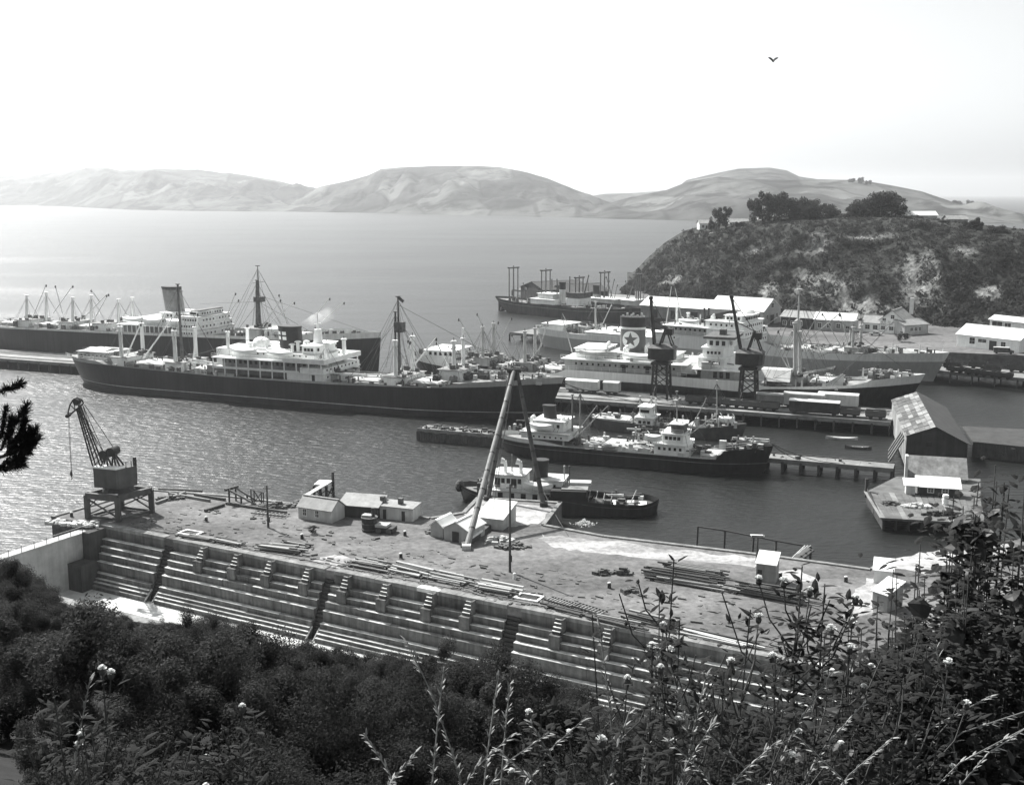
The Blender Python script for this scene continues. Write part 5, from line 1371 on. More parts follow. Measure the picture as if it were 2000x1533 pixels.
dw = [G(1878, 832, 3.4), G(1900, 862, 3.4), G(2080, 880, 3.4), G(2080, 842, 3.4)]
T = thing('shore_wharf', 'dark planked wharf running from the boat shed to the right edge', 'wharf', (0, 0, 0))
mb = MB(); mb.prism([pt2(v) for v in dw], 3.0, 3.4); mb.build('deck', 'wall_dark', T)  # deck coloured dark to stand in for the shadow on a wall face
for i in range(30):
    a_ = dw[1].lerp(dw[2], i / 30.0); b_ = dw[1].lerp(dw[2], (i + .9) / 30.0); mb = MB(); nn_ = Vector((0, -.12, 0))
    mb.loft([[a_ + Vector((0, 0, -4)), b_ + Vector((0, 0, -4)), b_ + Vector((0, 0, -.02)), a_ + Vector((0, 0, -.02))], [a_ + nn_ + Vector((0, 0, -4)), b_ + nn_ + Vector((0, 0, -4)), b_ + nn_ + Vector((0, 0, -.02)), a_ + nn_ + Vector((0, 0, -.02))]]); mb.build('face_board', 'wood_dark', T)
# rails on the long jetty
for w in (3.0, 4.4, 9.6, 11.0, 12.6, 14.0):
    mb = MB(); a = JP(-60, w, 3.0); b = JP(jl - 1, w, 3.0); mb.beam(a + Vector((0, 0, .08)), b + Vector((0, 0, .08)), .09, .14); o = mb.build('rail_track', 'gear_dark', None, kind='structure')

# ================================================================== sheds and houses
def shed(name, label, cat, a, b, depth, h, rise, ridge, wm, rm, group=None, windows=(), doors=(), over=.45, sides=(), ribs=0, wall_boards=0):
    """a and b are the two front foot corners, a on the left; depth runs away from the viewer"""
    d = b - a; Lx = math.hypot(d.x, d.y); rz = math.atan2(d.y, d.x)
    T = thing(name, label, cat, (a.x, a.y, a.z), rz, group)
    D = depth; mb = MB()
    if ridge == 'x':
        prof = [(0, 0), (D, 0), (D, h), (D / 2, h + rise), (0, h)]
        mb.loft([[(0, y, z) for y, z in prof], [(Lx, y, z) for y, z in prof]])
        planes = [((-over, -over, h - over * rise / (D / 2)), (Lx + over, -over, h - over * rise / (D / 2)), (Lx + over, D / 2, h + rise), (-over, D / 2, h + rise)),
                  ((Lx + over, D + over, h - over * rise / (D / 2)), (-over, D + over, h - over * rise / (D / 2)), (-over, D / 2, h + rise), (Lx + over, D / 2, h + rise))]
    elif ridge == 'y':
        prof = [(0, 0), (0, h), (Lx / 2, h + rise), (Lx, h), (Lx, 0)]
        mb.loft([[(x, 0, z) for x, z in prof], [(x, D, z) for x, z in prof]])
        k = over * rise / (Lx / 2)
        planes = [((-over, D + over, h - k), (-over, -over, h - k), (Lx / 2, -over, h + rise), (Lx / 2, D + over, h + rise)),
                  ((Lx + over, -over, h - k), (Lx + over, D + over, h - k), (Lx / 2, D + over, h + rise), (Lx / 2, -over, h + rise))]
    else:  # one slope, low at the front when rise > 0
        prof = [(0, 0), (D, 0), (D, h + rise), (0, h)]
        mb.loft([[(0, y, z) for y, z in prof], [(Lx, y, z) for y, z in prof]])
        k = over * rise / D
        planes = [((-over, -over, h - k), (Lx + over, -over, h - k), (Lx + over, D + over, h + rise + k), (-over, D + over, h + rise + k))]
    mb.build('wall', wm, T)
    for pl in planes:
        p = [Vector(v) for v in pl]; n = (p[1] - p[0]).cross(p[2] - p[0]).normalized()
        if n.z < 0: n = -n
        mb = MB(); mb.loft([[v + n * .03 for v in p], [v + n * .15 for v in p]])
        ro = mb.build('roof', rm, T)
        if ribs:
            rb = MB(); m = int((p[1] - p[0]).length / ribs)
            for i in range(1, m):
                t = i / m; rb.beam(p[0].lerp(p[1], t) + n * .17, p[3].lerp(p[2], t) + n * .17, .07, .05)
            rb.build('roof_ribs', rm, ro, kind='stuff')
    rg = MB()
    if ridge == 'x': rg.beam((-over, D / 2, h + rise + .16), (Lx + over, D / 2, h + rise + .16), .4, .1); rg.build('ridge_cap', rm, T)
    if ridge == 'y': rg.beam((Lx / 2, -over, h + rise + .16), (Lx / 2, D + over, h + rise + .16), .4, .1); rg.build('ridge_cap', rm, T)
    def opening(x0, x1, z0, z1, side, nm, m):
        fr = MB(); pn = MB()
        if side == 'f':
            fr.box(x0 - .12, x1 + .12, -.09, -.02, z0 - .12, z1 + .12); pn.box(x0, x1, -.12, -.092, z0, z1)
        elif side == 'r':
            fr.box(Lx + .02, Lx + .09, x0 - .12, x1 + .12, z0 - .12, z1 + .12); pn.box(Lx + .092, Lx + .12, x0, x1, z0, z1)
        else:
            fr.box(-.09, -.02, x0 - .12, x1 + .12, z0 - .12, z1 + .12); pn.box(-.12, -.092, x0, x1, z0, z1)
        f = fr.build(nm, 'white_paint' if nm == 'window' else wm, T)
        pn.build('pane' if nm == 'window' else 'door_leaf', m, f)
        if nm == 'window' and side == 'f':
            bar = MB(); bar.box((x0 + x1) / 2 - .04, (x0 + x1) / 2 + .04, -.14, -.121, z0, z1); bar.box(x0, x1, -.14, -.121, (z0 + z1) / 2 - .04, (z0 + z1) / 2 + .04); bar.build('glazing_bar', 'off_white', f)
    for w in windows: opening(*w, 'window', 'glass_dark')
    for w in doors: opening(*w, 'door', 'wall_dark')
    if wall_boards:
        bd = MB(); n = int(h / wall_boards)
        for i in range(1, n): bd.box(0, Lx, -.03, -.005, h * i / n, h * i / n + .05)
        bd.build('weatherboards', wm, T, kind='stuff')
    return T, Lx
vdir = lambda a, b: (b - a).normalized()
z = 4.2
# white cargo sheds under the headland
e = G(1490, 637, z); w_ = Vector((-.81, .58, 0)) * 23
shed('cargo_shed', 'large white roofed cargo shed with gable end, below the cliff and behind the grey ship', 'shed', e + w_, e, 17, 5.6, 4.2, 'x', 'light_grey', 'roof_white', 'white roofed sheds on the shore',
     sides=(), windows=((3, 4.4, 2.2, 4, 'r'), (12.5, 13.9, 2.2, 4, 'r'), (7.2, 9.8, 6.4, 8.2, 'r')), doors=((6.8, 10.2, 0, 3.6, 'r'),), ribs=2.4)
e2 = e + Vector((-.81, .58, 0)) * 23.4 + Vector((.58, .81, 0)) * 1.0
shed('cargo_shed', 'longer low cargo shed joined to the left of the white gable shed', 'shed', e2 + Vector((-.81, .58, 0)) * 31, e2, 15, 5.0, 2.9, 'x', 'mid_grey', 'roof_white', 'white roofed sheds on the shore', ribs=2.6, doors=((5, 8, 0, 3.5, 'f'), (14, 17, 0, 3.5, 'f'), (23, 26, 0, 3.5, 'f')))
a = G(1590, 645, z); b = G(1668, 649, z)
shed('store_shed', 'long low store with a bright half roof between the cargo shed and the sign gable', 'shed', a, b, 9, 4.2, 2.2, 'x', 'wall_mid', 'roof_white', 'white roofed sheds on the shore', windows=tuple((1.2 + 3.4 * i, 2.6 + 3.4 * i, 1.2, 2.8, 'f') for i in range(4)))
a2 = G(1524, 639, z)
shed('store_shed', 'long low store with dull grey roof next to the big gable shed', 'shed', a2, G(1588, 644, z), 9, 4.2, 2.0, 'x', 'wall_dark', 'roof_grey', 'white roofed sheds on the shore', windows=tuple((1.0 + 3.2 * i, 2.4 + 3.2 * i, 1.2, 2.6, 'f') for i in range(3)))
a = G(1684, 648, z); b = G(1716, 650, z)
shed('office_wing', 'white office wing with grey roof and skylights left of the lettered gable', 'office', a, b, 8, 3.6, 2.2, 'x', 'white_paint', 'roof_grey', None, windows=((1.0, 2.6, 1.2, 2.7, 'f'), (3.8, 5.4, 1.2, 2.7, 'f')))
a = G(1717, 650, z); b = G(1764, 653, z)
T, Lx = shed('stores_office', 'white gabled stores office with two rows of worn lettering over a dark doorway', 'office', a, b, 14, 4.9, 3.4, 'y', 'white_paint', 'roof_grey', None,
             windows=((.6, 2.0, 1.3, 2.6, 'f'), (3.5, 5.0, 1.2, 2.5, 'f'), (3.9, 5.1, 5.4, 6.7, 'f'), (1.0, 2.2, 4.5, 5.4, 'f')), doors=((5.4, Lx - .6 if False else 8.6, 0, 2.6, 'f'),))
r = random.Random(6); mb = MB()
for row, (z0, z1, xs_) in enumerate(((3.75, 4.45, (.6, 1.0, 1.6, 2.0, 3.0, 3.5, 4.6, 5.0, 5.9, 6.3, 6.9, 7.5, 8.1)), (2.95, 3.45, (.6, 1.1, 1.5, 2.1, 3.4, 3.9, 4.4, 5.4, 5.9, 6.5, 7.0, 7.6)))):
    for x in xs_:
        k = r.random(); y0, y1 = -.05, -.012
        mb.box(x, x + .09, y0, y1, z0, z1)
        if k < .7: mb.box(x + .092, x + .3, y0, y1, z1 - .09, z1)
        if k > .3: mb.box(x + .092, x + .28, y0, y1, (z0 + z1) / 2 - .04, (z0 + z1) / 2 + .05)
        if k > .5: mb.box(x + .092, x + .3, y0, y1, z0, z0 + .09)
mb.build('worn_lettering', 'gear_dark', T, kind='stuff')
mb = MB(); mb.box(8.2, 9.5, 9, 10.2, 6.5, 12.4); mb.box(6.8, 10.4, 7.6, 11, 6.4, 7.4) if False else None; mb.build('chimney', 'off_white', T)
a = G(1766, 655, z); b = G(1812, 652, z)
shed('office_annex', 'lower grey annex with small windows right of the lettered gable', 'office', a, b, 9, 3.6, 1.6, 'x', 'light_grey', 'roof_grey', None, windows=((2.6, 3.8, 1.4, 2.6, 'f'), (4.6, 5.8, 1.4, 2.6, 'f'), (6.6, 7.6, 1.4, 2.6, 'f')))
a = G(1868, 676, z); b = G(1990, 690, z)
shed('boat_works', 'white weatherboard works with broad low gable at the right edge of the shore road', 'shed', a, b, 12, 4.2, 2.8, 'x', 'white_paint', 'roof_white', None,
     windows=((4.6, 6.4, 1.4, 3.4, 'f'), (7.6, 10.4, 2.2, 3.2, 'f'), (15.5, 17, 1.6, 3, 'f')), doors=((11.5, 14, 0, 3.1, 'f'),), wall_boards=.5)
a = G(1932, 646, z + 2); b = G(2010, 655, z + 2)
shed('boat_works', 'dark framed upper store behind the white weatherboard works', 'shed', a, b, 6, 4.2, 1.2, 'x', 'off_white', 'roof_white', None, windows=((1, 5, .8, 3.6, 'f'), (6, 8.4, 1, 3.4, 'f')))
# gabled shed on the far pier
a = G(1017, 582, 3); b = G(1062, 590, 3)
shed('pier_shed', 'dark gabled shed on the outermost pier behind the old steamer', 'shed', a, b, 26, 5.6, 3.2, 'y', 'wall_dark', 'roof_dark', None, windows=((4.6, 6.2, 4.6, 5.6, 'f'),))
a = G(1073, 585, 3)
shed('pier_shed', 'second dark gabled shed farther along the outermost pier', 'shed', a, G(1108, 592, 3), 22, 5.0, 3.0, 'y', 'wall_dark', 'roof_dark', None)
# big boat shed
pa = G(1775, 895, 2.2); pb = G(1888, 900, 2.2)
ax = (pb - pa).normalized(); Wd = (pb - pa).length
ang_s = math.atan2(ax.y, ax.x)
RT = thing('boat_shed', 'tall old boat shed with patched iron roof and grey board side, standing over the water', 'boat shed', (pa.x, pa.y, 2.2), ang_s)
lc = lambda v: Vector(((v - pa).dot(ax), (v - pa).dot(Vector((-ax.y, ax.x, 0))), v.z - 2.2))
apx = lc(P(1826, 832, pa.y - .0)); eL = lc(P(1765, 850, pa.y)); eR = lc(P(1885, 862, pa.y))
rx, rzv, zl_, zr_ = apx.x, apx.z, eL.z, eR.z
fa = lc(G(1790, 765, apx.z + 2.2)); LEN = fa.y - apx.y; sk = fa.x - apx.x      # the shed runs back at a slant
def ring(y): return [(-.6 + sk * y / LEN, y, 0), (-.6 + sk * y / LEN, y, zl_), (rx + sk * y / LEN, y, rzv), (Wd + sk * y / LEN, y, zr_), (Wd + sk * y / LEN, y, 0)]
mb = MB(); mb.loft([ring(0), ring(LEN)]); mb.build('wall', 'wall_dark', RT)
mb = MB(); n = 34
for i in range(n):
    y0 = LEN * i / n; y1 = LEN * (i + .94) / n
    x0 = -.66 + sk * y0 / LEN; x1 = -.66 + sk * y1 / LEN
    jj = rnd.uniform(-.02, .03)
    q = MB(); q.loft([[(x0 - .06 + jj, y0, -1.6), (x0 + .0, y0, -1.6), (x1 + .0, y1, -1.6), (x1 - .06 + jj, y1, -1.6)], [(x0 - .06 + jj, y0, zl_ - .05), (x0, y0, zl_ - .05), (x1, y1, zl_ - .05), (x1 - .06 + jj, y1, zl_ - .05)]])
    q.build('wall_board', 'wall_mid' if rnd.random() < .6 else ('light_grey' if rnd.random() < .6 else 'mid_grey'), RT)
def sheetroof(cor, nu, nv, name, parent, seed):
    """separate iron sheets laid over one another, some pale and some rusted dark"""
    r = random.Random(seed); c = [Vector(v) for v in cor]
    nn = (c[1] - c[0]).cross(c[3] - c[0]).normalized(); nn = nn if nn.z > 0 else -nn
    for i in range(nu):
        for j in range(nv):
            def at(u, v): return c[0].lerp(c[1], u).lerp(c[3].lerp(c[2], u), v)
            e_ = .004
            p = [at(i / nu + e_, j / nv + e_), at((i + 1) / nu - e_, j / nv + e_), at((i + 1) / nu - e_, (j + 1) / nv - e_), at(i / nu + e_, (j + 1) / nv - e_)]
            off = nn * (.06 + .03 * ((i + j) % 2) + r.uniform(0, .02))
            mb = MB(); mb.loft([[v + off for v in p], [v + off + nn * .03 for v in p]])
            dark = (i < nu * .6 and j > 0 and r.random() < .8)
            mb.build('roof_sheet', ('sheet_rust' if dark and r.random() < .45 else ('sheet_mid' if dark or r.random() < .35 else 'sheet_pale')), parent)
o_ = .5
sheetroof([(-1.0, -o_, zl_ - .25), (rx, -o_, rzv), (rx + sk, LEN + o_, rzv), (-1.0 + sk, LEN + o_, zl_ - .25)], 6, 11, 'roof_sheet', RT, 4)
mb = MB(); p = [Vector(v) for v in ((rx, -o_, rzv + .02), (Wd + .5, -o_, zr_ - .3), (Wd + .5 + sk, LEN + o_, zr_ - .3), (rx + sk, LEN + o_, rzv + .02))]
mb.loft([p, [v + Vector((0, 0, .12)) for v in p]]); mb.build('roof', 'roof_dark', RT)
mb = MB(); mb.box(3.2, 4.2, -.06, -.01, 2.6, 3.4); mb.build('window', 'glass_dark', RT)
# lean-to props on the shed's water side
for k in range(4):
    mb = MB(); mb.beam((-.9 + sk * k / 5, 2 + 3.6 * k, zl_ * .75), (-3.6 + sk * k / 5, 2 + 3.6 * k, -1.5), .8, .25); mb.build('raking_board', 'wood_weathered', RT)
# pale annex in front of it
a = G(1772, 936, 2.2); b = G(1885, 943, 2.2)
T, Lx = shed('annex_shed', 'pale plain sided annex in front of the old boat shed', 'shed', a, b, 3.4, .9, 2.5, 'mono', 'light_grey', 'sheet_pale', None)
mb = MB(); mb.beam((-.3, .2, 0), (-.3, .2, 4.6), .5, 1.6); mb.build('end_board', 'off_white', T)
a = G(1793, 967, 2.2); b = G(1872, 972, 2.2)
shed('long_hut', 'long dark hut with bright white roof on the slip wharf', 'hut', a, b, 2.6, 1.7, .9, 'mono', 'wall_dark', 'roof_white', None, windows=((1.6, 2.5, .7, 1.4, 'f'), (4.0, 4.9, .7, 1.4, 'f')))
a = G(1769, 966, 2.2); b = G(1787, 967, 2.2)
shed('small_hut', 'tiny pale hut with white roof beside the long dark hut', 'hut', a, b, 1.8, 1.8, .5, 'mono', 'off_white', 'roof_white', None)
tk = G(1846, 986, 2.2); T = thing('water_tank', 'short white ringed tank on the slip wharf', 'tank', tk)
mb = MB(); mb.tube((0, 0, 0), (0, 0, 1.8), .5, .5, 14); mb.build('drum', 'white_paint', T)
for k in range(3): mb = MB(); mb.tube((0, 0, .3 + .6 * k), (0, 0, .42 + .6 * k), .54, .54, 14); mb.build('hoop', 'white_bright', T)
# buildings on the dock apron
zq = ZQ
a = G(583, 1012, zq); b = G(648, 1022, zq)
shed('dock_hut', 'pale weatherboard hut with grey gable roof and two dark windows, on the dock apron', 'hut', a, b, 3.6, 2.0, 1.3, 'x', 'off_white', 'roof_grey', None, windows=((1.0, 1.6, .7, 1.7, 'f'), (3.4, 4.0, .7, 1.7, 'f')), over=.2, wall_boards=.3)
a = G(662, 1008, zq); b = G(738, 1014, zq)
shed('low_shed', 'low dark shed with broad grey roof behind the pale hut', 'shed', a, b, 3.6, 1.9, .9, 'mono', 'wall_dark', 'roof_grey', None, over=.25)
a = G(742, 1012, zq); b = G(806, 1019, zq)
T, Lx = shed('flat_store', 'pale flat roofed store with two roof cowls and a dark door', 'shed', a, b, 3.0, 2.0, .25, 'mono', 'off_white', 'roof_grey', None, doors=((.6, 1.2, 0, 1.6, 'f'), (3.9, 4.5, 0, 1.6, 'f')), over=.15)
for x in (-.6, 2.6):
    mb = MB(); mb.box(x, x + .7, 1.3, 2.0, 2.2, 3.2); mb.build('roof_cowl', 'gear_dark', T)
a = G(867, 1054, zq); b = G(914, 1062, zq)
shed('double_shed', 'pale gabled shed at the foot of the long front shear leg', 'shed', a, b, 5.0, 1.9, 1.1, 'y', 'light_grey', 'roof_white', 'white roofed sheds by the shear legs', doors=((1.5, 2.7, 0, 1.6, 'f'),), over=.2)
a = G(841, 1047, zq); b = G(865, 1051, zq)
shed('double_shed', 'narrow pale gabled shed leaning against the left of its wider twin', 'shed', a, b, 4.0, 1.7, .9, 'y', 'light_grey', 'roof_white', 'white roofed sheds by the shear legs', over=.2)
a = G(932, 1030, zq); b = G(982, 1036, zq)
shed('engine_house', 'white roofed engine house behind the front shear leg', 'shed', a, b, 5.5, 1.7, 1.3, 'mono', 'light_grey', 'roof_white', 'white roofed sheds by the shear legs', over=.2)
a = G(1476, 1136, zq); b = G(1514, 1141, zq)
shed('skillion_hut', 'narrow dark hut with bright sloping roof at the end of the timber stacks', 'hut', a, b, 2.6, 2.6, .9, 'mono', 'wall_mid', 'roof_white', None, doors=((.2, .8, 0, 1.8, 'f'),), over=.15)
a = G(1703, 1186, zq); b = G(1732, 1196, zq)
T, Lx = shed('weed_hut', 'grey hut with white roof half hidden by the weeds on the right', 'hut', a, b, 3.2, 2.2, 1.0, 'mono', 'wall_mid', 'roof_white', None, over=.2)
a = G(1706, 1138, zq); b = G(1742, 1142, zq)
shed('weed_hut', 'small white hut with tilted roof nearer the water on the right', 'hut', a, b, 2.6, 1.8, .8, 'mono', 'white_paint', 'roof_white', None, over=.2)
# houses on the headland
def hz(px, py, Y): return P(px, py, Y)
for px0, px1, py, Y, lab, nm in ((1425, 1462, 447, 575, 'white bungalow with porch among the trees at the cliff edge', 'white_paint'), (1366, 1384, 449, 583, 'small white cottage at the seaward end of the headland', 'white_paint'), (1762, 1830, 434, 540, 'low house with broad pale roof on top of the headland', 'light_grey'), (1852, 1890, 442, 530, 'small grey house behind the pale roofed one on the headland', 'mid_grey'), (1482, 1494, 444, 570, 'little white outhouse under the trees on the headland', 'white_paint')):
    a = hz(px0, py, Y); b = hz(px1, py + 1, Y)
    shed('headland_house', lab, 'house', a, b, 8, 3.2, 1.8, 'x', nm, 'roof_white' if 1700 < px0 < 1800 else 'roof_grey', None, windows=((1.2, 2.4, 1, 2.3, 'f'),), doors=((3.2, 4.1, 0, 2.1, 'f'),))

# ================================================================== rail wagons
def wagon(label, w0, m, roof, loc, rz, Lw=7.0, h=2.3, wide=2.4, open_=False, name='box_wagon'):
    T = thing(name, label, 'wagon', loc, rz, 'rail wagons on the wharves')
    mb = MB()
    if open_:
        mb.box(0, Lw, -wide / 2, wide / 2, .9, 1.1); mb.build('floor', m, T)
        for y0, y1, x0, x1 in ((-wide / 2, -wide / 2 + .1, 0, Lw), (wide / 2 - .1, wide / 2, 0, Lw), (-wide / 2 + .101, wide / 2 - .101, 0, .1), (-wide / 2 + .101, wide / 2 - .101, Lw - .1, Lw)):
            mb = MB(); mb.box(x0, x1, y0, y1, 1.101, .9 + h); mb.build('side', m, T)
        mb = MB(); mb.ell((Lw / 2, 0, 1.1), Lw * .46, wide * .42, h * .7, 10, 4, top_only=True); mb.build('load', 'gear_dark' if roof is None else roof, T)
    else:
        mb.box(0, Lw, -wide / 2, wide / 2, .9, .9 + h); mb.build('body', m, T)
        rings = []
        for x in (-.1, Lw + .1):
            rings.append([(x, -wide / 2 - .08, .9 + h + .002)] + [(x, wide / 2 * math.cos(math.pi - math.pi * k / 6) * 1.06, .9 + h + .05 + .35 * math.sin(math.pi * k / 6)) for k in range(7)] + [(x, wide / 2 + .08, .9 + h + .002)])
        mb = MB(); mb.loft(rings); mb.build('roof', roof, T)
        mb = MB(); mb.box(Lw / 2 - .75, Lw / 2 - .03, -wide / 2 - .06, -wide / 2 - .01, 1.0, .8 + h); mb.box(Lw / 2 + .03, Lw / 2 + .75, -wide / 2 - .06, -wide / 2 - .01, 1.0, .8 + h); mb.build('door', m, T)
        mb = MB()
        for k in range(int(Lw / .9)): mb.box(.3 + k * .9, .36 + k * .9, -wide / 2 - .05, -wide / 2 - .005, .9, .9 + h)
        mb.build('side_ribs', m, T, kind='stuff')
    mb = MB(); mb.box(.1, Lw - .1, -wide / 2 + .3, wide / 2 - .3, .55, .898); mb.build('underframe', 'iron_black', T)
    for x in (1.2, Lw - 1.2):
        for y in (-.75, .75):
            mb = MB(); mb.tube((x, y - .06, .45), (x, y + .06, .45), .45, .45, 12); mb.build('wheel', 'iron_black', T)
    return T
jr = math.radians(JANG)
def on_jetty(px, w): 
    s_ = jet_s(px, 790); 
    # walk along the line at width w until it stands in the wanted column
    for _ in range(30):
        v = JP(s_, w, 3.0); c = v - Vector((0, 0, EYE)); dep = c.y * math.cos(PITCH) - c.z * math.sin(PITCH)
        cur = 1000 + FOC * c.x / dep; s_ += (px - cur) / 8.0
    return JP(s_, w, 3.0)
for px, w, m, rf, lab, Lw, h in ((1107, 11.8, 'off_white', 'white_paint', 'pale grey box wagon by the bow of the cross funnel ship', 8.8, 2.2),
                                 (1180, 11.8, 'light_grey', 'off_white', 'shorter grey box wagon behind the bow hawsers', 4.2, 2.2),
                                 (1474, 10.8, 'mid_grey', 'light_grey', 'dull grey box wagon right of the second wharf crane', 7.0, 2.0),
                                 (1531, 10.8, 'light_grey', 'off_white', 'pale box wagon in the middle of the row of three by the star ship bow', 9.6, 2.6),
                                 (1598, 13.8, 'off_white', 'white_paint', 'cleanest white box wagon farthest along the long jetty', 9.4, 2.6),
                                 (1542, 3.6, 'wall_dark', 'roof_white', 'dark wagon with bright white roof at the jetty edge', 11.5, 2.3)):
    v = on_jetty(px, w); wagon(lab, None, m, rf, (v.x, v.y, 3.0), jr, Lw, h)
for i, (px, w, lab) in enumerate(((1340, 6.5, 'open dark wagon left of the white mast on the long jetty'), (1378, 6.0, 'open dark wagon just right of the white mast on the long jetty'), (1412, 5.4, 'open dark wagon in the middle of the jetty below the second crane'), (1448, 5.0, 'open dark wagon next to the crane legs on the long jetty'), (1484, 4.6, 'last open dark wagon before the white roofed one'), (1640, 3.8, 'open dark wagon right of the white roofed one'), (1690, 3.4, 'open dark wagon at the shore end of the long jetty'))):
    v = on_jetty(px, w); wagon(lab, None, 'dark_grey', 'hatch_canvas' if i == 2 else None, (v.x, v.y, 3.0), jr, 4.6, 1.2, open_=True, name='open_wagon')
# coal wagons along the far pier and shore
for i in range(16):
    s_ = 92 + i * 5.4; row = 1 if i % 2 else 0
    v = JA2 + d2.normalized() * s_ + Vector((-d2.y, d2.x, 0)).normalized() * (12.0 if row else 5.0)
    v.z = 3.0
    T = wagon('dark coal wagon, %s from the seaward end of the %s row behind the grey ship' % (['first', 'second', 'third', 'fourth', 'fifth', 'sixth', 'seventh', 'last'][i // 2], 'rear' if row else 'front'), None, 'wall_dark', 'gear_dark' if i % 3 else 'wood_grey', v, math.radians(ANG2), 5.0, 1.3, open_=True, name='coal_wagon')
    T['group'] = 'coal wagons on the far pier'
for i, px in enumerate((1852, 1884, 1914, 1944)):
    v = G(px, 727 + i * 4, 3.0); T = wagon(['grey tarpaulined wagon nearest the grey ship bow', 'tarpaulined wagon second from the grey ship bow', 'tarpaulined wagon third from the grey ship bow', 'tarpaulined wagon at the right edge of the far pier'][i], None, 'wall_dark', 'wood_grey', v, math.radians(ANG2), 4.6, 1.0, open_=True, name='covered_wagon')

# ================================================================== level luffing wharf cranes
def wharf_crane(px, w, label, jib_top, seed, side=1):
    v = on_jetty(px, w)
    T = thing('wharf_crane', label, 'crane', (v.x, v.y, 3.0), jr, 'portal cranes on the long jetty')
    hp = 8.8
    for x in (-2.1, 2.1):
        for y in (-2.1, 2.1):
            mb = MB(); mb.beam((x, y, 0), (x * .8, y * .8, hp), .5, .5); mb.build('leg', 'iron_black', T)
    mb = MB()
    for x in (-2.0, 2.0):
        for k in range(3):
            z0, z1 = hp * k / 3, hp * (k + 1) / 3
            mb.beam((x, -2, z0), (x * .95, 2, z1), .18, .18); mb.beam((x, 2, z0), (x * .95, -2, z1), .18, .18)
    for y in (-2.0, 2.0):
        for k in range(1, 3): mb.beam((-2, y, hp * k / 3), (2, y, hp * (k + 1) / 3), .18, .18); mb.beam((2, y, hp * k / 3), (-2, y, hp * (k + 1) / 3), .18, .18)
    mb.build('portal_bracing', 'iron_black', T)
    mb = MB(); mb.cbox((0, 0, hp), 4.6, 4.6, .6); mb.tube((0, 0, hp + .6), (0, 0, hp + 1.3), 1.7, 1.7, 14); mb.build('turntable', 'iron_black', T)
    mb = MB(); mb.prism([(-3.2, -2), (-2.2, -2.6), (2.6, -2.6), (3.4, -1.6), (3.4, 1.6), (2.6, 2.6), (-2.2, 2.6), (-3.2, 2)], hp + 1.31, hp + 4.2); o = mb.build('machine_house', 'iron_black', T)
    mb = MB(); mb.loft([[(-3.3, -2.7, hp + 4.21), (3.5, -2.7, hp + 4.21), (3.5, 2.7, hp + 4.21), (-3.3, 2.7, hp + 4.21)], [(-2.4, -.6, hp + 5.2), (2.6, -.6, hp + 5.2), (2.6, .6, hp + 5.2), (-2.4, .6, hp + 5.2)]]); mb.build('house_roof', 'gear_dark', o)
    # A-frame
    for y in (-1.2, 1.2):
        mb = MB(); mb.beam((-.6, y, hp + 4.2), (1.0, y * .6, hp + 9.5), .45, .45); mb.beam((3.0, y, hp + 4.2), (1.0, y * .6, hp + 9.5), .3, .3); mb.build('a_frame', 'iron_black', T)
    mb = MB(); mb.cbox((1.9, 0, hp + 7.6), 1.6, 2.2, 1.6); mb.build('counterweight', 'iron_black', T)
    # jib to the wanted head
    hx, hz_ = jib_top
    for y in (-.8, .8):
        mb = MB(); mb.beam((-1.8, y, hp + 2.5), (hx, y * .35, hz_), .5, .5); mb.build('jib_chord', 'iron_black', T)
    mb = MB(); n = 9
    for k in range(n):
        t0, t1 = k / n, (k + 1) / n
        p = lambda t, sg: Vector((-1.8 + (hx + 1.8) * t, sg * .8 * (1 - .65 * t), hp + 2.5 + (hz_ - hp - 2.5) * t))
        mb.beam(p(t0, -1), p(t1, 1), .14, .14); mb.beam(p(t0, 1), p(t1, -1), .14, .14)
    mb.build('jib_lacing', 'iron_black', T)
    mb = MB(); mb.tube((1.0, 0, hp + 9.4), (hx, 0, hz_), .09, .09, 4); mb.tube((1.0, .3, hp + 9.4), (hx * .6 - .7, .3, hp + 2.5 + (hz_ - hp - 2.5) * .6), .1, .1, 4); mb.build('luffing_rope', 'iron_black', T)
    mb = MB(); mb.tube((hx, -.4, hz_), (hx, .4, hz_), .5, .5, 10); mb.tube((hx - .3, 0, hz_), (hx - .3, 0, hz_ - 7), .05, .05, 4); mb.build('head_sheave', 'iron_black', T)
    return T
wharf_crane(1291, 11.5, 'dark portal crane nearer the star funnel, its jib luffed steeply', (-3.2, 25.5), 1)
wharf_crane(1461, 11.0, 'dark portal crane in front of the bridge of the star ship', (-5.0, 26.5), 2)

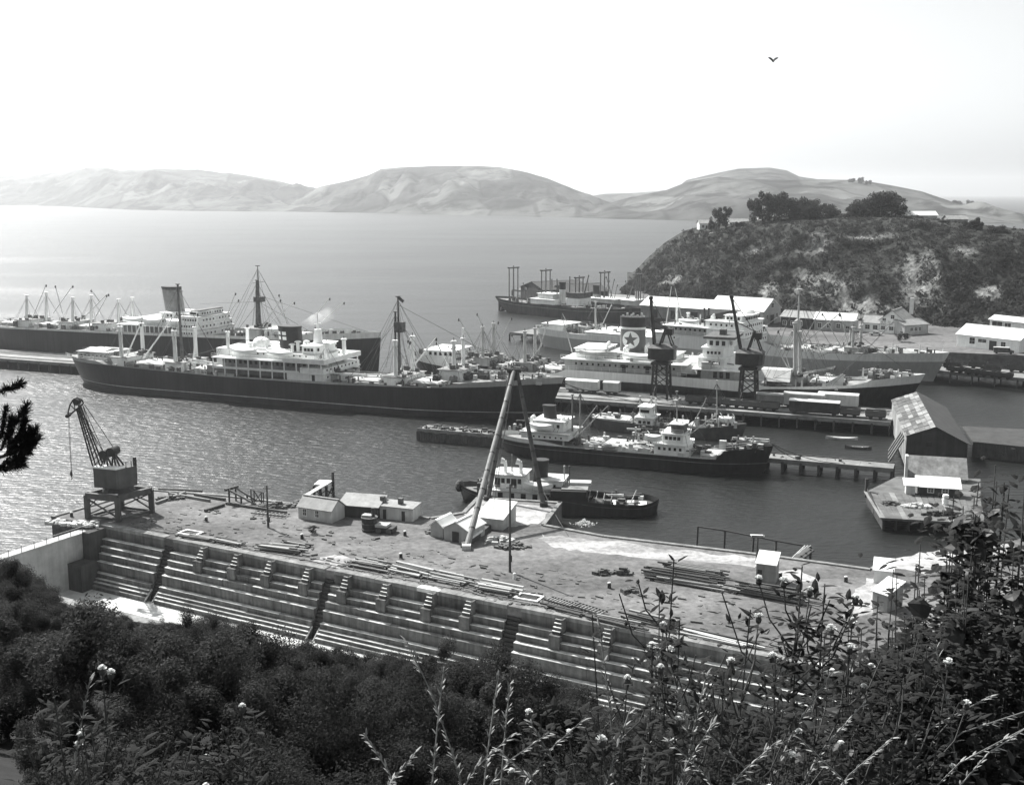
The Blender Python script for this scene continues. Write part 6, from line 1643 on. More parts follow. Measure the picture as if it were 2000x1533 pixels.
# ================================================================== gantry crane on the dock apron
def gantry():
    pL, pN, pR = G(172, 1012, zq), G(232, 1019, zq), G(297, 1001, zq)
    pF = pL + pR - pN; c = (pL + pR) / 2
    T = thing('gantry_crane', 'dark steam crane on a four legged portal at the seaward end of the dock', 'crane', (c.x, c.y, zq))
    w2 = lambda v: Vector((v.x - c.x, v.y - c.y, v.z - zq))
    hp = 3.9; cor = [w2(p) for p in (pL, pN, pR, pF)]
    for p in cor:
        mb = MB(); mb.beam(p, p + Vector((0, 0, hp)), .75, .75); mb.build('leg', 'dark_grey', T)
    for i in range(4):
        a, b = cor[i], cor[(i + 1) % 4]
        mb = MB(); mb.beam(a + Vector((0, 0, hp - .1)), b + Vector((0, 0, hp - .1)), .7, .95); mb.build('portal_beam', 'dark_grey', T)
        mb = MB(); mb.beam(a + Vector((0, 0, .35)), b + Vector((0, 0, .35)), .35, .4); mb.build('sill_beam', 'dark_grey', T)
        if i in (0, 2):
            mb = MB(); mb.beam(a + Vector((0, 0, .6)), b + Vector((0, 0, hp - .6)), .22, .22); mb.beam(b + Vector((0, 0, .6)), a + Vector((0, 0, hp - .6)), .22, .22); mb.build('cross_brace', 'dark_grey', T)
        else:
            mb = MB(); mb.beam(a.lerp(b, .55) + Vector((0, 0, hp - .5)), b + Vector((0, 0, hp * .45)), .2, .2); mb.build('cross_brace', 'dark_grey', T)
    mb = MB(); mb.tube((0, 0, hp + .35), (0, 0, hp + 1.1), 2.6, 2.2, 16); mb.build('turntable', 'iron_black', T)
    a = math.radians(-22)
    k0, k1, k2 = w2(P(184, 950, c.y - 1.2)), w2(P(228, 958, c.y - 2.6)), w2(P(269, 950, c.y + .3))
    k3 = k0 + k2 - k1; zb = hp + 1.11; zt = w2(P(228, 918, c.y - 2.6)).z
    mb = MB(); mb.prism([(p.x, p.y) for p in (k0, k1, k2, k3)], zb, zt); hs = mb.build('machine_house', 'dark_grey', T)
    inn = lambda p, t: p.lerp((k0 + k2) / 2, t)
    mb = MB(); mb.loft([[Vector((p.x, p.y, zt + .01)) for p in (inn(k0, -.06), inn(k1, -.06), inn(k1, .0).lerp(k2, .45), inn(k0, 0).lerp(k3, .45))], [Vector((p.x, p.y, zt + .25)) for p in (inn(k0, -.06), inn(k1, -.06), inn(k1, .0).lerp(k2, .45), inn(k0, 0).lerp(k3, .45))]]); mb.build('house_roof', 'white_paint', hs)
    mb = MB()
    for t in (0, .5, 1):
        p = k1.lerp(k2, .5 + .5 * t); mb.tube((p.x, p.y, zt), (p.x, p.y, zt + 1.0), .06, .06, 5)
    mb.beam(Vector((k1.lerp(k2, .5).x, k1.lerp(k2, .5).y, zt + .95)), Vector((k2.x, k2.y, zt + .95)), .07, .07); mb.build('guard_rail', 'iron_black', T)
    mb = MB(); p = w2(P(265, 935, c.y + .4)); mb.tube((p.x, p.y, zb + 1), (p.x, p.y, zt + 1.4), .3, .3, 8); mb.build('chimney', 'iron_black', T)
    Y = c.y
    q = lambda px, py, dy=0: w2(P(px, py, Y + dy))
    for nm, px, py in (('hoist_drum', 207, 886), ('hoist_drum', 221, 881)):
        p = q(px, py); mb = MB(); mb.tube((p.x - .15, p.y - 1.0, p.z), (p.x + .15, p.y + 1.0, p.z), .75, .75, 16); mb.build(nm, 'iron_black', T)
    mb = MB()
    for px, py, bx in ((207, 886, 200), (221, 881, 238), (207, 886, 214), (221, 881, 222)):
        for dy in (-.8, .8): mb.beam(q(px, py, dy), Vector((q(bx, 910).x, q(bx, 910).y + dy, zt)), .22, .22)
    mb.build('drum_frame', 'iron_black', T)
    jl_, jr_ = q(184, 910), q(198, 908); h0, h1 = q(151, 797), q(156, 794)
    for dy in (-.55, .55):
        for a_, b_ in ((jl_, h0), (jr_, h1)):
            mb = MB(); mb.beam(a_ + Vector((0, dy, 0)), b_ + Vector((0, dy * .6, 0)), .2, .2); mb.build('jib_chord', 'iron_black', T)
    mb = MB(); n = 11
    for k in range(n):
        t0, t1 = k / n, (k + 1) / n
        for dy in (-.5, .5):
            mb.beam(jl_.lerp(h0, t0) + Vector((0, dy, 0)), jr_.lerp(h1, t1) + Vector((0, dy, 0)), .08, .08)
    mb.build('jib_lacing', 'iron_black', T)
    # bowed head
    arc = [(163, 787), (159, 780), (150, 777), (143, 780), (137, 790), (133, 806), (133, 813)]
    low_ = [(154, 796), (147, 801), (141, 806), (134, 813)]
    mb = MB()
    for dy in (-.5, .5):
        mb.path([q(x, y, dy) for x, y in arc], .13, .13, 5); mb.path([q(x, y, dy) for x, y in low_], .16, .16, 5); mb.path([q(163, 787, dy), q(156, 794, dy)], .13, .13, 5)
    for (x, y), (x2, y2) in zip(arc[1:6], (low_[0], low_[0], low_[1], low_[1], low_[2])): mb.beam(q(x, y), q(x2, y2), .12, .12)
    mb.build('jib_head', 'iron_black', T)
    mb = MB(); p = q(133, 812); mb.tube(p + Vector((0, -.5, 0)), p + Vector((0, .5, 0)), .3, .3, 10); p2_ = q(150, 785); mb.tube(p2_ + Vector((0, -.4, 0)), p2_ + Vector((0, .4, 0)), .5, .5, 12); mb.build('head_sheave', 'iron_black', T)
    mb = MB(); hb = q(139, 922); mb.tube(q(133, 813), hb, .035, .035, 4); mb.tube(q(135, 812), hb + Vector((.1, 0, 0)), .035, .035, 4); mb.build('hoist_rope', 'iron_black', T)
    mb = MB(); mb.ell(hb + Vector((0, 0, -.3)), .22, .2, .5, 8, 5); mb.path([hb + Vector((0, 0, -.75)), hb + Vector((.12, 0, -1.0)), hb + Vector((0, 0, -1.2)), hb + Vector((-.15, 0, -1.05))], .07, .05, 5); mb.build('hook', 'iron_black', T)
    mb = MB()
    for a_, b_ in (((161, 790), (202, 882)), ((165, 790), (223, 876)), ((163, 796), (176, 838)), ((176, 838), (200, 880)), ((173, 846), (184, 843)), ((190, 884), (204, 882)), ((160, 800), (190, 868))):
        mb.tube(q(*a_), q(*b_), .06, .06, 4)
    mb.build('stay_rope', 'iron_black', T)
gantry()

# ================================================================== shear legs
b1, b2, b0 = G(953, 976, zq), G(1062, 988, zq), G(911, 1072, zq)
ap = P(1004, 724, 189.0)
T = thing('shear_legs', 'tall three legged shear legs standing on the quay in front of the tug', 'crane', (b0.x, b0.y, zq))
w2 = lambda v: Vector((v.x - b0.x, v.y - b0.y, v.z - zq))
for p, off, r0, nm, m_ in ((b1, (-.5, 0, 0), .42, 'front_leg', 'dark_grey'), (b2, (.5, 0, 0), .42, 'front_leg', 'dark_grey'), (b0, (0, 0, 0), .48, 'back_leg', 'mid_grey')):
    a_ = w2(p); t_ = w2(ap) + Vector(off); mb = MB(); n = 10; mb.path([a_.lerp(t_, k / n) for k in range(n + 1)], r0, r0 * .72, 12); o = mb.build(nm, m_, T)
    for k in range(1, n):
        c_ = a_.lerp(t_, k / n); dv = (t_ - a_).normalized() * .1; rr = r0 + (r0 * .72 - r0) * k / n + .035; mb = MB(); mb.tube(c_ - dv, c_ + dv, rr, rr, 12); mb.build('joint_ring', 'iron_black', o)
    mb = MB(); mb.cbox((a_.x, a_.y, 0), 1.3, 1.3, .7); mb.build('shoe', 'iron_black' if p is not b0 else 'off_white', o)
mb = MB(); t_ = w2(ap); mb.tube(t_ + Vector((-1.2, 0, 0)), t_ + Vector((1.2, 0, 0)), .4, .4, 10); mb.cbox((t_.x, t_.y, t_.z - 1.6), 1.0, .8, 1.4); mb.build('head_block', 'iron_black', T)
mb = MB(); mb.tube(t_ + Vector((.1, 0, -1.5)), w2(G(952, 1000, zq)) + Vector((.8, 0, 3)), .04, .04, 4); mb.tube(t_, w2(G(962, 1028, zq)) + Vector((0, 0, 2)), .05, .05, 4); mb.build('tackle', 'iron_black', T)
mb = MB(); mb.beam(w2(G(905, 1070, zq)) + Vector((0, 0, .35)), w2(G(960, 1028, zq)) + Vector((0, 0, .35)), .9, .7); mb.build('screw_bed', 'dark_grey', T)
mb = MB(); mb.beam(w2(G(920, 1062, zq)) + Vector((0, 0, 1.0)), w2(G(940, 1048, zq)) + Vector((0, 0, 1.0)), .55, .3); mb.build('carriage', 'white_paint', T)

# ================================================================== poles and bollards
def lamp_pole(px, pyt, pyb, label, arms=()):
    b = G(px, pyb, zq); t = P(px - 1, pyt, b.y); h = t.z - zq
    T = thing('timber_pole', label, 'pole', (b.x, b.y, zq))
    mb = MB(); mb.path([(0, 0, 0), (0, 0, h * .5), (.02, 0, h)], .19, .12, 8); mb.build('shaft', 'wood_dark', T)
    for z_, l in arms:
        mb = MB(); mb.beam((-l, 0, h * z_), (l, 0, h * z_), .12, .12); mb.build('cross_arm', 'wood_dark', T)
        for x in (-l * .9, l * .9): mb = MB(); mb.tube((x, 0, h * z_ + .06), (x, 0, h * z_ + .28), .07, .05, 6); mb.build('insulator', 'white_paint', T)
    mb = MB(); mb.cbox((.15, 0, h * .12), .3, .3, .9); mb.build('switch_box', 'wood_dark', T)
    return T
lamp_pole(996, 945, 1117, 'tall timber pole in the middle of the apron casting a long shadow', ((.96, .5),))
lamp_pole(524, 948, 1030, 'shorter timber pole in front of the ramp frames', ((.93, .6),))
lamp_pole(1478, 1048, 1098, 'thin pole with a pale cross arm beside the skillion hut', ((.98, 1.0),))
for i, (px, py) in enumerate(((140, 1009), (403, 1018), (590, 1052), (783, 1090), (1005, 1130), (1524, 1128), (1588, 1240), (1652, 1136), (791, 1046), (1190, 1148))):
    lab = ['bollard at the seaward corner of the apron', 'bollard right of the gantry crane', 'bollard beside the round bush', 'bollard in the open middle of the apron', 'white painted block at the foot of the tall pole', 'bollard by the skillion hut', 'bollard near the dock edge among the weeds', 'bollard on the pale strip by the right hand water', 'small mooring post right of the steam boiler', 'upright post near the rubbish heap'][i]
    T = thing('bollard', 'squat iron ' + lab if i != 4 else lab, 'bollard', G(px, py, zq), 0, 'bollards on the apron')
    mb = MB(); mb.tube((0, 0, 0), (0, 0, .7), .26, .22, 10); mb.build('post', 'iron_black' if i != 4 else 'white_paint', T)
    mb = MB(); mb.ell((0, 0, .72), .27, .27, .12, 10, 4); mb.build('cap', 'concrete_pale', T)

# ================================================================== timber stacks on the apron
plank_mesh = MB().box(-.5, .5, -.5, .5, 0, 1).mesh('plank')
def plank_at(T, c, sx, sy, sz, rz, m):
    me = PL[m]; o = link('plank', me, T); o.location = c; o.scale = (sx, sy, sz); o.rotation_euler = (0, 0, rz); return o
PL = {}
for m_ in ('wood_dark', 'wood_grey', 'wood_pale', 'plank_mid'):
    me = plank_mesh.copy(); me.materials.append(M(m_)); PL[m_] = me; me.name = 'plank'
def stack(px0, py0, px1, py1, label, n, layers, Lp, seed, w=.3, mats=('plank_mid', 'wood_grey', 'wood_pale', 'wood_dark'), hgt=.26, cat='timber stack', name='timber_stack'):
    a, b = G(px0, py0, zq), G(px1, py1, zq); c = (a + b) / 2
    d = b - a; rz = math.atan2(d.y, d.x); Lp = d.length if Lp is None else Lp
    T = thing(name, label, cat, c, rz, 'timber stacks on the apron'); r = random.Random(seed)
    for e in (-.38, .38): plank_at(T, (e * Lp, 0, 0), .3, n * w * 1.25, .25, 0, 'wood_dark')
    for l in range(layers):
        for k in range(n):
            if r.random() < .12 + .15 * l: continue
            y = (k - (n - 1) / 2) * w * 1.22 + r.uniform(-.05, .05); ll = Lp * r.uniform(.5, 1.08)
            plank_at(T, (r.uniform(-.9, .9), y + r.uniform(-.12, .12), .25 + l * (hgt + .02)), ll, w * r.uniform(.6, 1.15), hgt * r.uniform(.6, 1.0), r.uniform(-.06, .06), r.choice(mats))
    return T
stack(505, 1069, 600, 1080, 'stack of pale squared timbers along the dock edge, with a white end piece', 7, 2, 7.6, 1)
stack(548, 1060, 612, 1072, 'loose dark timbers behind the pale squared stack', 3, 1, 5.5, 2, mats=('wood_dark', 'plank_mid'))
stack(420, 1056, 470, 1066, 'few thin boards on the dark ground near the dock edge', 5, 1, 5.5, 3, mats=('plank_mid', 'wood_dark'))
stack(345, 1046, 440, 1062, 'long low row of rough sleepers beside the left hatch', 4, 1, 7.5, 4, mats=('wood_dark', 'wood_grey'))
stack(685, 1100, 760, 1114, 'wide stack of mixed boards right of the pale gravel patch', 8, 2, 6.5, 5)
stack(765, 1108, 850, 1128, 'spread of planks in the middle of the long timber row', 9, 2, 6.8, 6)
stack(838, 1124, 925, 1142, 'stack of long squared timbers before the tall pole', 8, 2, 6.8, 7, mats=('wood_pale', 'plank_mid', 'wood_grey'))
stack(925, 1146, 1018, 1162, 'thick end stack of squared timbers beside the right hatch', 9, 2, 6.6, 8, mats=('wood_pale', 'plank_mid', 'wood_dark'))
stack(1062, 1186, 1145, 1205, 'dark beam with a pale plank lying along the dock edge', 3, 1, 6.5, 9, mats=('wood_dark', 'wood_pale'))
stack(1150, 1206, 1250, 1228, 'long rails and boards beyond the lattice frames', 5, 1, 7.5, 10, mats=('plank_mid', 'wood_dark'))
stack(1225, 1206, 1330, 1232, 'row of dark baulks toward the weeds', 6, 2, 7.5, 11, mats=('wood_dark', 'plank_mid'))
stack(1330, 1234, 1470, 1266, 'last long baulks before the weeds hide the dock edge', 5, 1, 9.5, 12, mats=('wood_grey', 'wood_dark', 'wood_pale'))
stack(1262, 1124, 1420, 1150, 'great heap of dark rails and girders before the skillion hut', 9, 4, 11.5, 13, mats=('wood_dark', 'wood_dark', 'plank_mid'))
stack(1420, 1150, 1590, 1180, 'second great heap of dark girders running on to the right', 8, 4, 11.0, 14, mats=('wood_dark', 'wood_dark', 'plank_mid'))
stack(1300, 1112, 1420, 1130, 'higher rear heap of dark girders with rusty frames', 5, 3, 9, 15, mats=('wood_dark', 'wood_dark', 'wood_grey'))
# lattice frames lying by the dock
for i, (p0, p1, lab) in enumerate((((1070, 1172), (1120, 1186), 'iron lattice frame lying by the right hatch'), ((1122, 1184), (1180, 1202), 'second iron lattice frame, beyond the first and darker'), ((495, 1003), (562, 1010), 'iron lattice frame lying below the ramp'))):
    a, b = G(*p0, zq), G(*p1, zq); d = b - a
    T = thing('lattice_frame', lab, 'frame', a, math.atan2(d.y, d.x), 'lattice frames on the apron'); Lf = d.length
    for y in (-.7, .7): mb = MB(); mb.beam((0, y, .3), (Lf, y, .3), .14, .18); mb.build('rail', 'iron_black', T)
    for k in range(9): mb = MB(); x = Lf * (k + .5) / 9; mb.beam((x, -.62, .3), (x, .62, .34), .1, .12); mb.build('rung', 'plank_mid', T)
# hatches in the apron
for i, (px, py, lab) in enumerate(((372, 1042, 'open square hatch with white kerb at the left of the apron'), (1033, 1168, 'open square hatch with white kerb beside the timber end stack'))):
    c = G(px, py, zq); T = thing('hatch_pit', lab, 'hatch', c, DA + .05, 'open hatches in the apron')
    for x0, x1, y0, y1 in ((-1.7, 1.7, -1.1, -.8), (-1.7, 1.7, .8, 1.1), (-1.7, -1.4, -.799, .799), (1.4, 1.7, -.799, .799)): mb = MB(); mb.box(x0, x1, y0, y1, .0, .22); mb.build('kerb', 'white_paint', T)
    mb = MB(); mb.box(-1.39, 1.39, -.79, .79, 0, .03); mb.build('pit_cover', 'iron_black', T)

# ramp frames, landing stage, boiler, post and rail frame
def world_thing(name, label, cat, at): 
    T = thing(name, label, cat, at); return T, (lambda v: Vector((v.x - at.x, v.y - at.y, v.z - at.z)))
at = G(450, 985, zq); T, w2 = world_thing('slipway_trestle', 'dark timber trestle with a raised end beam and two sloping rails at the water edge', 'trestle', at)
Yt = at.y
for y in (0, 2.2):
    dxp = 10 * y / 2.2
    tops = [(447 + dxp * 1.3, 957 - y * 2), (500 + dxp, 985 - y * 1.2)]
    a_, b_ = w2(P(*tops[0], Yt + y)), w2(P(*tops[1], Yt + y)); mb = MB(); mb.beam(a_, b_, .28, .3); mb.build('sloping_rail', 'wood_grey', T)
    for t in (0, .45, .9):
        p = a_.lerp(b_, t); mb = MB(); mb.beam((p.x, p.y, 0), (p.x, p.y, p.z), .26, .26); mb.build('post', 'wood_dark', T)
a_, b_ = w2(P(440, 957, Yt - .3)), w2(P(464, 950, Yt + 2.6)); mb = MB(); mb.beam(a_, b_, .45, .4); mb.build('end_beam', 'wood_dark', T)
a_, b_ = w2(G(442, 985, zq)), w2(G(560, 1003, zq)); mb = MB(); mb.beam(a_ + Vector((0, 0, .2)), b_ + Vector((0, 0, .2)), .4, .4); mb.build('ground_beam', 'wood_dark', T)
at = G(500, 985, zq); T, w2 = world_thing('timber_gate_frame', 'upright cross braced timber frame behind the trestle', 'frame', at)
for px in (491, 497, 511, 515): a_ = w2(G(px, 984, zq)); t_ = w2(P(px, 956 + (px - 491) * .3, at.y)); mb = MB(); mb.beam((a_.x, a_.y, 0), (a_.x, a_.y, t_.z), .16, .16); mb.build('post', 'wood_dark', T)
for a_, b_ in (((491, 957), (515, 962)), ((497, 980), (511, 962)), ((511, 982), (497, 960)), ((491, 978), (515, 980))): mb = MB(); mb.beam(w2(P(*a_, at.y)), w2(P(*b_, at.y)), .13, .13); mb.build('brace', 'wood_dark', T)
at = G(635, 972, 0); T, w2 = world_thing('landing_stage', 'small white decked landing stage on piles reached by a sloping gangway', 'landing stage', at)
dk4 = [P(613, 944, at.y - 1.2), P(637, 946, at.y - 1.8), P(650, 940, at.y + 1.5), P(624, 937, at.y + 2)]
zz = sum(p.z for p in dk4) / 4; dk4 = [w2(Vector((p.x, p.y, zz))) for p in dk4]
mb = MB(); mb.loft([[p + Vector((0, 0, -.25)) for p in dk4], dk4]); mb.build('deck', 'white_paint', T)
for k, p in enumerate(dk4 + [dk4[0].lerp(dk4[1], .5), dk4[2].lerp(dk4[3], .5)]): mb = MB(); mb.tube((p.x, p.y, -2), (p.x, p.y, p.z + (1.6 if k == 2 else -.26)), .3 if k == 2 else .24, .28, 8); mb.build('pile', 'wood_dark', T)
for a_, b_ in ((dk4[0], dk4[1]), (dk4[1], dk4[2])): mb = MB(); mb.beam(a_ + Vector((0, 0, -1.0)), b_ + Vector((0, 0, -2.6)), .2, .2); mb.beam(b_ + Vector((0, 0, -1.0)), a_ + Vector((0, 0, -2.6)), .2, .2); mb.build('cross_brace', 'wood_dark', T)
mb = MB(); g0 = w2(G(596, 972, zq)) + Vector((0, 0, .3)); mb.beam(g0, dk4[0].lerp(dk4[1], .9) + Vector((0, 0, .1)), 1.0, .15); mb.build('gangway', 'wood_pale', T)
mb = MB(); mb.beam(g0 + Vector((0, 0, -.0)), Vector((g0.x, g0.y, -1)), .3, .3); p = g0.lerp(dk4[0], .55); mb.beam(p, Vector((p.x, p.y, -2)), .3, .3); mb.build('gangway_post', 'wood_dark', T)

at = G(722, 1036, zq); T = thing('steam_boiler', 'dark steam boiler winch with litter on top standing in the apron', 'boiler', at, -.3)
mb = MB(); mb.tube((0, 0, 0), (0, 0, 2.2), 1.15, 1.25, 18); mb.build('shell', 'iron_black', T)
for z_ in (.3, 1.2, 2.1): mb = MB(); mb.tube((0, 0, z_), (0, 0, z_ + .12), 1.3, 1.3, 18); mb.build('hoop', 'gear_dark', T)
mb = MB(); mb.tube((.5, .3, 2.2), (.5, .3, 3.6), .3, .28, 10); mb.build('chimney', 'iron_black', T)
mb = MB(); mb.cbox((-.3, 0, 2.21), 1.5, 1.2, .35); mb.build('top_plate', 'light_grey', T)
mb = MB(); mb.box(1.3, 4.2, -1, 1, .2, .9); mb.build('bed_frame', 'iron_black', T); mb = MB(); mb.box(1.3, 3.2, -.9, .9, .902, 1.3); mb.build('tool_chest', 'wood_pale', T)
for x in (1.9, 3.6): mb = MB(); mb.tube((x, -1.05, .45), (x, 1.05, .45), .45, .45, 12); mb.build('drum', 'gear_dark', T)

tops = [(1363, 1028), (1416, 1036), (1472, 1047), (1516, 1056), (1584, 1068)]; bots = [(1360, 1074), (1413, 1080), (1468, 1086), (1514, 1092), (1582, 1090)]
at = G(1360, 1074, 1.0); T, w2 = world_thing('mooring_posts', 'row of dark posts joined by a rail standing in the water off the quay', 'mooring frame', at)
pts = []
for (tx, ty), (bx, by) in zip(tops, bots):
    b_ = G(bx, by, 1.0); t_ = P(tx, ty, b_.y); mb = MB(); mb.beam(w2(Vector((b_.x, b_.y, -2))), w2(t_), .28, .28); mb.build('post', 'wood_dark', T); pts.append(w2(t_))
for a_, b_ in zip(pts, pts[1:]): mb = MB(); mb.beam(a_, b_, .2, .2); mb.build('rail', 'wood_dark', T)
mb = MB(); mb.beam(pts[2] + Vector((-.5, 0, .2)), pts[2] + Vector((1.4, 0, .15)), .35, .1); mb.build('cap_board', 'white_paint', T)
at = G(1570, 1098, zq - 1); T, w2 = world_thing('boat_steps', 'short sloping landing steps with white handrails at the quay edge', 'steps', at)
mb = MB(); mb.beam(w2(P(1550, 1096, at.y)), w2(P(1582, 1072, at.y + 2)), 1.6, .2); mb.build('ramp', 'wood_dark', T)
for dy in (-.8, 0, .8): mb = MB(); mb.tube(w2(P(1546, 1090, at.y + dy)), w2(P(1578 + dy * 7, 1065, at.y + dy + 2)), .06, .06, 5); mb.build('hand_rail', 'white_paint', T)
for k in range(4): p = w2(P(1556 + 9 * k, 1090 - 6 * k, at.y + .5 * k)); mb = MB(); mb.beam((p.x, p.y, -3), (p.x, p.y, p.z), .24, .24); mb.build('pile', 'wood_dark', T)

# heaps
def heap(px, py, sx, sy, h, label, m, n, seed, name='rubbish_heap', zg=ZQ):
    r = random.Random(seed); mb = MB()
    for k in range(n):
        a = r.uniform(0, 6.28); q = math.sqrt(r.random()); x, y = sx * q * math.cos(a), sy * q * math.sin(a)
        s_ = r.uniform(.15, .5); mb.cbox((x, y, max(0, h * (1 - q) - .2)), s_ * 2, s_, s_ * r.uniform(.4, 1.2), r.uniform(0, 3.1))
    T = thing(name, label, 'heap', G(px, py, zg)); mb.build('scrap', m, T, kind='stuff'); return T
heap(1178, 1120, 1.4, .8, .6, 'low heap of dark scrap on the open apron', 'gear_dark', 40, 1); heap(1218, 1120, 1.1, .8, 1.0, 'taller heap of dark scrap on the open apron', 'gear_dark', 40, 2)
heap(1225, 1156, 1.2, .4, .4, 'small dark heap below the two scrap heaps', 'gear_dark', 20, 3); heap(975, 1058, 2.0, 1.6, .8, 'rubble and broken sheet beside the shear leg bed', 'stone_debris', 60, 4)
heap(1000, 1068, 2.6, 1.2, .5, 'dark rubbish around the bed of the shear leg', 'gear_dark', 60, 5); heap(860, 1040, 2.4, 1.4, .5, 'scattered rubbish left of the white sheds', 'gear_dark', 50, 6); heap(610, 985, 3.0, 1.2, .7, 'dark scrap between the ramp and the pale hut', 'gear_dark', 70, 7); heap(540, 990, 3.2, 1.2, .9, 'dark scrap and hoops behind the short pole', 'gear_dark', 80, 8)
heap(330, 975, 2.4, 1.2, .5, 'jumble of beams right of the gantry crane', 'wood_dark', 50, 9)
for i, (p0, p1) in enumerate((((310, 958), (395, 962)), ((330, 966), (410, 980)), ((380, 968), (440, 978)), ((305, 985), (362, 964)), ((400, 1000), (438, 988)))):
    a, b = G(*p0, zq), G(*p1, zq); T = thing('loose_baulk', ['long baulk lying near the water beyond the gantry', 'second baulk sloping to the quay edge', 'pair end baulk beside the ramp', 'dark baulk next to the gantry leg', 'short baulk nearest the ramp foot'][i], 'timber', a); mb = MB(); mb.beam((0, 0, .25), b - a + Vector((0, 0, .25)), .4, .4); mb.build('baulk', 'wood_grey' if i % 2 else 'wood_dark', T)
heap(1790, 990, 2.6, 1.0, .6, 'pale litter in the middle of the slip wharf', 'stone_debris', 60, 21, zg=2.25); heap(1740, 985, 1.6, .8, .5, 'dark litter at the left of the slip wharf', 'gear_dark', 40, 22, zg=2.25); heap(1835, 1006, 3.0, .5, .8, 'dark heap along the front edge of the slip wharf', 'wall_dark', 60, 23, zg=2.25)
r = random.Random(31); mb = MB()
for k in range(900):
    s_ = r.uniform(S_GATE + 4, S_END); q_ = -r.uniform(.8, 15) if r.random() < .6 else -r.uniform(.6, 4.5); p = DK(s_, q_, ZQ - .02); a = r.uniform(.06, .3); mb.cbox(p, a * r.uniform(1, 5), a, a * r.uniform(.3, .9), r.uniform(0, 3.1) if r.random() < .4 else DA + r.uniform(-.2, .2))
o = mb.build('yard_litter', 'wood_weathered', None, kind='stuff'); o['label'] = 'small litter and offcuts strewn over the dock apron'; o['category'] = 'litter'
for q_ in (-1.9, -3.0):
    mb = MB(); mb.beam(DK(S_GATE + 6, q_, ZQ + .03), DK(S_END + 20, q_, ZQ + .03), .12, .1); mb.build('rail_track', 'gear_dark', None, kind='structure')
rb = thing('broken_wall', 'pale broken masonry at the seaward corner of the dock entrance', 'rubble', G(110, 1020, zq)); r = random.Random(3); mb = MB()
for k in range(90):
    t = r.random(); p = G(98 + 95 * t, 1020 + 6 * t, zq) - G(110, 1020, zq); s_ = r.uniform(.2, .6); mb.cbox((p.x + r.uniform(-.4, .4), p.y + r.uniform(-1.1, .8), -.1), s_ * 1.8, s_, s_ * r.uniform(.5, 1.1), r.uniform(0, 3))
mb.build('stones', 'stone_debris', rb, kind='stuff')

# ================================================================== small boats
def rowboat(px, py, L_, rz, label, m):
    c = G(px, py); T = thing('rowing_boat', label, 'boat', c, rz, 'small boats'); mb = MB(); rings = []
    for i in range(13):
        u = 2 * i / 12 - 1; f = max(.05, 1 - abs(u) ** 2.3) * .75; s_ = .25 * u * u
        rings.append([(u * L_ / 2, f, .45 + s_), (u * L_ / 2, f * .8, 0), (u * L_ / 2, 0, -.15), (u * L_ / 2, -f * .8, 0), (u * L_ / 2, -f, .45 + s_), (u * L_ / 2, -f * .85, .45 + s_), (u * L_ / 2, 0, .1 + s_ * .6), (u * L_ / 2, f * .85, .45 + s_)])
    mb.loft(rings); mb.build('hull', m, T)
    for x in (-L_ * .2, L_ * .15): mb = MB(); mb.box(x - .12, x + .12, -.62, .62, .32, .38); mb.build('thwart', 'wood_pale', T)
rowboat(1644, 858, 7.0, -.25, 'long pale rimmed open boat floating between the jetties', 'off_white')
rowboat(1676, 876, 5.6, -.3, 'dark dinghy with pale ends by the old boat shed', 'gear_dark')
rowboat(548, 787, 4.6, -.3, 'dark launch with a white cabin beside the black ship side', 'gear_dark')
T = [o for o in COL.objects if o.name.startswith('rowing_boat') and o.get('label', '').startswith('dark launch')][0]; mb = MB(); mb.box(-.8, 1.0, -.5, .5, .4, 1.4); mb.build('cabin', 'white_paint', T)

# cars on the shore road
for i, (px, py, m_, lab) in enumerate(((1698, 655, 'light_grey', 'pale rounded car parked before the office wing'), (1940, 690, 'gear_dark', 'dark van with pale roof on the shore road at the right'))):
    T = thing('parked_car', lab, 'car', G(px, py, 4.2), math.radians(-20)); Lc = 4.4 if i == 0 else 6.0
    mb = MB(); prof = [(0, .35), (0, .9), (.9, 1.0), (1.4, 1.55), (3.0, 1.55), (3.7, 1.0), (Lc, .9), (Lc, .35)] if i == 0 else [(0, .4), (0, 2.0), (4.6, 2.0), (5.0, 1.3), (Lc, 1.1), (Lc, .4)]
    mb.loft([[(x, -.8, z_) for x, z_ in prof], [(x, .8, z_) for x, z_ in prof]]); mb.build('body', m_, T)
    mb = MB(); mb.box(1.3, 3.1, -.82, .82, 1.05, 1.45) if i == 0 else mb.box(4.3, 4.8, -.82, .82, 1.3, 1.8); mb.build('window', 'glass_dark', T)
    if i: mb = MB(); mb.box(-.05, 4.65, -.85, .85, 2.003, 2.1); mb.build('roof', 'off_white', T)
    for x in (.9, Lc - .9):
        for y in (-.75, .75): mb = MB(); mb.tube((x, y - .1, .33), (x, y + .1, .33), .33, .33, 12); mb.build('wheel', 'iron_black', T)

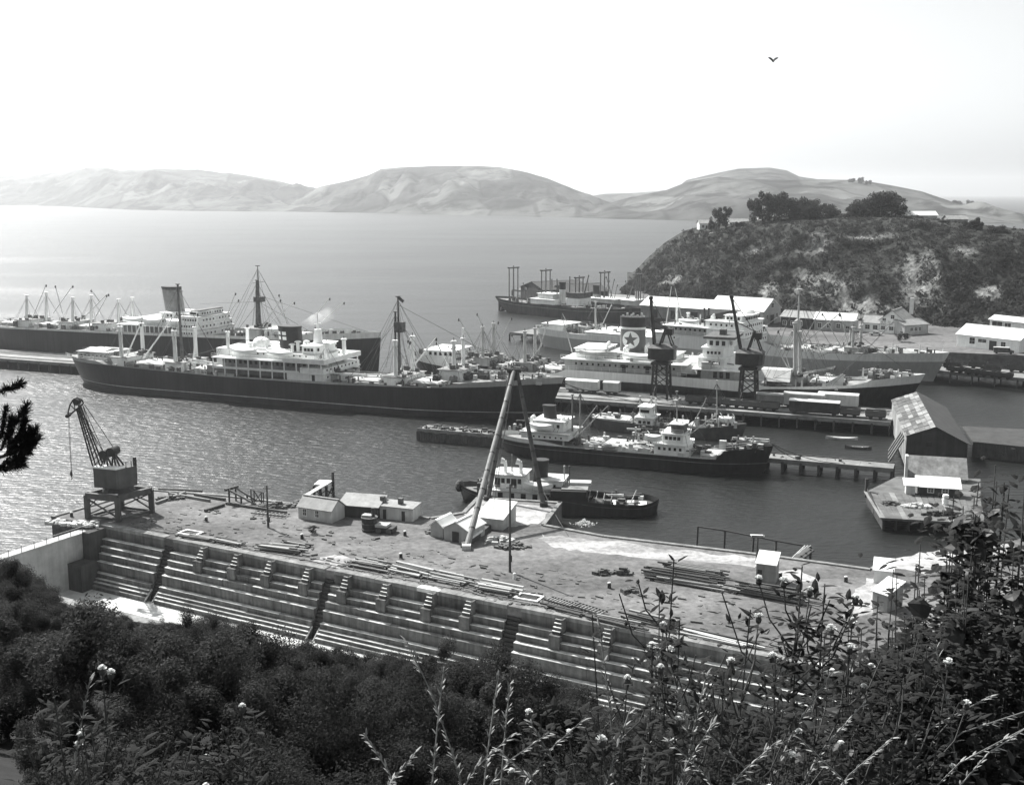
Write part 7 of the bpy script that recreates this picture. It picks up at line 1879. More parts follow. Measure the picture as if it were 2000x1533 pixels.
# ================================================================== vegetation
def leaf_crown(n, rx, ry, rz, size, seed, shell=.55, droop=.3, lumps=7, lr_=(.3, .55)):
    """leaf-sized faces gathered in uneven clumps through a crown's volume; its foot is at z = 0"""
    r = np.random.default_rng(seed)
    lc = r.normal(0, 1, (lumps, 3)); lc /= np.linalg.norm(lc, axis=1)[:, None]; lc *= r.uniform(.35, .75, (lumps, 1)); lr = r.uniform(lr_[0], lr_[1], lumps)
    k = r.integers(0, lumps, n)
    d = r.normal(0, 1, (n, 3)); d /= np.linalg.norm(d, axis=1)[:, None]
    p = lc[k] + d * (lr[k] * r.uniform(shell, 1.05, n))[:, None]
    c = p * np.array([rx, ry, rz]) + np.array([0, 0, rz * .95])
    nrm = d + r.normal(0, .6, (n, 3)); nrm /= np.linalg.norm(nrm, axis=1)[:, None]
    a = np.cross(nrm, r.normal(0, 1, (n, 3))); a /= np.linalg.norm(a, axis=1)[:, None] + 1e-9
    b = np.cross(nrm, a); s = size * r.uniform(.5, 1.3, n)[:, None]
    a[:, 2] -= droop * .3
    v = np.stack([c - a * s, c + b * s * .45, c + a * s, c - b * s * .45], 1).reshape(-1, 3)
    v[:, 2] = np.maximum(v[:, 2], 0)
    return v, np.arange(n * 4).reshape(n, 4)
def crown_mesh(name, m, *a, **k):
    v, f = leaf_crown(*a, **k)
    o = np_mesh(name, v, f, m); me = o.data; bpy.data.objects.remove(o); return me
# ---- trees on the headland
TREES = [crown_mesh('crown', 'leaf_dark', 3600, 6.5, 6, 6.2, .42, 100 + i, lumps=22, lr_=(.16, .36)) for i in range(3)] + [crown_mesh('crown', 'leaf_dark', 2200, 4, 4, 6.5, .4, 110 + i, lumps=14, lr_=(.16, .36)) for i in range(2)]
spots = [(1402, 437, 560, .75, 3), (1390, 441, 570, .5, 4), (1418, 432, 565, .7, 3), (1472, 425, 560, .85, 3), (1490, 422, 555, 1.0, 3), (1512, 424, 556, 1.05, 1), (1536, 422, 560, 1.0, 0), (1560, 424, 556, .95, 2), (1582, 428, 550, .95, 1), (1608, 430, 548, .85, 0), (1628, 431, 552, .7, 2), (1672, 428, 545, .85, 1), (1694, 427, 545, 1.0, 2), (1718, 426, 540, 1.2, 0), (1742, 428, 545, 1.0, 1), (1776, 426, 560, .45, 4), (1908, 447, 500, .55, 3), (1880, 448, 505, .4, 1), (1930, 452, 500, .35, 2), (1960, 458, 495, .45, 0)]
places = ['lone tree beside the small white cottage', 'slim bent tree at the very end of the headland', 'leafy tree just left of the white bungalow', 'tall feathery tree right of the white bungalow', 'tallest feathery tree of the left clump', 'rounded tree in the left half of the long clump', 'broad tree at the middle of the long clump', 'dense tree right of the middle of the long clump', 'dark tree over the bare cliff patch', 'low wide tree near the end of the long clump', 'last small tree of the long clump', 'left tree of the dark pair-like group', 'second tree of the dark right group', 'highest broad dark tree on the headland', 'right shoulder tree of the dark right group', 'small pine by the pale roofed house', 'upright bush tree at the far right of the ridge', 'low tree left of the upright bush tree', 'low tree right of the upright bush tree', 'tree on the ridge at the right edge']
for (px, py, Y, s_, k), lab in zip(spots, places):
    b = P(px, py + 6, Y); T = thing('headland_tree', lab + ' on the skyline' if len(lab.split()) < 11 else lab, 'tree', b, rnd.uniform(0, 6), 'trees on the headland')
    cr = link('crown', TREES[k], T); cr.scale = (s_ * 1.5, s_ * 1.5, s_ * 1.3); cr.location = (0, 0, -2.2)
    mb = MB(); mb.path([(0, 0, -2), (.2, 0, 2.5), (-.1, .2, 6 * s_)], .35, .16, 6); mb.build('trunk', 'bark', T)
mb = MB(); b = P(1246, 560, 640)
T = thing('dead_tree', 'bare topped tall tree standing at the foot of the cliff by the sea', 'tree', b); mb.path([(0, 0, -4), (.1, 0, 6), (0, 0, 9)], .4, .2, 6); mb.build('trunk', 'bark', T); cr = link('crown', TREES[3], T); cr.scale = (.45, .45, .4); cr.location = (0, 0, 6)
for i, (px, py, Y, sc_, lab) in enumerate(((1646, 436, 545, .5, 'small bush filling the gap between the two dark tree clumps'), (1660, 435, 545, .6, 'second small bush in the gap between the tree clumps'), (1446, 441, 562, .35, 'low bush before the white bungalow'), (1350, 458, 584, .35, 'low bush on the seaward brow of the headland'), (1790, 434, 538, .4, 'bush at the left gable of the pale roofed house'), (1840, 441, 520, .4, 'bush between the two houses on the right'), (1895, 449, 502, .5, 'bush right of the small grey house'), (1945, 456, 495, .5, 'bush near the right end of the ridge'), (1320, 476, 592, .3, 'stunted bush low on the seaward brow'))):
    T = thing('headland_bush', lab, 'bush', P(px, py, Y), i); c = link('crown', TREES[i % 5], T); c.scale = (sc_ * 1.6, sc_ * 1.6, sc_); c.location = (0, 0, -1.5)
for i, (px, py, sc_, lab) in enumerate(((1664, 354, 1.7, 'first of a row of tiny trees on the far ridge'), (1680, 355, 2.0, 'middle of the row of tiny trees on the far ridge'), (1697, 357, 1.6, 'last of the row of tiny trees on the far ridge'), (1868, 400, 2.2, 'low tree clump on the far right ridge'), (1896, 404, 2.6, 'widest tree clump on the far right ridge'), (1922, 409, 2.2, 'last tree clump on the far right ridge'), (745, 333, 1.6, 'single tree on the shoulder of the middle far hill'))):
    T = thing('far_tree', lab, 'tree', P(px, py, G(px, 437).y + 560 if px > 1000 else G(px, 416).y + 860), i); c = link('crown', TREES[i % 3], T); c.scale = (sc_, sc_, sc_ * .7); c.location = (0, 0, -6)
# ---- dark bushes on the slope below the viewer
BUSH = [crown_mesh('crown', 'leaf_dark', 32000, 2.6, 2.6, 2.3, .045, 200 + i, lumps=30 + 8 * i, shell=.45, lr_=(.14, .30)) for i in range(4)] + [crown_mesh('crown', 'leaf_mid', 32000, 2.3, 2.3, 3.0, .045, 210 + i, lumps=26, shell=.4, lr_=(.12, .26)) for i in range(2)]
SIL = [(-60, 1050), (37, 1078), (75, 1095), (100, 1135), (140, 1165), (175, 1190), (200, 1172), (240, 1178), (265, 1205), (295, 1200), (320, 1188), (360, 1192), (400, 1200), (450, 1185), (490, 1205), (530, 1235), (560, 1250), (600, 1240), (650, 1262), (700, 1268), (760, 1275), (820, 1272), (880, 1265), (930, 1260), (1000, 1275), (1060, 1265), (1110, 1258), (1150, 1275), (1190, 1310), (1230, 1345), (1300, 1380), (1400, 1395), (1560, 1410), (1700, 1300), (1800, 1280), (2050, 1240)]
rows = 0; r = random.Random(21); nb = 0
SILX = [a for a, _ in SIL]
def sil2(px, w): return max(sil(px + w * t) for t in (-1, -.6, -.3, 0, .3, .6, 1))
def sil(px): return float(np.interp(px, [a for a, _ in SIL], [b for _, b in SIL]))
def proj(v):
    c = v - Vector((0, 0, EYE)); dep = c.y * math.cos(PITCH) - c.z * math.sin(PITCH)
    hgt = c.y * math.sin(PITCH) + c.z * math.cos(PITCH)
    return 1000 + FOC * c.x / dep, 766.5 - FOC * hgt / dep
bush_labels = ['dense dark bush', 'rounded dark bush', 'ragged dark bush', 'low spreading bush', 'paler feathery bush', 'bushy grey green shrub']
near_what = lambda px: 'under the dock caisson' if px < 170 else ('below the dock floor opening' if px < 420 else ('below the first chutes of the dock' if px < 700 else ('below the middle of the dock' if px < 1000 else ('below the right end of the dock' if px < 1300 else ('behind the white headed thistles' if px < 1480 else ('behind the bushy thistles' if px < 1660 else ('behind the drooping plume' if px < 1820 else 'behind the tall right shrubs')))))))
how = lambda Y: 'top row' if Y > 78 else ('far row' if Y > 58 else ('middle row' if Y > 38 else ('near row' if Y > 22 else 'nearest row')))
for Y, step in ((86, 30), (74, 38), (62, 46), (50, 56), (40, 70), (31, 80), (23, 100), (16, 125), (11, 130), (7.5, 150), (5.6, 170)):
    px = -60 + r.uniform(0, step)
    while px < 2060:
        yy = Y * r.uniform(.94, 1.06); x = (px - 1000) / FOC * yy
        gz = hill_z(x, yy); q = (Vector((x, yy, 0)) - Vector((D0.x, D0.y, 0))).dot(dn) - Q_NEAR
        if q > 1.0:
            k = r.choice((0, 1, 2, 3, 4, 5)) if Y < 70 else r.choice((0, 1, 2, 3))
            s_ = r.uniform(.75, 1.25) * (1.0 if Y > 40 else (.85 if Y > 20 else (.6 if Y > 14 else (.42 if Y > 9 else (.28 if Y > 7 else .2)))))
            hgt = 4.3 * s_
            _, ty = proj(Vector((x, yy, gz + hgt))); lim = sil2(px, 1.9 * s_ / yy * FOC)
            if ty < lim:          # keep the top of the bush under the skyline of the scrub
                _, gy = proj(Vector((x, yy, gz)))
                s2 = s_ * max(0.0, (gy - lim)) / max(1.0, gy - ty); s_ = s2
            if s_ > .22:
                T = thing('bush', f'{bush_labels[k]}, {near_what(px)}, {how(yy)}', 'bush', (x, yy, gz - .25), r.uniform(0, 6.28), 'dark bushes on the near slope')
                c = link('crown', BUSH[k], T); c.scale = (s_ * r.uniform(.8, 1.25), s_ * r.uniform(.8, 1.2), s_ * r.uniform(.75, 1.12)); mb = MB(); mb.path([(0, 0, 0), (.1 * s_, 0, .9 * s_), (0, .1 * s_, 1.7 * s_)], .1 * s_, .05 * s_, 5); mb.build('trunk', 'bark', T); nb += 1
        px += step * r.uniform(.75, 1.25)
for (px, yy, s_), lab in zip(((-20, 5.0, .2), (34, 4.7, .16), (75, 6.2, .22), (-60, 6.5, .25)), ('low bush at the very lower left corner', 'tiny bush beside the lower left corner', 'small bush under the left hand thistles', 'bush just beyond the lower left corner')):
    x = (px - 1000) / FOC * yy; T = thing('bush', lab, 'bush', (x, yy, hill_z(x, yy) - .1), 1.0, 'dark bushes on the near slope'); c = link('crown', BUSH[1], T); c.scale = (s_ * 1.3, s_ * 1.3, s_ * 1.1)
seen = {}
for o in COL.objects:
    if o.get('group') == 'dark bushes on the near slope': seen.setdefault(o['label'], []).append(o)
for lab, os_ in seen.items():
    if len(os_) > 1:
        os_.sort(key=lambda o: o.location.x)
        for o, w_ in zip(os_, (('left', 'right') if len(os_) == 2 else (('left', 'middle', 'right') if len(os_) == 3 else ('outer left', 'inner left', 'inner right', 'outer right', 'far outer right')))): o['label'] = lab + ', ' + w_ + ' one'
        for o in os_: o['label'] = o['label'].replace('under the dock caisson', 'by the dock gate').replace('behind the tall weeds on the right', 'behind the tall weeds')
# round bush on the apron and weeds
T = thing('apron_bush', 'small round dark bush on the open apron behind a bollard', 'bush', G(612, 1042, ZQ), 0); c = link('crown', BUSH[0], T); c.scale = (.42, .42, .34)
T = thing('rail_bush', 'rounded dark tree standing by the lettered stores office', 'bush', G(1762, 668, 4.2)); c = link('crown', BUSH[1], T); c.scale = (1.2, 1.2, .9)

# ---- weeds in front of the viewer: thistles, leafy shrubs, grass heads
def leaf_fan(mb, p, d, L_, w, up=Vector((0, 0, 1)), curl=.35):
    d = Vector(d).normalized(); s = d.cross(up); s = s.normalized() if s.length > 1e-4 else Vector((1, 0, 0)); n = s.cross(d)
    a = p + d * L_ * .35 + s * w * .5 - n * 0; b = p + d * L_ * .35 - s * w * .5; c1 = p + d * L_ * .72 + s * w * .34 - n * curl * L_ * .12; c2 = p + d * L_ * .72 - s * w * .34 - n * curl * L_ * .12; m1 = p + d * L_ * .36 + n * w * .12; m2 = p + d * L_ * .72 - n * curl * L_ * .06; t = p + d * L_ - n * curl * L_ * .3
    mb.add([p, a, m1, b, c1, m2, c2, t], [(0, 1, 2), (0, 2, 3), (1, 4, 5, 2), (2, 5, 6, 3), (4, 7, 5), (5, 7, 6)])
def ground_under(px, Y):
    x = (px - 1000) / FOC * Y; return Vector((x, Y, hill_z(x, Y)))
def thistle(px, pyt, Y, label, seed, heads=4, bushy=1.0, leafm='leaf_dark'):
    b = ground_under(px, Y); t = P(px, pyt, Y); h = max(.4, t.z - b.z); r = random.Random(seed)
    T = thing('thistle', label, 'plant', b, 0, 'tall thistles in the foreground')
    k = Y / 4.0
    lean = Vector((r.uniform(-.06, .06), 0, 0)) * h
    base_dx = r.uniform(-.12, .12) * h
    st = [Vector((base_dx, 0, 0)), Vector((base_dx * .5, 0, h * .4)) + lean * .3, Vector((base_dx * .15, 0, h * .75)), Vector((0, 0, h))]
    mb = MB(); mb.path(st, .0052 * k, .0026 * k, 6); tips = [st[-1]]
    for i in range(int(5 * bushy) + 2):
        z_ = r.uniform(.45, .92); p = st[1].lerp(st[3], (z_ - .4) / .6); a = r.uniform(0, 6.28); L_ = (1.0 - z_) * h * r.uniform(.5, .9) + .05 * k
        q = p + Vector((math.cos(a) * L_ * .5, math.sin(a) * L_ * .4, L_ * .8)); mb.path([p, p.lerp(q, .5) + Vector((math.cos(a), 0, -.3)) * L_ * .1, q], .0036 * k, .0025 * k, 5); tips.append(q)
    mb.build('stem', 'stem_dry', T)
    lf = MB()
    for i in range(int(190 * bushy)):
        z_ = r.uniform(.1, .98); p = (st[0].lerp(st[1], z_ / .4) if z_ < .4 else st[1].lerp(st[3], (z_ - .4) / .6)) if r.random() < .4 else tips[r.randrange(len(tips))].lerp(st[2], r.uniform(.0, 1) ** 1.8) + Vector((r.gauss(0, .02), r.gauss(0, .02), r.gauss(-.01, .02))) * k
        a = r.uniform(0, 6.28); L_ = r.uniform(.022, .05) * k * (1.4 - z_ * .6); leaf_fan(lf, p, (math.cos(a), math.sin(a) * .8, r.uniform(-.1, .9)), L_ * 1.3, L_ * .5)
    lf.build('leaves', leafm, T, kind='stuff')
    r.shuffle(tips)
    for p in tips[:max(1, heads - (1 if heads > 2 else 0))]:
        bd = MB(); bd.ell(p, .013 * k, .013 * k, .016 * k, 7, 4); o = bd.build('flower_bud', 'stem_dry', T)
        fl = MB(); rr = .019 * k * r.uniform(.7, 1.2)
        for i in range(46):
            a = r.uniform(0, 6.28); e = r.uniform(.1, 1.5); d_ = Vector((math.cos(a) * math.cos(e), math.sin(a) * math.cos(e), math.sin(e))); fl.tube(p + Vector((0, 0, .012 * k)), p + Vector((0, 0, .012 * k)) + d_ * rr, .0012 * k, .0024 * k, 3)
        fl.build('fluff', 'fluff', o)
    return T
def grass_head(px, pyt, Y, label, seed, bend=.3, plume=.3, m='grass_dry', dirx=1):
    b = ground_under(px, Y); t = P(px, pyt, Y); h = max(.3, t.z - b.z); r = random.Random(seed); k = Y / 3.5
    T = thing('grass_stalk', label, 'grass', b, 0, 'seeding grasses in the foreground')
    pts = []
    for i in range(9):
        u = i / 8.0; pts.append(Vector((dirx * bend * h * u ** 2.4 - dirx * bend * h * .5, 0, h * (u - max(0, u - .75) ** 2 * bend * 3.2))))
    mb = MB(); mb.path(pts, .0045 * k, .002 * k, 5); mb.build('stalk', m, T)
    sp = MB()
    for i in range(int(120 * plume) + 24):
        u = 1 - r.random() * plume; j = min(7, int(u * 8)); p = pts[j].lerp(pts[j + 1], u * 8 - j); d_ = (pts[j + 1] - pts[j]).normalized() + Vector((r.uniform(-.5, .5), r.uniform(-.5, .5), r.uniform(-.6, .1))); leaf_fan(sp, p, d_, .03 * k * r.uniform(.6, 1.3), .008 * k)
    sp.build('seed_head', m, T, kind='stuff')
    bl = MB()
    for i in range(3):
        a = r.uniform(-.9, .9); L_ = h * r.uniform(.35, .6); q0 = Vector((r.uniform(-.02, .02), 0, .02)); pr = q0
        w = .007 * k; prev = None
        for s_ in range(1, 7):
            u = s_ / 6; q = q0 + Vector((a * L_ * u * u * .8, 0, L_ * (u - .45 * u * u))); ww = w * (1 - u * .9)
            if prev is None: prev = (pr + Vector((w, 0, 0)), pr - Vector((w, 0, 0)))
            cur = (q + Vector((ww, .01, 0)), q - Vector((ww, -.01, 0))); bl.add([prev[0], prev[1], cur[1], cur[0]], [(0, 1, 2, 3)]); prev = cur
    bl.build('blades', m, T, kind='stuff')
    return T
def leafy(px, pyt, Y, spread, label, seed, n=120, leaf=.1, m='leaf_gloss', lean=0.0, top_curve=None):
    """a branching shrub with broad leaves one can pick apart"""
    b = ground_under(px, Y); t = P(px, pyt, Y); h = max(.5, t.z - b.z); r = random.Random(seed)
    T = thing('leafy_shrub', label, 'shrub', b, 0, 'broad leaved shrubs in the foreground'); stems = MB(); pts = []
    for i in range(int(n / 8)):
        a = r.uniform(0, 6.28); q = r.uniform(.05, 1) ** .8; ht = h * (1 - .32 * q * q) * r.uniform(.8, 1.0)
        e = Vector((math.cos(a) * spread * q + lean * ht, math.sin(a) * spread * .6 * q, ht)); m_ = Vector((e.x * .55, e.y * .55, ht * .55)); p0 = Vector((r.uniform(-.1, .1), r.uniform(-.1, .1), 0))
        stems.path([p0, m_, e], .009 * Y / 6, .003 * Y / 6, 5)
        for j in range(12): u = r.uniform(.25, 1); pts.append(m_.lerp(e, (u - .2) / .8) if u > .3 else p0.lerp(m_, u / .3))
    stems.build('branch', 'stem_dry', T)
    me_ = []
    for v in range(3):
        l = MB(); leaf_fan(l, Vector((0, 0, 0)), (1, 0, 0), 1.0, .62 + .1 * v, curl=.5 - .2 * v); mm = l.mesh('leaf'); mm.materials.append(M(m)); me_.append(mm)
    r.shuffle(pts)
    for i, p in enumerate(pts[:n]):
        o = link('leaf', me_[i % 3], T); s_ = leaf * r.uniform(.6, 1.35); o.scale = (s_, s_, s_); o.location = p; o.rotation_euler = (r.uniform(-.9, .9), r.uniform(-.7, 1.1), r.uniform(0, 6.28))
    fill = MB()
    for i in range(n * 14):
        p = pts[r.randrange(len(pts))] + Vector((r.gauss(0, .085), r.gauss(0, .085), r.gauss(-.02, .08))) * (Y / 6) * 1.3; a = r.uniform(0, 6.28); s_ = leaf * r.uniform(.25, .7); leaf_fan(fill, p, (math.cos(a), math.sin(a), r.uniform(-.6, .5)), s_, s_ * .55)
    fill.build('small_leaves', 'leaf_dark', T, kind='stuff')
    return T
# right hand mass
for i, (px, pyt, Y, sp, n, lf, lean) in enumerate(((1985, 800, 7.0, .62, 290, .15, 0), (1905, 900, 6.6, .5, 290, .15, 0), (1840, 1010, 6.2, .45, 290, .14, -.03), (1735, 985, 6.6, .18, 60, .15, -.06), (1770, 1100, 5.6, .4, 280, .11, 0), (1860, 1170, 5.0, .42, 280, .1, 0), (1950, 1060, 5.2, .42, 290, .11, 0), (2060, 860, 6.2, .6, 260, .13, 0), (1690, 1290, 4.8, .35, 240, .07, 0), (1590, 1350, 4.5, .3, 200, .06, 0))):
    lab = ['tallest broad leaved shrub at the right edge', 'broad leaved shrub just left of the tallest one', 'dense shrub in front of the small white hut', 'arching branch with hanging leaves over the slip wharf shadow', 'shrub covering the grey hut wall', 'low leafy shrub beneath the drooping grass plume', 'dark shrub at the lower right corner', 'shrub beyond the right edge of the weeds', 'low shrub left of the drooping plume', 'low shrub around the thistle stems'][i]
    leafy(px, pyt, Y, sp, lab, 300 + i, n, lf, 'leaf_gloss', lean)
for i, (px, pyt, Y, hd, bu) in enumerate(((1330, 1092, 4.6, 3, 1.5), (1345, 1210, 4.0, 2, 1.3), (1490, 1190, 4.2, 5, 1.2), (1592, 1105, 4.6, 5, 1.9), (1640, 1140, 4.6, 3, 1.5), (1165, 1200, 4.8, 1, .6), (1440, 1310, 3.8, 4, 1.2), (1240, 1330, 3.8, 2, 1.0), (1290, 1260, 4.2, 1, .9), (150, 1312, 3.9, 5, 1.4), (45, 1350, 3.8, 2, 1.2), (437, 1385, 3.9, 1, .8), (1060, 1395, 3.6, 3, .8), (1545, 1280, 4.2, 3, 1.4), (1700, 1220, 5.0, 2, 1.2), (1810, 1330, 4.4, 2, 1.4), (1905, 1300, 4.4, 2, 1.3), (100, 1400, 3.6, 1, 1.3))):
    lab = ['tallest thistle, standing against the timber heaps', 'shorter thistle at the foot of the tallest one', 'thistle with a cluster of white heads against the apron', 'bushy thistle below the boat steps', 'second bushy thistle, right of the first', 'thin bare thistle over the dock stairs', 'white headed thistle low against the dock altars', 'small thistle by the last dark bushes', 'thin thistle against the dock coping', 'thistle with bright round white heads in the lower left corner', 'thistle at the extreme left edge', 'small single headed thistle in the dark lower left', 'short thistle with white heads at the bottom middle', 'thistle between the white headed one and the bushy pair', 'spindly thistle before the grey hut', 'thistle under the drooping grass plume', 'thistle in the lower right weeds', 'low leafy thistle beside the white headed one at the left'][i]
    thistle(px, pyt, Y, lab, 400 + i, hd, bu)
gl = 0
for i, (px, pyt, Y, bend, pl, dx) in enumerate(((880, 1218, 4.4, .16, .35, -1), (832, 1292, 3.9, .05, .4, 1), (940, 1312, 3.9, .06, .5, 1), (975, 1330, 3.8, .04, .12, 1), (865, 1385, 3.5, .3, .5, 1), (920, 1375, 3.4, .35, .5, 1), (1010, 1350, 3.6, .3, .6, 1), (1130, 1375, 3.6, .2, .3, -1), (1215, 1190, 4.6, .06, .3, -1), (1360, 1300, 4.0, .08, .3, 1), (1400, 1330, 3.9, .1, .4, -1), (1420, 1395, 3.5, .3, .5, 1), (1470, 1395, 3.5, .3, .5, -1), (1275, 1240, 4.4, .05, .3, 1), (1790, 1248, 4.8, .5, .6, 1), (1730, 1265, 4.8, .4, .6, 1), (1830, 1330, 4.4, .4, .5, 1), (1540, 1270, 4.4, .2, .3, 1), (1590, 1320, 4.2, .25, .3, 1), (1900, 1310, 4.2, .35, .4, 1), (1560, 1370, 3.8, .3, .5, -1), (1640, 1385, 3.8, .3, .5, 1), (1950, 1240, 4.8, .1, .2, -1), (60, 1300, 3.9, .1, .3, 1), (780, 1400, 3.5, .2, .4, -1), (1325, 1380, 3.6, .2, .4, 1), (1770, 1385, 3.8, .3, .4, -1), (690, 1430, 3.4, .25, .4, 1), (1190, 1360, 3.7, .12, .3, 1), (1100, 1420, 3.4, .3, .4, -1))):
    lab = ['curled grass head reaching over the dock altars', 'upright pale grass spike at the bottom middle', 'thicker upright grass spike right of the pale one', 'thin stalk with a single round head', 'broad bladed grass at the bottom left of middle', 'bent broad grass right of the pale spike', 'bushy pale seed plume at the bottom middle', 'short grass head before the last bushes', 'tall thin stalk across the dock stairs', 'stalk over the lit altar treads', 'second stalk over the lit altar treads', 'bright short blade at the bottom under the thistles', 'bright leaning blade at the bottom right of middle', 'tall thin stalk left of the tallest thistle', 'great drooping grass plume on the right', 'smaller drooping plume left of the great one', 'plume lower right of the great one', 'flat topped stalk near the dock coping at right', 'second flat topped stalk below it', 'plume near the right corner', 'feathery grass under the bushy thistles', 'feathery grass right of the bushy thistles', 'long leaning stalk at the far right', 'curved stalk at the extreme left', 'short stalk in the dark bottom middle', 'grass tuft between the two altar stalks', 'grass tuft under the great plume', 'low grass in the dark bottom left', 'stalk at the edge of the last bushes', 'low tuft at the bottom middle right'][i]
    grass_head(px, pyt, Y, lab, 500 + i, bend, pl, 'grass_dry', dx)
# ground litter of blades and leaves along the bank
r = random.Random(77); mb = MB(); ml = MB()
for i in range(7000):
    Y = r.uniform(3.2, 8.0); px = r.uniform(-80, 2080)
    if 110 < px < 1100 and r.random() < .94: continue
    p = ground_under(px, Y); a = r.uniform(0, 6.28); L_ = r.uniform(.025, .07) * (1.2 if px > 1100 else .8); b_ = mb if r.random() < (.9 if px > 1100 else .97) else ml
    leaf_fan(b_, p + Vector((0, 0, r.random() * (.35 if px > 1150 else .08))), (math.cos(a) * .7, math.sin(a) * .7, r.uniform(.2, 1.2)), L_, L_ * (.4 if b_ is mb else .08))
o = mb.build('undergrowth', 'leaf_dark', None, kind='stuff'); o['label'] = 'low dark weeds covering the bank at the viewer'; o['category'] = 'undergrowth'
o = ml.build('dry_grass', 'grass_dry', None, kind='stuff'); o['label'] = 'dry pale grass blades scattered through the weeds'; o['category'] = 'grass'
# ---- pine at the left edge
def pine():
    Y = 7.0; base = ground_under(-150, Y); T = thing('pine_tree', 'young pine reaching in from the left edge over the water', 'tree', base)
    top = P(-150, 560, Y) - base; mb = MB(); mb.path([(0, 0, 0), (0, 0, top.z * .5), top], .09, .03, 8); mb.build('trunk', 'bark', T)
    w2 = lambda px, py: P(px, py, Y) - base
    r = random.Random(9)
    fingers = [((20, 880), (44, 840), (58, 788)), ((14, 880), (30, 835), (43, 803)), ((30, 880), (58, 862), (77, 834)), ((26, 895), (50, 880), (70, 858)), ((10, 900), (32, 895), (50, 884)), ((0, 880), (18, 840), (30, 815)), ((5, 905), (25, 905), (41, 900)), ((-20, 890), (0, 850), (10, 800)), ((20, 870), (46, 858), (62, 838)), ((18, 872), (40, 852), (52, 822)), ((22, 888), (48, 868), (66, 846)), ((-5, 765), (22, 757), (40, 750)), ((-10, 918), (14, 912), (38, 912)), ((15, 885), (40, 872), (58, 868))]
    for br in (((-150, 930), (-40, 905), (22, 886)), ((-150, 800), (-60, 785), (0, 765)), ((-150, 960), (-30, 935), (8, 905))):
        mb = MB(); mb.path([w2(*q) for q in br], .02, .01, 6); mb.build('bough', 'bark', T)
    for br in fingers:
        p = [w2(*q) + Vector((0, r.uniform(-.06, .06), 0)) for q in br]; mb = MB(); mb.path(p, .009, .005, 5); o = mb.build('twig', 'bark', T); nd = MB()
        for j in range(420):
            u = r.random() ** .8 * 2; i = min(1, int(u)); c = p[i].lerp(p[i + 1], u - i); ax_ = (p[i + 1] - p[i]).normalized(); d_ = ax_ * r.uniform(.7, 1.2) + Vector((r.gauss(0, .5), r.gauss(0, .5), r.gauss(0, .5))); d_.normalize(); nd.tube(c, c + d_ * r.uniform(.03, .06), .0026, .0012, 3)
        nd.build('needles', 'leaf_dark', o)
pine()
# ---- gull
c = P(1510, 120, 60.0); T = thing('gull', 'dark winged bird gliding high in the sky at the right', 'bird', c, .15)
mb = MB(); rings = []
for i in range(13):
    u = i / 6.0 - 1; x = u * .27; z_ = .17 * abs(u) ** .8 + .02 * math.sin(abs(u) * 3.1); w = .09 * (1 - abs(u) ** 1.6) + .02; t = .055 * (1 - abs(u) ** 2) + .018
    rings.append([(x, -w, z_ - t * .6), (x, 0, z_ + t), (x, w, z_ + t * .6), (x, 0, z_ - t)])
mb.loft(rings); mb.ell((0, -.03, 0), .04, .16, .045, 8, 5); mb.build('body', 'gear_dark', T)
# ================================================================== ropes, foam, smoke, haze
def hawser(a, b, sag, label, r0=.05):
    T = thing('mooring_rope', label, 'rope', a, 0, 'mooring ropes'); mb = MB(); n = 10
    mb.path([(b - a) * (i / n) + Vector((0, 0, -sag * 4 * (i / n) * (1 - i / n))) for i in range(n + 1)], r0, r0, 5); mb.build('strand', 'rope', T)
hawser(P(1084, 738, 286), G(1200, 776, 3.2), 1.0, 'rope from the bow of the cross funnel ship to the jetty', .09)
hawser(P(1072, 738, 286), G(1330, 792, 3.2), 1.5, 'second longer rope from the same black bow to the jetty', .09)
hawser(P(1508, 868, 216), G(1562, 898, 2.8), .4, 'rope from the coaster bow to the low jetty', .07)
hawser(P(1506, 866, 216), G(1640, 905, 2.8), .8, 'longer rope from the coaster bow toward the boat shed', .07)
hawser(P(1062, 960, 190) , G(1110, 1046, 3.7), .3, 'rope from the tug to the quay corner', .05)
# water thrown out beside the tug
c = G(1142, 1024); T = thing('water_discharge', 'white splash of discharged water beside the tug hull', 'splash', c); r = random.Random(5); mb = MB()
for i in range(420):
    a = r.uniform(0, 6.28); q = abs(r.gauss(0, .6)); x, y = math.cos(a) * q * 1.5, math.sin(a) * q * 1.1; h = max(0, .9 - q * .8) * r.random(); s_ = r.uniform(.04, .16)
    mb.ell((x, y + h * .4, h), s_, s_, s_ * .6, 5, 3)
o = mb.build('spray', 'fluff', T, smooth=True, kind='stuff')
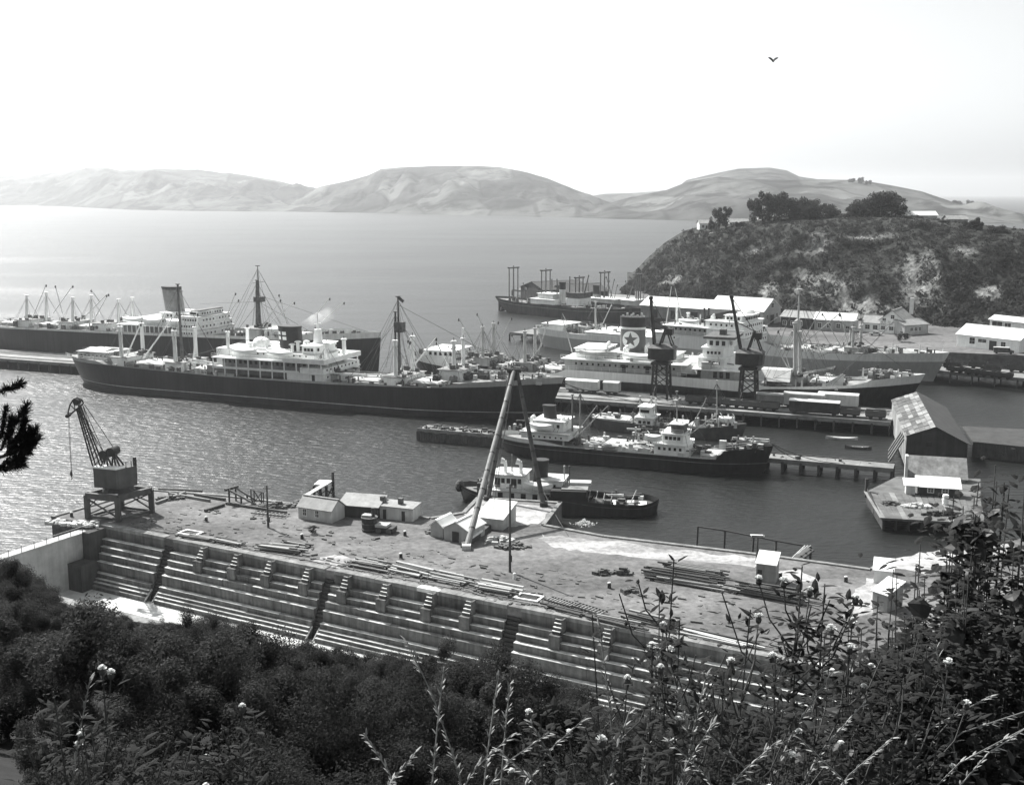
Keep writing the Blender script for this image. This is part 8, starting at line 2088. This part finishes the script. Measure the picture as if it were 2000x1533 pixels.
# smoke drifting from the black funnel
def volume_mat(name, dens, col, noise=True, aniso=.2):
    m = bpy.data.materials.new(name); m.use_nodes = True; nt = m.node_tree; nt.nodes.clear()
    out = nt.nodes.new('ShaderNodeOutputMaterial'); pv = nt.nodes.new('ShaderNodeVolumePrincipled'); pv.inputs['Color'].default_value = (*col, 1); pv.inputs['Density'].default_value = dens; pv.inputs['Anisotropy'].default_value = aniso
    if noise:
        tc = nt.nodes.new('ShaderNodeTexCoord'); n = nt.nodes.new('ShaderNodeTexNoise'); n.inputs['Scale'].default_value = .5; n.inputs['Detail'].default_value = 4
        mr = nt.nodes.new('ShaderNodeMapRange'); mr.inputs[1].default_value = .35; mr.inputs[2].default_value = .75; mr.inputs[3].default_value = 0; mr.inputs[4].default_value = dens
        nt.links.new(tc.outputs['Object'], n.inputs[0]); nt.links.new(n.outputs[0], mr.inputs[0])
        sb = nt.nodes.new('ShaderNodeVectorMath'); sb.operation = 'SUBTRACT'; sb.inputs[1].default_value = (.45, .5, .5); nt.links.new(tc.outputs['Generated'], sb.inputs[0])
        ln = nt.nodes.new('ShaderNodeVectorMath'); ln.operation = 'LENGTH'; nt.links.new(sb.outputs[0], ln.inputs[0])
        fo = nt.nodes.new('ShaderNodeMapRange'); fo.inputs[1].default_value = .08; fo.inputs[2].default_value = .42; fo.inputs[3].default_value = 1; fo.inputs[4].default_value = 0; nt.links.new(ln.outputs['Value'], fo.inputs[0])
        ml_ = nt.nodes.new('ShaderNodeMath'); ml_.operation = 'MULTIPLY'; nt.links.new(mr.outputs[0], ml_.inputs[0]); nt.links.new(fo.outputs[0], ml_.inputs[1]); nt.links.new(ml_.outputs[0], pv.inputs['Density'])
    nt.links.new(pv.outputs[0], out.inputs['Volume']); MATS[name] = m
volume_mat('smoke_air', .3, (.95, .95, .95))
fl, fz = FUN; mb = MB(); rings = []
for i in range(12):
    t = i / 11.0; rr = (1.1 + 3.6 * t) * (1 if 0 < i < 11 else .25); cx = fl.x + 13.5 * t + .5; cz = fz - .4 + 5.5 * t ** 1.2
    rings.append([(cx + .3 * math.sin(k), fl.y + rr * math.cos(2 * math.pi * k / 10), cz + rr * .62 * math.sin(2 * math.pi * k / 10) + .2 * math.sin(i * 1.7)) for k in range(10)])
mb.loft(rings); o = mb.build('smoke', 'smoke_air', None, True, 'stuff'); o['label'] = 'white steam drifting from the black funnel'; o['category'] = 'smoke'
HAZE = 0.000092
volume_mat('haze_air', HAZE, (.97, .985, 1.0), noise=False, aniso=.55)
mb = MB(); mb.box(-9100, 9100, -260, 16100, -9.5, 260); o = mb.build('haze', 'haze_air', None, kind='stuff'); o['label'] = 'thin pale sea haze over the whole harbour'; o['category'] = 'haze'
